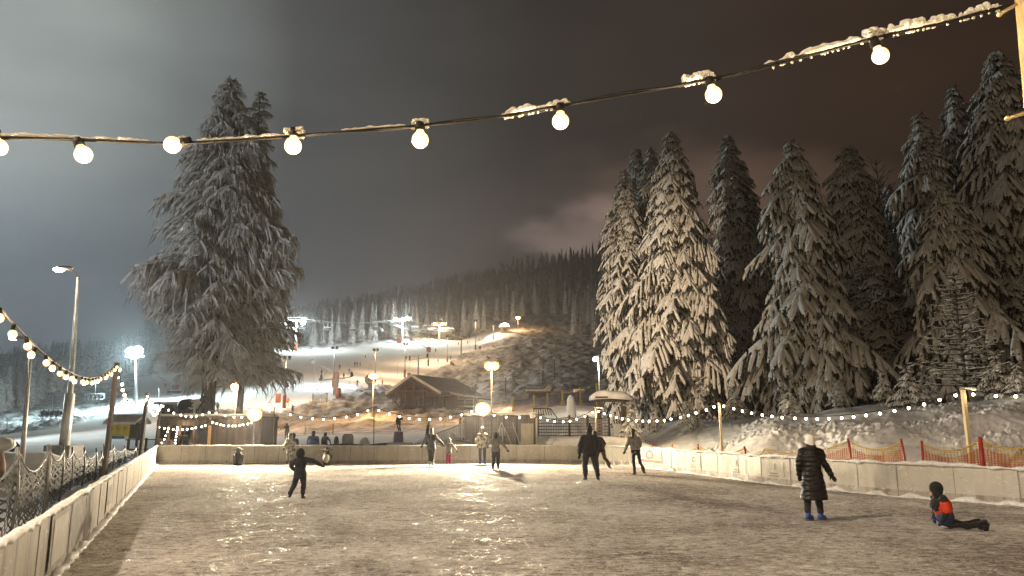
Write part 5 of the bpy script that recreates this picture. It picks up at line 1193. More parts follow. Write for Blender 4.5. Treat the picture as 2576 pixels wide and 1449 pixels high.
for k, (px, Y, by, L, tilt) in enumerate(((664, 130, 1052, 5, .75), (680, 150, 1030, 5.5, .1), (718, 165, 993, 4.5, .7), (737, 168, 990, 4.5, .0), (789, 180, 970, 4.2, .0), (798, 172, 985, 5, .45), (880, 190, 955, 4.5, .0), (928, 205, 945, 4, .0), (950, 215, 935, 4, .0), (1000, 235, 925, 4, 0), (1028, 245, 915, 4, .1), (1092, 290, 905, 4, 0), (1135, 310, 895, 4, 0), (590, 130, 1045, 5, .5), (1181, 345, 880, 4.5, 0))):
    b = on(px, Y, by)
    if TBH is None:
        TBH = empty('tow_bar', b + Vector((0, 0, .6)), 0, 'thin drag bar with a curled top hanging from the tow lift cable', 'tow bar', 'drag bars of the tow lift')
        m = MB(); m.tube([(0, 0, 0), (0, 0, 5.4)], .045, 5); m.tube([(0, 0, 5.4), (.08, 0, 5.9), (.35, 0, 6.15), (.75, 0, 6.1)], .05, 5); m.build('rod', GREYM, TBH); m = MB(); m.bar((-.35, 0, 0), (.35, 0, 0), .09); m.build('handle', BLACK, TBH); TBH.rotation_euler = (0, .6, 0)
    else:
        c = dup(TBH, b + Vector((0, 0, .6)), None, L / 5.4); c.rotation_euler = (0, tilt, 0)
# chairlift cable and chairs
ca = Vector((CABLE[0][0] - 150, 250, CABLE[0][2] - 42)); P = [ca] + [Vector(c) for c in CABLE] + [Vector((CABLE[2][0] + 10, 445, CABLE[2][2] - 3))]
for s in (-1, 1):
    m = MB(); q = []
    for a, b in zip(P[:-1], P[1:]): q += sagpts(a + Vector((s * 4.2, 0, .5)), b + Vector((s * 4.2, 0, .5)), 2.0, 10)
    m.tube(q, .10, 4, cap=False); tag(m.build('lift_cable', PALEM), ('near strand of the chairlift cable running up beside the wood', 'far strand of the chairlift cable running up beside the wood')[s > 0], 'cable', 'chairlift cables')
def chair_thing(label, group):
    r_ = empty('lift_chair', (0, 0, 0), 0, label, 'lift chair', group)
    m = MB(); m.tube([(0, 0, 0), (.05, .2, -1.2), (0, .5, -2.4)], .07, 5); m.build('hanger', PALEM, r_)
    m = MB(); m.tube([(-1.9, .5, -2.4), (1.9, .5, -2.4)], .07, 5)
    for s in (-1.9, 1.9): m.tube([(s, .5, -2.4), (s, .45, -3.4), (s * .95, -.5, -3.7)], .07, 5)
    m.tube([(-1.9, -.5, -3.6), (1.9, -.5, -3.6)], .06, 5); m.build('frame', PALEM, r_)
    m = MB(); m.box((0, .1, -3.75), (3.6, .8, .14)); m.build('seat', BLACK, r_); m = MB(); m.box((0, .5, -3.2), (3.6, .12, .75)); m.build('backrest', BLACK, r_); m = MB(); m.box((0, .5, -2.78), (3.4, .2, .12)); m.build('snow', SNOW, r_)
    return r_
CHR = chair_thing('empty chair hanging among many on the chairlift before the far wood', 'empty chairs of the chairlift'); first = True
def cable_pt(s, f):
    n = len(P) - 1; i = min(n - 1, int(f * n)); return P[i].lerp(P[i + 1], f * n - i) + Vector((s * 4.2, 0, .45 - 2.0 * 4 * ((f * n - i) * (1 - f * n + i))))
for k in range(13):
    for s in (-1, 1):
        p = cable_pt(s, .22 + k * .058 + (.02 if s > 0 else 0))
        if first: CHR.location = p; CHR.rotation_euler = (0, 0, .3); first = False
        else: dup(CHR, p, .3 + rnd.uniform(-.1, .1))
# left slope: chairs gliding low with riders
for k, (px, py, Y) in enumerate(((18, 1072, 120), (132, 1018, 140), (240, 985, 165), (400, 1000, 170), (440, 978, 200))):
    p = at(px, py - 22, Y); c = dup(CHR, p, .2, 1.0, ('lift chair at the far left edge over the grey slope', 'occupied looking lift chair above the bright piste, behind the left pole', 'lift chair above the slope between the two left poles', 'low lift chair right of the leaning post', 'lift chair beside the small snow gun at the left')[k], 'chairs over the left slope')
    m = MB()
    for q in (-1.2, -.4, .4, 1.2): m.ball((q, .05, -3.2), (.28, .28, .5), 8); m.ball((q, .0, -2.62), (.16, .16, .18), 8); m.ball((q, -.45, -3.75), (.2, .4, .2), 8)
    if k in (0, 1, 2):
        for q in (-1.2, -.4, .4, 1.2):
            m = MB(); v = Vector((q, 0, 0)); m.ball(v + Vector((0, .1, -3.25)), (.24, .2, .42), 10); m.ball(v + Vector((0, .08, -2.68)), (.14, .15, .17), 10)
            for s2 in (-1, 1): m.cap(v + Vector((s2 * .1, 0, -3.55)), v + Vector((s2 * .1, -.5, -3.6)), .11, .09, 8); m.cap(v + Vector((s2 * .1, -.5, -3.6)), v + Vector((s2 * .11, -.6, -4.05)), .09, .07, 8); m.cap(v + Vector((s2 * .24, .08, -3.0)), v + Vector((s2 * .2, -.3, -3.3)), .08, .06, 8); m.box(v + Vector((s2 * .12, -.8, -4.15)), (.1, 1.3, .05))
            o = m.build('person', (NAVY, GREYD, BLACKC, GREYD)[int(q * 5) % 4]); o.location = p; o.rotation_euler = (0, 0, .2)
            tag(o, 'skier riding a lift chair over the left slope', 'person', 'riders on the left lift chairs')
# snow guns
SG = None
for k, (px, Y, by, sc_, lab) in enumerate(((845, 205, 965, 1.0, 'snow gun on a long pipe arm at the piste edge behind the second lamp pole'), (1004, 395, 884, 1.5, 'snow gun arm at the foot of the middle chairlift tower'), (1078, 350, 905, 1.3, 'snow gun with red base near the lift station'), (440, 215, 995, 1.0, 'snow gun with red base on the left slope behind the bar'))):
    b = on(px, Y, by)
    if SG is None:
        SG = empty('snow_gun', b, 0, lab, 'snow gun', 'snow guns beside the piste'); m = MB(); m.tube([(0, 0, .9), (-3, 0, 2.9), (-6.2, 0, 4.6)], .16, 8); m.build('arm', PALEM, SG)
        m = MB(); m.tube([(-6.9, 0, 4.4), (-6.1, 0, 5.0)], [.75, .62], 14); m.build('fan_drum', PALEM, SG); m = MB(); m.box((0, 0, .8), (1.5, 1.3, 1.6)); m.ball((0, 0, 1.6), (.75, .65, .3), 8); m.build('base', REDP, SG)
    else: dup(SG, b, 0, sc_, lab)
b = on(930, 180, 985); b = Vector((X(930, 178), 178, zg(X(930, 178), 178))); sg2 = empty('snow_gun', b, 0, 'big drum shaped snow gun seen end on beside the chalet roof', 'snow gun')
m = MB(); m.tube([(0, 1.2, 2.4), (0, -1.2, 2.5)], [1.0, 1.35], 18); m.build('fan_drum', GREYM, sg2); m = MB(); m.tube([(math.cos(t) * .8, -1.25, 2.5 + math.sin(t) * .8) for t in np.linspace(0, 2 * PI, 15)], .08, 5); m.build('nozzle_ring', PALEM, sg2)
m = MB(); m.box((0, 0, .8), (1.2, 1.2, 1.6)); m.box((0, 0, .15), (2.4, 1.8, .3)); m.build('base', GREYM, sg2)
# small goal-like net on the piste, red bins
b = on(805, 148, 1003); nt_ = empty('slope_net', b, 0, 'small square white net on two stakes on the lower piste', 'net'); WN = netmat('pale_netting', (.4, .4, .38), 3, .3, (1, 1, 1), 0)
o, e = net('netting', [b + Vector((-1.4, 0, 0)), b + Vector((1.4, 0, .3))], [1.8, 1.9], .25, WN, nt_); e.build('edge_rope', GREYM, nt_, world=True)
for s in (-1.4, 1.4): m = MB(); m.bar(b + Vector((s, 0, -.2)), b + Vector((s * 1.05, 0, 2.1)), .1); m.build('stake', GREYM, nt_, world=True)
BIN = None
for k, (px, Y) in enumerate(((851, 160), (1027, 237), (1134, 292), (1206, 347), (1305, 405), (700, 155))):
    b = on(px, Y)
    if BIN is None:
        BIN = empty('padded_bollard', b, 0, 'short red padded bollard beside the piste lamps', 'bollard', 'red padded bollards along the piste'); m = MB(); m.loft([(-.2, .55, .5, 0, 0), (1.7, .55, .5, 0, 0), (1.85, .4, .36, 0, 0)], 12); m.build('padding', REDP, BIN); m = MB(); m.ball((0, 0, 1.85), (.42, .4, .14), 8); m.build('snow_cap', SNOW, BIN)
    else: dup(BIN, b, 0, 1.0)

# ---------------------------------------------------------------- playground junk behind the far boards
Y = 44
def px_thing(name, label, cat, px, Y_, fn, mt, group=None):
    m = MB(); b = Vector((X(px, Y_), Y_, 0)); fn(m); o = m.build(name, mt); o.location = b; return tag(o, label, cat, group)
px_thing('carousel_seat', 'upright grey rounded board standing behind the far boards', 'seat board', 877, 44, lambda m: m.prism([(-.31, 0), (.31, 0), (.31, 1.15), (.22, 1.3), (-.22, 1.3), (-.31, 1.15)], -.1, .12), GREYM)
px_thing('snowy_bollard', 'small egg shaped post with a snow cap behind the far boards', 'post', 848, 45, lambda m: m.loft([(0, .13, .13, 0, 0), (.85, .15, .15, 0, 0), (1.05, .12, .12, 0, 0), (1.15, .04, .04, 0, 0)], 12), GREYD)
px_thing('snow_dome', 'round snow capped stump right of the thin dark post', 'snow stump', 913 + 6, 44, lambda m: m.ball((0, 0, .7), (.30, .3, .42), 14), SNOWC)
px_thing('sled_heap', 'long low heap of snow covered tubing sleds', 'sled heap', 900, 43.5, lambda m: (m.ball((-.7, 0, .45), (1.5, .5, .32), 16), m.ball((.9, .3, .42), (1.4, .5, .25), 16)), GREYD)
px_thing('rubber_boat', 'overturned dark dinghy with a pale rim behind the far boards', 'dinghy', 990, 43, lambda m: (m.ball((0, 0, .55), (1.7, .6, .28), 20), m.ball((1.9, .1, .60), (.95, .5, .34), 18)), GREYD)
m = MB(); b = Vector((X(1020, 43), 42.4, 0)); m.tube([(-.95, 0, .4), (-.95, 0, .7), (-.85, 0, .83), (.85, 0, .83), (.97, 0, .68), (.97, 0, .35)], .035, 6); m.box((0, .03, .55), (1.8, .03, .5)); o = m.build('padded_mat', PALEM); o.location = b; tag(o, 'grey mat with a pale rounded rim leaning behind the far boards', 'mat')
# barrel with the person
BARREL = Vector((X(1003, 60), 60, 0)); m = MB(); zb = hz(1086, 60); m.loft([(0, .36, .36, 0, 0), (.35, .42, .42, 0, 0), (.7, .42, .42, 0, 0), (zb, .36, .36, 0, 0)], 18); m.tube([(math.cos(t) * .425, math.sin(t) * .425, .6) for t in np.linspace(0, 2 * PI, 19)], .02, 5); o = m.build('barrel', mat('purple_barrel', (.12, .08, .13), (.2, .14, .2), 4, .7)); o.location = BARREL; tag(o, 'purplish barrel on which the dark figure stands', 'barrel')
# dark igloo-like heap and corrugated panel fence left of the wooden hut
mound('snow', 'dark humped drift with a steep peak left of the wooden hut', (1040, 1075, 1095, 1118, 1135, 1150, 1172), (42, 42, 42, 42, 42, 42, 42), (1112, 1098, 1094, 1100, 1088, 1096, 1105), 2.4, 5, amp=.1)
FEN = empty('slat_fence', (X(1130, 41), 41, 0), 0, 'grey slatted panel fence left of the wooden hut', 'slat fence'); m = MB()
for i in range(18):
    px = 1094 + i * 4.2; m.bar((X(px, 41), 41, .8 + .02 * i), (X(px, 41), 41, 1.35 + .035 * i), .05, .02)
m.build('slats', PALEM, FEN, world=True); m = MB(); m.bar((X(1092, 41), 41.03, .85), (X(1168, 41), 41.03, 1.2), .06); m.bar((X(1092, 41), 41.03, 1.32), (X(1168, 41), 41.03, 1.9), .06); m.build('rail', GREYM, FEN, world=True)
for px in (1158, 1166): m = MB(); m.bar((X(px, 41), 41.1, 0), (X(px, 41), 41.1, 2.2), .12); m.build('post', WOODD, FEN, world=True)
m = MB(); m.tube([(0, 0, 0), (.15, 0, 1.6), (.22, 0, 2.0)], [.09, .09, .02], 8); o = m.build('folded_parasol', BLACK); o.location = (X(1069, 40), 40, 0); tag(o, 'closed dark parasol leaning behind the woman with the girl', 'parasol')
px_thing('beanbag', 'brown snow dusted bag lying behind the far boards left of the hut', 'bag', 1150, 38, lambda m: m.ball((0, 0, .75), (.85, .45, .38), 16), GREYC)
# playground frame and bench behind the net
Y = 58; pf = empty('climbing_frame', (X(1358, Y), Y, 0), 0, 'dark little climbing frame before the bright snow', 'climbing frame'); zt = hz(1028, Y); z0 = hz(1045, Y)
m = MB(); m.bar((X(1342, Y), Y, zt), (X(1385, Y), Y, zt), .09)
for i in range(8): m.bar((X(1343 + i * 5.6, Y), Y, zt), (X(1343 + i * 6.5, Y), Y, z0), .06)
m.bar((X(1342, Y), Y, z0 + .05), (X(1368, Y), Y, z0 + .05), .07); m.bar((X(1385, Y), Y, zt), (X(1402, Y), Y, hz(1052, Y)), .07); m.build('frame', WOODD, pf, world=True)
m = MB(); m.bar((X(1349, 37), 37, hz(1046, 37)), (X(1349, 37), 37, hz(1046, 37) + .01), .02)
p = at(1340, 1045, 37.5); m.ball(p, (.16, .12, .14), 10); m.box(p + Vector((0, .1, .12)), (.4, .2, .08)); o = m.build('loudspeaker', WHITEC); tag(o, 'white bulky loudspeaker capped with snow on the thin pale post', 'loudspeaker')
# snowy chair under the shelter
cr = empty('garden_chair', (X(1558, 38.5), 38.5, .9), .5, 'white garden chair under the timber shelter', 'chair')
m = MB(); m.box((0, 0, .45), (.45, .42, .05)); m.build('seat', WHITEC, cr); m = MB(); m.box((0, .2, .72), (.42, .05, .5)); m.build('backrest', WHITEC, cr)
for sx in (-.19, .19):
    for sy in (-.17, .17): m = MB(); m.bar((sx, sy, -.1), (sx, sy, .45), .04); m.build('leg', WHITEC, cr)

# ---------------------------------------------------------------- nets
ORN = netmat('orange_netting', (.34, .09, .04), 13, .34, (1, 1, 1), 0)
ORE = mat('yellow_net_hem', (.50, .34, .07), rough=.8)
ORR = netmat('hem_netting', (.36, .25, .07), 13, .26, (1, 1, 1), 0)
def board_off(px, off):   # point behind the right boards seen in this direction
    best = None
    for a, b in zip(RB[:-1], RB[1:]):
        for i in range(40):
            p = a.lerp(b, i / 40); d = (b - a).normalized(); q = p + Vector((-d.y, d.x, 0)) * off
            e = abs(q.x / q.y * F / (CT + ST * .215) + 1288 - px) if False else abs((q.x / q.y) * F * 1.014 + 1288 - px)
            if best is None or e < best[0]: best = (e, q)
    return best[1].copy()
segs = [((1560, 1597, 1641, 1689, 1751, 1871, 1918), (1134, 1118, 1124, 1123, 1124, 1130, 1135), 'orange safety net with yellow hem and red poles behind the right boards, left stretch'),
        ((1918, 2132, 2265), (1132, 1112, 1113), 'orange safety net with red poles right behind the woman in the long coat'), ((2308, 2458, 2640), (1118, 1110, 1105), 'orange safety net with a thick red pole at the right edge')]
for k, (pxs, tops, lab) in enumerate(segs):
    pts = [board_off(px, .35) for px in pxs]; rt = empty('safety_net', pts[0], 0, lab, 'safety net', 'orange safety nets behind the right boards'); hs = [hz(t, p.y) + .04 for t, p in zip(tops, pts)]
    o, e = net('netting', pts, [h - .16 for h in hs], .24, ORN, rt, z0=.3); o2, e2 = net('hem', [p + Vector((0, .012, 0)) for p in pts], hs, .24, ORR, rt, z0=.3)
    e2.build('hem_rope', ORE, rt, world=True)
    for j, (p, h) in enumerate(zip(pts, hs)):
        if pxs[j] in (1560, 1918, 2640): continue
        m = MB(); lean = -.10 if pxs[j] in (2132, 2265, 1871) else .03; w = .09 if pxs[j] == 2458 else .055
        m.tube([p + Vector((-lean, 0, .2)), p + Vector((lean * .3, 0, h + .06))], w * .6, 8); m.build('pole', REDR, rt, world=True)
# black nets on the left, on bent poles
BKN = netmat('black_netting', (.06, .065, .07), 10, .30, (1, 1, 1), .785)
LN = [((-60, 1270, 1185, 11), (55, 1260, 1150, 12.5), (128, 1230, 1140, 15.0)), ((132, 1215, 1142, 16), (165, 1195, 1138, 18.5), (188, 1180, 1140, 21), (218, 1170, 1140, 23), (248, 1160, 1140, 25), (262, 1155, 1146, 26)), ((265, 1150, 1128, 28), (290, 1145, 1130, 30), (318, 1140, 1131, 31), (345, 1138, 1132, 32))]
for k, seg in enumerate(LN):
    rt = empty('safety_net', (at(seg[0][0], 1100, seg[0][3]).x, seg[0][3], 0), 0, ('near dark diamond mesh net sagging between two poles at the left edge', 'grey crumpled net with many swags behind the left boards', 'short grey net below the yellow kiosk')[k], 'safety net', 'dark nets left of the ice'); pts = []; hs = []
    for (px, by, ty, Yn) in seg: q = at(px, 1100, Yn); q.z = zg(q.x, Yn); pts.append(q); hs.append(hz(ty, Yn) - q.z + .05)
    o, e = net('netting', pts, hs, (.34, .22, .15)[k], BKN, rt, bulge=.2); e.build('edge_rope', GREYM, rt, world=True)
    for p, h in zip(pts, hs):
        m = MB(); m.tube([p + Vector((0, 0, -.1)), p + Vector((.03, 0, h * .6)), p + Vector((-.04, 0, h + .12))], .028, 6); m.build('pole', GREYM, rt, world=True)
# pale snow block behind the near net and the banner
def hump(name, label, px0, px1, Yc, ztop_py, mt, dep=2.4):
    mound(name, label, (px0, px0 + (px1 - px0) * .25, px1 - (px1 - px0) * .2, px1), (Yc, Yc, Yc, Yc), (ztop_py + 14, ztop_py, ztop_py + 2, ztop_py + 20), dep, 9, mt, .05)
hump('snow', 'heaped snow behind the near dark net at the left edge', -120, 190, 27, 1135, SNOW)
# person-high mushroom figure at the left edge
ms = empty('mushroom_figure', (at(5, 1063, 24).x, 24, 0), 0, 'wooden mushroom shaped figure with a snowy cap at the left edge', 'mushroom figure'); zt = hz(1118, 24)
m = MB(); m.tube([(0, 0, -.1), (.05, 0, .6), (-.05, 0, zt - .1)], [.28, .22, .16], 10); m.build('stem', WOODM, ms); m = MB(); m.ball((0, 0, zt), (.48, .4, .24), 16); m.build('cap', SNOWC, ms)
# ice rink adverts on boards
def board_pt(path, px, z, off=.012):
    best = None
    for a, b in zip(path[:-1], path[1:]):
        n = 200
        for i in range(n + 1):
            p = a.lerp(b, i / n); 
            if p.y < 2: continue
            dpx = (p.x / (p.y * CT + (z - HC) * ST)) * F + 1288
            e = abs(dpx - px)
            if best is None or e < best[0]:
                d = (b - a).normalized(); best = (e, p + Vector((d.y, -d.x, 0)) * off + Vector((0, 0, z)), d)
    return best[1], best[2]
def banner(name, label, path, px0, px1, z0, z1, mats, rows, cat='banner'):
    """rows: list of (x0,x1,z0,z1,material index) in 0..1 panel coordinates"""
    a, d = board_pt(path, px0, 0); b, _ = board_pt(path, px1, 0); a.z = b.z = 0; s = Vector((d.y, -d.x, 0))
    rt = empty(name, a, 0, label, cat)
    m = MB(); P_ = lambda x, z, o: a.lerp(b, x) + Vector((0, 0, z0 + (z1 - z0) * z)) + s * o
    n = 14; vs = []; 
    for i in range(n + 1):
        for j in range(5): vs.append(P_(i / n, j / 4, .006 + .004 * math.sin(i * 1.9 + j)))
    m.add(vs, [(i * 5 + j, (i + 1) * 5 + j, (i + 1) * 5 + j + 1, i * 5 + j + 1) for i in range(n) for j in range(4)], 0, True); m.build('sheet', mats[0], rt, world=True)
    for k, (poly, mi) in enumerate(rows):
        m = MB(); m.add([P_(x, z, .012 + .0012 * k) for x, z in poly], [tuple(range(len(poly)))]); m.build('print', mats[mi], rt, world=True)
    return rt
R_ = lambda x0, x1, z0, z1: [(x0, z0), (x1, z0), (x1, z1), (x0, z1)]
bn = [mat('pale_blue_print', (.28, .36, .40), (.38, .44, .46), 2, .5), mat('faded_red_print', (.50, .10, .07), (.6, .16, .11), 3, .5), mat('white_print', (.62, .62, .58), rough=.5), mat('brown_print', (.16, .09, .06), (.24, .14, .1), 8, .5), mat('green_print', (.32, .38, .24), rough=.6)]
banner('banner', 'faded banner picturing a red roofed house on the right boards', RB, 1612, 1667, .26, .84, bn,
       [(R_(0, 1, 0, .18), 1), (R_(0, 1, .18, .26), 2), (R_(.6, 1, .26, .5), 4), ([(.28, .32), (.62, .32), (.64, .62), (.45, .92), (.26, .62)], 3), ([(.34, .42), (.56, .42), (.56, .6), (.45, .76), (.34, .6)], 2), (R_(.30, .60, .50, .56), 1), ([(.2, .3), (.62, .3), (.5, .2), (.36, .2)], 1)])
gp = mat('grey_print', (.20, .19, .17), (.30, .28, .25), 6, .6)
def text_on(path, txt, px, z, size, label, name='letter', dirn=1):
    p, d = board_pt(path, px, z, .016); cu = bpy.data.curves.new(name, 'FONT'); cu.body = txt; cu.size = size; cu.align_x = 'CENTER'; cu.extrude = .001
    t = bpy.data.objects.new(name, cu); COL.objects.link(t); dg = bpy.context.evaluated_depsgraph_get(); me = bpy.data.meshes.new_from_object(t.evaluated_get(dg)); bpy.data.objects.remove(t)
    rz = math.atan2(d.y, d.x); me.transform(Matrix.Rotation(rz, 4, 'Z') @ Matrix.Rotation(PI / 2, 4, 'X')); o = bpy.data.objects.new(name, me); me.materials.clear(); me.materials.append(gp); COL.objects.link(o); o.location = p; return o
for k, (px, main) in enumerate(((1745, 'IC'), (1855, 'K'), (1950, 'I'))):
    p, d = board_pt(RB, px, 0); rt = empty('printed_logo', (p.x, p.y, 0), 0, ('grey IC lettering left of the letter K on the right boards', 'bold grey letter K with small text on the right boards', 'narrow faded grey letter with small text on the right boards, left of the long coat')[k], 'logo')
    for o in (text_on(RB, main, px, .46, .30 if k else .26, ''),):
        o.location = Vector(o.location) - rt.location; o.parent = rt
        o.name = 'letter'
    q, _ = board_pt(RB, px + (22 if k else 18), .5, .014); m = MB(); m.box((q.x, q.y, .48), (.012, .006, .46), math.atan2(d.y, d.x)); m.build('line', gp, rt, world=True)
# left boards: grey banners
banner('banner', 'large dull grey banner hanging on the near left boards', LB, 112, 228, .10, .80, [mat('grey_tarp', (.20, .19, .20), (.36, .35, .35), 2.2, .38, .8, 6), gp, mat('pale_tarp_print', (.42, .40, .36), (.5, .48, .44), 4, .5)], [(R_(.04, .3, .1, .9), 2), (R_(.72, .75, 0, 1), 1), (R_(.36, .38, .0, 1), 1)])
banner('banner', 'narrow pale streaked banner on the left boards below the leaning post', LB, 262, 276, .12, .78, [mat('cream_tarp', (.45, .41, .34), (.55, .5, .42), 3, .45, .6, 8), gp, REDC], [(R_(.2, .8, .2, .8), 1)])
# penguins: skating aids
def penguin(px, Yp, label, rz):
    b = gnd(px, 1168); b = Vector((X(px, Yp), Yp, .01)); r_ = empty('skating_aid', b, rz, label, 'skating aid', 'penguin shaped skating aids by the far boards')
    m = MB(); m.loft([(.0, .10, .10, 0, 0), (.05, .19, .17, 0, 0), (.2, .235, .2, 0, 0), (.35, .22, .19, 0, 0), (.5, .16, .14, 0, 0), (.58, .11, .10, 0, 0)], 18); m.ball((0, 0, .68), (.115, .115, .125), 14)
    for s in (-1, 1): m.ball((s * .215, 0, .32), (.035, .07, .19), 8, M=Matrix.Rotation(s * .15, 3, 'Y'))
    m.build('body', BLACK, r_); m = MB(); m.ball((0, -.045, .27), (.185, .175, .27), 16); m.build('belly', mat('cream_plastic', (.66, .64, .55), (.72, .7, .6), 5, .4), r_)
    m = MB(); m.ball((0, -.125, .655), (.035, .06, .028), 8); m.build('beak', mat('orange_plastic', (.55, .25, .05), rough=.4), r_); m = MB(); m.tube([(-.27, .02, .69), (.27, .02, .69)], .02, 8); m.build('handlebar', BLACK, r_)
    for s in (-1, 1): m = MB(); m.ball((s * .05, -.105, .70), .018, 6); m.build('eye', WHITEC, r_)
    m = MB(); m.loft([(-.005, .22, .2, 0, 0), (.03, .2, .18, 0, 0)], 16); m.build('base', BLACK, r_)
penguin(605, 35.3, 'penguin skating aid with its dark back turned, at the left of the far boards', PI * .92); penguin(826, 35.3, 'penguin skating aid showing its cream belly', .1)
# faint small print under the logos: unreadable strokes
for k, px in enumerate((1745, 1855, 1950)):
    m = MB(); c, d = board_pt(RB, px, 0); rz = math.atan2(d.y, d.x); s = Vector((d.y, -d.x, 0))
    for j in range(2):
        for i in range(7 + j * 3):
            q = c + d * ((i - 3.5 - j * 1.5) * .045); m.box((q.x + s.x * .004, q.y + s.y * .004, .34 - j * .08), (.026, .005, .03), rz)
    o = m.build('small_print', gp); rt = [x for x in COL.objects if x.name.startswith('printed_logo')][k]; o.data.transform(Matrix.Translation(-rt.location)); o.parent = rt
# ---------------------------------------------------------------- people
def remesh(m, name, mt, parent, vox, smooth=3, mats=None, folds=0):
    me = bpy.data.meshes.new('tmp'); me.from_pydata(m.v, [], m.f); o = bpy.data.objects.new('tmp', me); COL.objects.link(o)
    r = o.modifiers.new('r', 'REMESH'); r.mode = 'VOXEL'; r.voxel_size = vox; r.use_smooth_shade = True
    if smooth: s = o.modifiers.new('s', 'SMOOTH'); s.iterations = smooth; s.factor = .5
    dg = bpy.context.evaluated_depsgraph_get(); n = bpy.data.meshes.new_from_object(o.evaluated_get(dg)); bpy.data.objects.remove(o); n.name = name
    n.materials.clear(); n.materials.append(mt); 
    n.polygons.foreach_set('use_smooth', np.ones(len(n.polygons), bool))
    if folds:
        vs = n.vertices; co = np.empty(len(vs) * 3, np.float32); vs.foreach_get('co', co); co = co.reshape(-1, 3); no = np.empty(len(vs) * 3, np.float32); vs.foreach_get('normal', no); no = no.reshape(-1, 3)
        sd = int(co.sum() * 1000) % 97; x = co[:, 0].astype(float); y = co[:, 1].astype(float); z = co[:, 2].astype(float)
        d = fbm(x * 6 + z * 3 + sd, z * 13 + y * 7, 3, sd) + .6 * vnoise(y * 16 + z * 6, z * 22 - x * 9, sd + 5)
        co = co + no * (d * folds)[:, None]; vs.foreach_set('co', co.ravel().astype(np.float32)); n.update()
    b = bpy.data.objects.new(name, n); COL.objects.link(b)
    if parent is not None: b.parent = parent; KIDS.setdefault(parent.name, []).append(b)
    return b
def hand_into(m, w, d, s, side, curl=.5):
    """palm and five bent fingers; w wrist, d unit direction, s size"""
    d = d.normalized(); u = d.cross(Vector((0, 1, 0)));  u = (u if u.length > .2 else Vector((1, 0, 0))).normalized(); n = d.cross(u).normalized()
    pc = w + d * .045 * s; m.cap(w, w + d * .07 * s, .026 * s, .034 * s, 10)
    for i, (o, L) in enumerate(((-.030, .062), (-.010, .074), (.010, .070), (.029, .054))):
        a = w + d * .078 * s + u * o * s; b = a + (d + n * curl * .35).normalized() * L * .55 * s; c = b + (d + n * curl * 1.2).normalized() * L * .45 * s
        m.cap(a, b, .0115 * s, .0105 * s, 8); m.cap(b, c, .0105 * s, .009 * s, 8)
    a = w + d * .03 * s + u * side * .028 * s; b = a + (d * .6 + u * side * .8).normalized() * .04 * s; m.cap(a, b, .013 * s, .012 * s, 8); m.cap(b, b + (d * .9 + u * side * .3).normalized() * .03 * s, .012 * s, .010 * s, 8)
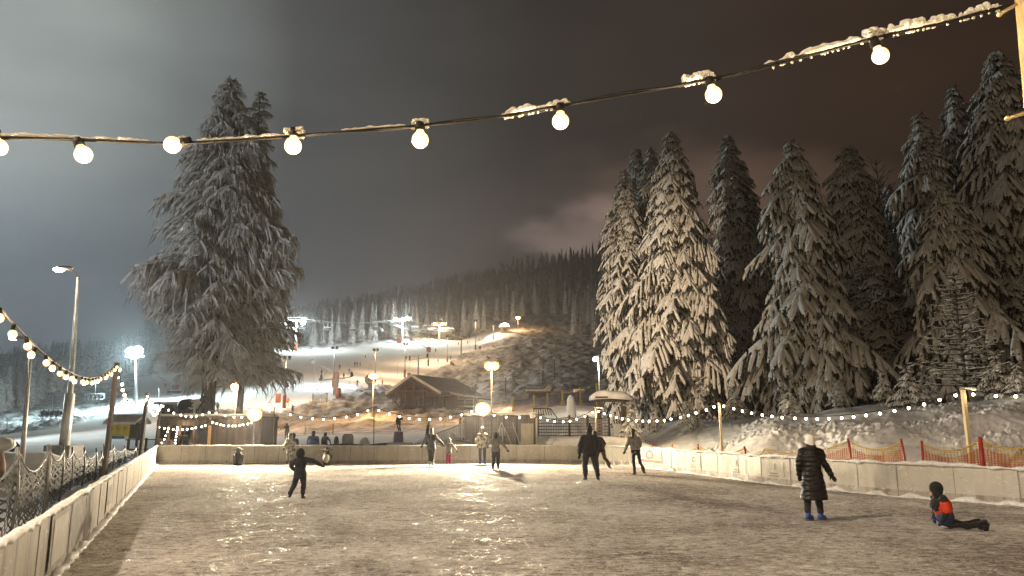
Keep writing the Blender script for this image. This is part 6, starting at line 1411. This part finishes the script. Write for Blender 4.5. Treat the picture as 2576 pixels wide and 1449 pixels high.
def person(label, loc, h, pose=None, jacket=BLACKC, trousers=BLACKC, boot=BOOTK, hat=None, hair=None, hood=None, gloves=BLACKC, rz=0.0, coat=None, bulk=1.0, child=0.0, skates=True, ski=False,
           vox=.016, legw=1.0, face=0.0, scarf=None, hemz=.80, group=None, name='person', flare=1.0, pompom=False, helmet=False, lean=0):
    """joints in metres for a 1.75 m figure facing +y, x to the right; scaled to h. Children get bigger heads and shorter legs."""
    s = h / 1.75; J = dict(ank=(.11, 0, .10), knee=(.11, .02, .50), hip=(.10, 0, .92), waist=(0, 0, 1.06), chest=(0, 0, 1.30), sh=(.185, 0, 1.43), el=(.245, -.02, 1.15), wr=(.26, .05, .91), neck=(0, 0, 1.49), head=(0, .01, 1.635))
    K = {}
    for k in ('ank', 'knee', 'hip', 'sh', 'el', 'wr'):
        x, y, z = J[k]; K['L' + k] = Vector((-x, y, z)); K['R' + k] = Vector((x, y, z))
    for k in ('waist', 'chest', 'neck', 'head'): K[k] = Vector(J[k])
    for k, v in (pose or {}).items(): K[k] = Vector(v)
    for k in ('Lsh', 'Rsh'):
        if K[k].z > 1.2: K[k] = Vector((K[k].x * .96, K[k].y, K[k].z - .028))
    hs = 1 + child * .38
    if child: K['head'] = K['head'] + Vector((0, 0, -.02 * child)); 
    root = empty(name, loc, rz, label, 'person', group); root.scale = (s, s, s)
    hd = K['head']; fd = Vector((math.sin(face), math.cos(face), 0)); fl = Matrix.Rotation(-face, 3, 'Z')
    # continuous body
    m = MB(); 
    m.cap(K['neck'] - Vector((0, 0, .04)), hd - Vector((0, 0, .04)), .058, .056, 12)
    m.ball(hd + Vector((0, 0, .02)), (.076 * hs, .094 * hs, .112 * hs), 16, M=fl); m.ball(hd + fd * .02 * hs - Vector((0, 0, .055 * hs)), (.058 * hs, .07 * hs, .06 * hs), 14, M=fl)
    m.ball(hd + fd * .095 * hs - Vector((0, 0, .012)), (.016 * hs, .024 * hs, .024 * hs), 8, M=fl); m.ball(hd + fd * .085 * hs - Vector((0, 0, .052 * hs)), (.026 * hs, .012 * hs, .012 * hs), 8, M=fl); m.ball(hd + fd * .082 * hs - Vector((0, 0, .085 * hs)), (.024 * hs, .02 * hs, .018 * hs), 8, M=fl)
    for sd in (-1, 1):
        m.ball(hd + fl @ Vector((sd * .078 * hs, -.005, .005)), (.012 * hs, .02 * hs, .03 * hs), 8, M=fl)
        m.ball(hd + fl @ Vector((sd * .03 * hs, .085 * hs, .022 * hs)), (.014 * hs, .01 * hs, .009 * hs), 8, M=fl)
    m.cap(K['waist'], K['chest'], .10, .12, 12); m.cap(K['chest'], K['neck'] - Vector((0, 0, .05)), .12, .07, 12)
    hipc = (K['Lhip'] + K['Rhip']) / 2; m.cap(hipc, K['waist'], .12, .10, 12)
    for S in 'LR':
        m.cap(K['chest'] + Vector((0, 0, .08)), K[S + 'sh'], .07, .055, 10); m.cap(K[S + 'sh'], K[S + 'el'], .050, .040, 10); m.cap(K[S + 'el'], K[S + 'wr'], .040, .028, 10)
        m.cap(K[S + 'hip'], K[S + 'knee'], .080, .055, 10); m.cap(K[S + 'knee'], K[S + 'ank'], .052, .036, 10); m.cap(K[S + 'ank'], K[S + 'ank'] + Vector((0, .12, -.03)), .036, .030, 8)
        if gloves is None: hand_into(m, K[S + 'wr'], (K[S + 'wr'] - K[S + 'el']), 1.0, 1 if S == 'L' else -1)
    remesh(m, 'body', SKIN, root, vox, 2)
    # eyes
    for sd in (-1, 1):
        if abs(face) > .6: e = MB(); e.ball(hd + fl @ Vector((sd * .031 * hs, .092 * hs, .022 * hs)), .011 * hs, 8); e.build('eye', BLACK, root)
    b = bulk
    def jk(m):
        q = 1.0
        hz0 = (coat if coat else hemz)
        ch, wa = K['chest'], K['waist']
        m.cap(wa + Vector((0, 0, .02)), ch, .145 * b, .165 * b, 16); m.cap(ch - Vector((.07, 0, .04)), ch + Vector((.07, 0, -.02)), .135 * b, .135 * b, 14)
        hip = hipc
        rings = [(hz0, .175 * b * flare, .15 * b * flare, hip.x * (1 if not coat else 1), hip.y), (hz0 + .02, .185 * b * flare, .16 * b * flare, hip.x, hip.y), ((hz0 + wa.z) / 2, .18 * b * (1 + (flare - 1) * .5), .155 * b, (hip.x + wa.x) / 2, (hip.y + wa.y) / 2), (wa.z, .16 * b, .135 * b, wa.x, wa.y), (wa.z + .1, .165 * b, .14 * b, (wa.x * .6 + ch.x * .4), wa.y * .6 + ch.y * .4)]
        if not (pose or {}).get('nohem'): m.loft(rings, 20)
        m.cap(ch + Vector((0, 0, .02)), K['neck'] - Vector((0, 0, .015)), .125 * b, .080, 14)
        for S in 'LR': m.cap(K['neck'] - Vector((0, 0, .045)), K[S + 'sh'] + Vector((0, 0, .02)), .055, .060 * b, 10)
        for S in 'LR':
            m.cap(ch + (K[S + 'sh'] - ch) * .5, K[S + 'sh'], .090 * b, .074 * b, 12); m.cap(K[S + 'sh'], K[S + 'el'], .076 * b, .064 * b, 12); m.cap(K[S + 'el'], K[S + 'wr'], .064 * b, .050 * b, 12)
    if pose and 'nohem' in pose: K.pop('nohem', None)
    m = MB(); jk(m); remesh(m, 'jacket' if not coat else 'coat', jacket, root, vox, 3, folds=.020)
    m = MB()
    for S in 'LR':
        m.cap(K[S + 'hip'] + Vector((0, 0, .02)), K[S + 'knee'], .105 * legw, .078 * legw, 12); m.cap(K[S + 'knee'], K[S + 'ank'] + Vector((0, 0, .09)), .078 * legw, .068 * legw, 12)
    m.cap(K['Lhip'], K['Rhip'], .11, .11, 12); m.cap(hipc, K['waist'] - Vector((0, 0, .03)), .125, .12, 12); remesh(m, 'trousers', trousers, root, vox, 3, folds=.018)
    for S in 'LR':
        a = K[S + 'ank']; sd = -1 if S == 'L' else 1; kn = K[S + 'knee']; dn = (a - kn).normalized(); toe = Vector((sd * .05, .16, 0)) if not (pose or {}).get('toe') else Vector(pose['toe'])
        fwd = toe - dn * toe.dot(dn); fwd.normalize()
        if dn.z > -.5: fwd = Vector((sd * .2, .2, -1)).normalized() if abs(dn.y) < .5 else Vector((0, 0, -1))
        m = MB(); m.cap(a - dn * .16, a, .066, .060, 12); m.cap(a + dn * .02 - fwd * .03, a + dn * .03 + fwd * .11, .052, .046, 12); m.cap(a + dn * .045 - fwd * .05, a + dn * .052 + fwd * .14, .036, .036, 10)
        bt = remesh(m, 'boot', boot, root, vox * .8, 1)
        if skates:
            m = MB(); u0 = a + dn * .085; m.bar(u0 - fwd * .11, u0 + fwd * .17, .008, .03); m.bar(a + dn * .05 - fwd * .06, u0 - fwd * .06, .02, .02); m.bar(a + dn * .05 + fwd * .10, u0 + fwd * .10, .02, .02); m.build('blade', STEEL, bt)
        if ski:
            m = MB(); u0 = a + dn * .09; m.tube([u0 - fwd * .75, u0 + fwd * .7, u0 + fwd * .9 - dn * .1], [.045, .045, .03], 5); m.build('ski', GREYM, bt)
        if gloves is not None:
            m = MB(); w = K[S + 'wr']; d = (w - K[S + 'el']).normalized(); m.cap(w - d * .05, w + d * .01, .042, .036, 10); hand_into(m, w, d, 1.12, 1 if S == 'L' else -1, .6); remesh(m, 'glove', gloves, root, min(.009, vox), 1)
    if hair:
        m = MB(); m.ball(hd + Vector((0, -.018, .035 if not hat else -.02)), (.092 * hs, .100 * hs, .118 * hs) if not hat else (.082 * hs, .085 * hs, .09 * hs), 16); 
        m.cap(hd + Vector((0, -.05, 0)), hd + Vector((0, -.075, -.20)), .085 * hs, .06, 12); remesh(m, 'hair', hair, root, vox, 2)
    if hat:
        m = MB(); m.ball(hd + Vector((0, -.010, .045)), (.100 * hs, .112 * hs, .112 * hs), 18, M=fl); m.cap(hd + Vector((0, -.035, -.075 * hs)), hd + Vector((0, -.012, .03)), .082 * hs, .106 * hs, 16)
        if pompom: m.ball(hd + Vector((0, -.02, .18 * hs)), .04, 10)
        if pompom == 'tip': m.cap(hd + Vector((0, 0, .12)), hd + Vector((.01, 0, .22)), .055, .03, 10)
        remesh(m, 'helmet' if helmet else 'hat', hat, root, vox * .8, 2)
    if hood:
        m = MB(); m.ball(hd + Vector((0, -.03, .01)), (.118 * hs, .118 * hs, .145 * hs), 16); m.cap(hd + Vector((0, -.03, -.05)), K['neck'] + Vector((0, -.02, .0)), .11 * hs, .12, 14); remesh(m, 'hood', hood, root, vox, 2)
    if scarf:
        m = MB(); m.cap(K['neck'] + Vector((0, -.01, -.02)), K['neck'] + Vector((0, -.01, .035)), .115, .105, 14); remesh(m, 'collar', scarf, root, vox, 2)
    return root
def G(px, py): p = gnd(px, py); p.z = .012; return p
# 1 woman in the long quilted coat
person('woman in a long shiny black quilted coat, white beanie and blue skates', G(2052, 1311), 1.70, dict(Lank=(-.15, 0, .10), Lknee=(-.13, .03, .50), Rank=(.10, -.02, .10), Rknee=(.10, .02, .50), Rel=(.27, .03, 1.17), Rwr=(.40, .02, .93), Rsh=(.20, 0, 1.41), Lel=(-.265, .02, 1.14), Lwr=(-.22, .14, .93), Lsh=(-.20, 0, 1.42), head=(.0, .0, 1.60), neck=(0, 0, 1.49), toe=(.13, .08, 0)),
       QUILT, BLACKC, BOOT, WHITEC, coat=.42, bulk=1.18, flare=1.28, gloves=BLACKC, scarf=BLACKC, vox=.014)
# 2 kneeling child
KP = G(2385, 1334); kid = person('child with a red banded jacket and dark helmet sitting on the ice, legs stretched out', KP, 1.36,
       dict(Lhip=(.02, -.06, .15), Rhip=(.10, .06, .15), waist=(-.04, 0, .34), chest=(-.12, 0, .60), neck=(-.17, 0, .80), head=(-.19, 0, .93), Lsh=(-.14, -.17, .73), Rsh=(-.14, .17, .73), Lel=(-.10, -.24, .46), Rel=(-.12, .24, .46), Lwr=(-.19, -.14, .24), Rwr=(-.20, .16, .26),
            Lknee=(.42, -.16, .10), Rknee=(.42, .08, .10), Lank=(.82, -.12, .09), Rank=(.80, .08, .10), nohem=(0, 0, 0), toe=(.2, -.1, .0)), BLACKC, BLACKC, BOOTK, BLACKC, bulk=1.3, child=1.1, face=-PI / 2 + .15, gloves=BLUEC, helmet=True, vox=.013, legw=.95)
m = MB(); m.cap((-.07, 0, .45), (-.10, 0, .58), .215, .222, 16)
for sy in (-1, 1): m.cap((-.13, sy * .20, .60), (-.105, sy * .24, .47), .112, .104, 12)
remesh(m, 'red_band', REDC, kid, .013, 3)
m = MB(); m.cap((-.03, 0, .26), (-.06, 0, .36), .20, .20, 16); remesh(m, 'blue_hem', BLUEC, kid, .013, 3)
# 3 child with outstretched arm
person('child in a dark snowsuit and hood gliding with one arm stretched out', G(752, 1256), 1.23, dict(Lank=(-.33, -.03, .12), Lknee=(-.20, .03, .50), Rank=(.13, 0, .10), Rknee=(.14, .02, .50), Lel=(-.36, -.04, 1.18), Lwr=(-.21, .03, 1.02), Rel=(.46, 0, 1.36), Rwr=(.74, .02, 1.22), Lsh=(-.20, 0, 1.40), Rsh=(.20, 0, 1.44), head=(-.02, .01, 1.64)),
       NAVY, NAVY, BOOTK, BLACKC, hood=BLACKC, bulk=1.25, child=1.0, hemz=.72, legw=1.25, vox=.014, gloves=BLACKC)
# 4 big man
person('broad man in a black jacket and pointed beanie standing with legs apart', G(1484, 1210), 1.80, dict(Lank=(-.14, 0, .10), Rank=(.26, -.04, .10), Rknee=(.20, .02, .50), Lknee=(-.15, .02, .50), Lel=(-.31, 0, 1.12), Lwr=(-.33, .04, .86), Rel=(.27, .02, 1.16), Rwr=(.22, .12, .92), Lsh=(-.22, 0, 1.42), Rsh=(.22, 0, 1.42), head=(.02, .02, 1.63)), BLACKC, NAVY, BOOTK, BLACKC, bulk=1.3, legw=1.2, pompom='tip', vox=.018, hemz=.78, scarf=BLACKC)
# 5 leaning skater behind him
person('dark dressed skater leaning forward with one leg back, just beside the broad man', G(1507, 1187), 1.70, dict(Lank=(-.04, .05, .10), Lknee=(-.08, .12, .50), Rank=(.40, -.25, .22), Rknee=(.24, -.08, .55), Lhip=(-.02, 0, .90), Rhip=(.15, 0, .90), waist=(.05, .03, 1.02), chest=(-.02, .10, 1.24), neck=(-.08, .17, 1.38), head=(-.12, .22, 1.50), Lsh=(-.22, .12, 1.30), Rsh=(.14, .12, 1.36), Lel=(-.28, .2, 1.08), Lwr=(-.24, .3, .92), Rel=(.26, .1, 1.12), Rwr=(.20, .16, .92)),
       BLACKC, OLIVE, BOOTK, BLACKC, bulk=1.12, vox=.02)
# 6 woman in pale jacket
person('slim woman in a grey sheen jacket and black leggings skating left', G(1598, 1196), 1.68, dict(Lank=(-.02, 0, .10), Lknee=(-.04, .04, .50), Rank=(.32, -.12, .14), Rknee=(.20, 0, .50), Lhip=(-.05, 0, .92), Rhip=(.12, 0, .92), Lel=(-.27, 0, 1.17), Lwr=(-.36, .04, .95), Rel=(.24, 0, 1.17), Rwr=(.18, .12, 1.0), head=(-.04, .02, 1.64)),
       GREYC, BLACKC, BOOTK, None, hair=HAIR, hemz=.96, legw=.85, bulk=1.05, vox=.02, scarf=GREYC)
# 7, 8 mother and girl
person('adult in a dark navy parka holding the little girl by the hand', G(1084, 1172), 1.68, dict(Lank=(-.06, 0, .10), Rank=(.08, 0, .10), Lel=(-.32, 0, 1.18), Lwr=(-.43, .02, .97), Rel=(.33, 0, 1.20), Rwr=(.54, .02, 1.02), Lknee=(-.07, .02, .5), Rknee=(.09, .02, .5)), NAVY, BLACKC, BOOTW, None, hair=HAIR, hood=None, scarf=GREYC, bulk=1.15, hemz=.74, flare=1.1, vox=.02)
person('little girl in a grey hooded coat and magenta trousers', G(1128, 1172), 1.20, dict(Lel=(-.36, 0, 1.28), Lwr=(-.60, .02, 1.36), Rel=(.38, 0, 1.20), Rwr=(.52, 0, .98), Lknee=(-.08, .02, .5), Rknee=(.09, .02, .5), Lank=(-.07, 0, .1), Rank=(.10, 0, .1)), GREYC, MAGC, BOOTW, None, hood=GREYC, bulk=1.15, child=1.0, legw=1.1, hemz=.72, vox=.022)
# 9 camouflage adult with blue skates
person('person in a camouflage jacket and light hat with bright blue skates', G(1213, 1168), 1.70, dict(Lank=(-.10, 0, .10), Rank=(.12, 0, .10), Lel=(-.27, .02, 1.15), Lwr=(-.24, .14, .92)), CAMO, NAVY, BOOT, GREYC, bulk=1.2, hemz=.76, vox=.02)
# 10 boy in the grey jacket
person('child in a grey jacket and dark trousers with both arms held out low', G(1247, 1181), 1.50, dict(Lel=(-.37, 0, 1.22), Lwr=(-.50, .02, 1.08), Rel=(.38, 0, 1.18), Rwr=(.55, 0, .96), Lank=(-.13, 0, .10), Rank=(.12, 0, .10)), GREYC, NAVY, BOOTK, BLACKC, bulk=1.15, child=.4, legw=1.2, hemz=.86, vox=.02)
# 11 camouflage boy by the boards
person('child in a white camouflage snowsuit standing against the far boards', G(727, 1169), 1.42, dict(Lel=(-.27, 0, 1.18), Lwr=(-.33, 0, .96), Lank=(-.12, 0, .1), Rank=(.10, 0, .1)), CAMO, CAMO, BOOTK, GREYD, bulk=1.15, child=.5, legw=1.1, vox=.022)
# people behind the boards
def standing(label, px, Y, topy, h, **k):
    z = hz(topy, Y) - h; p = at(px, 1063, Y); p.z = z; return person(label, p, h, **k)
standing('person in a black hooded jacket standing behind the boards at the left', 741, 37.9, 1091, 1.62, jacket=BLACKC, hat=BLACKC, bulk=1.25, skates=False, vox=.022)
standing('broad person in a blue jacket behind the far boards', 790, 37.8, 1085, 1.66, jacket=BLUEC, trousers=NAVY, hat=BLACKC, bulk=1.55, skates=False, vox=.022)
standing('small child in black behind the far boards beside the blue jacket', 820, 38.2, 1089, 1.15, jacket=BLACKC, hat=BLACKC, bulk=1.1, child=.8, skates=False, vox=.022, pose=dict(Rel=(.33, 0, 1.2), Rwr=(.42, 0, 1.0)))
standing('person in a white jacket and helmet on the orange lit snow', 691, 83, 1068, 1.68, jacket=WHITEC, hat=WHITEC, helmet=True, skates=False, vox=.03, pose=dict(Rel=(.34, .1, 1.2), Rwr=(.62, .1, 1.22)))
standing('person in black on the orange lit snow, reaching to the one in white', 722, 82, 1065, 1.75, jacket=BLACKC, hat=BLACKC, skates=False, vox=.03, pose=dict(Lel=(-.34, .1, 1.22), Lwr=(-.58, .1, 1.20)))
p = BARREL + Vector((0, 0, hz(1086, 60) - .0)); person('dark figure with a raised arm standing on the barrel', p, 1.35, dict(Lank=(.02, 0, .1), Rank=(.2, 0, .1), Rel=(.34, 0, 1.2), Rwr=(.40, 0, 1.42), waist=(.02, 0, 1.06)), jacket=BLACKC, hat=BLACKC, skates=False, vox=.03, bulk=1.2, boot=BOOTK)
standing('dark figure taking a photo on the bright piste at the left edge', 37, 45, 1106, 1.72, jacket=BLACKC, hat=BLACKC, skates=False, vox=.03, pose=dict(Lel=(-.38, .1, 1.35), Lwr=(-.12, .25, 1.52), Rel=(.38, .1, 1.35), Rwr=(.12, .25, 1.52), Rank=(.12, 0, .1)))
standing('dark seated figure on the bar terrace left of the trunk', 463, 38.2, 1083, 1.6, jacket=BLACKC, hat=BLACKC, skates=False, vox=.03, bulk=1.4)
# skiers on the piste, far away
VAR = []
def skier(k, label, px, py, Y, h=1.72, grp='skiers on the piste'):
    global VAR
    if not VAR:
        P_ = [(BLACKC, BLACKC, dict(), .0), (ORC, BLACKC, dict(Lank=(-.22, .1, .1), Rank=(.22, -.1, .1), Rel=(.3, .1, 1.2), Rwr=(.3, .3, 1.1)), .2), (NAVY, BLACKC, dict(Lel=(-.45, 0, 1.3), Lwr=(-.7, 0, 1.1), Rel=(.42, 0, 1.25), Rwr=(.6, 0, 1.0), Lank=(-.25, 0, .1), Rank=(.2, 0, .1)), .5), (GREYD, GREYD, dict(Rel=(.3, .15, 1.2), Rwr=(.25, .35, 1.35)), -.3)]
        for (j, t, po, rz) in P_:
            r_ = person('x', (0, -60, -60), 1.72, po, j, t, BOOTK, BLACKC, skates=False, ski=True, vox=.05, rz=rz, gloves=BLACKC); VAR.append([r_, False])
    v = VAR[k]; p = on(px, Y, py)
    if not v[1]: v[1] = True; o = v[0]; o.location = p; o['label'] = label
    else: o = dup(v[0], p, rnd.uniform(-.6, .6), h / 1.75, label)
    o['group'] = grp; return o
SK = [(1, 725, 993, 150, 'skier in an orange jacket on the lower piste'), (3, 736, 1028, 140, 'grey skier holding a drag bar at the foot of the piste'), (2, 899, 963, 190, 'skier in a wide crouch with spread arms on the piste'), (1, 851, 985, 165, 'orange skier behind the red bollard'),
      (0, 809, 935, 215, 'lone dark skier left of the second lamp pole'), (0, 865, 937, 205, 'dark skier standing right of the second lamp pole'), (2, 879, 929, 225, 'skier bending beside the snow gun'), (0, 855, 915, 240, 'dark skier under the second lamp'), (0, 893, 912, 260, 'first of three dark skiers in a row up the piste'), (3, 899, 911, 262, 'middle one of three dark skiers in a row'), (0, 906, 909, 264, 'last of three dark skiers in a row'),
      (1, 962, 957, 205, 'reddish skier riding the tow near the orange lamp'), (0, 1022, 905, 300, 'left one of two dark skiers below the middle tower'), (3, 1030, 901, 302, 'right one of two dark skiers below the middle tower'), (0, 1102, 903, 295, 'skier by the lamp pole under the station'), (2, 1133, 898, 310, 'small dark skier high on the piste'), (0, 1141, 902, 285, 'dark skier beside the orange bollard'), (0, 1096, 883, 350, 'tiny dark skier below the lift station'), (0, 1207, 880, 350, 'tiny skier beside the upper lamp pole'), (3, 1197, 885, 345, 'tiny skier left of the upper lamp pole'),
      (0, 1153, 868, 400, 'tiny figure below the pale spruces'), (0, 1176, 866, 405, 'tiny dark figure at the top of the piste'), (3, 1205, 862, 410, 'tiny grey figure near the white mound'), (0, 920, 890, 300, 'tiny skier on the white lit band'), (3, 607, 1028, 125, 'faint skier under the orange lamp by the trunk'), (0, 548, 1018, 130, 'dark skier right of the big trunk'), (0, 418, 945, 240, 'small dark skier left of the big trunk')]
for (k, px, py, Y, lab) in SK: skier(k, lab, px, py, Y)
# ---------------------------------------------------------------- air
HAZE = float(0.00034)
if HAZE > 0:
    m = bpy.data.materials.new('haze_air'); m.use_nodes = True; nt = m.node_tree; nt.nodes.clear(); out = nt.nodes.new('ShaderNodeOutputMaterial'); v = nt.nodes.new('ShaderNodeVolumePrincipled')
    v.inputs['Color'].default_value = (.9, .93, 1, 1); v.inputs['Density'].default_value = HAZE; v.inputs['Anisotropy'].default_value = .70; nt.links.new(v.outputs[0], out.inputs['Volume'])
    b = MB(); b.box((0, 300, 118), (3400, 1850, 244)); o = b.build('haze', m); tag(o, 'thin cold night haze', 'haze', kind='stuff')
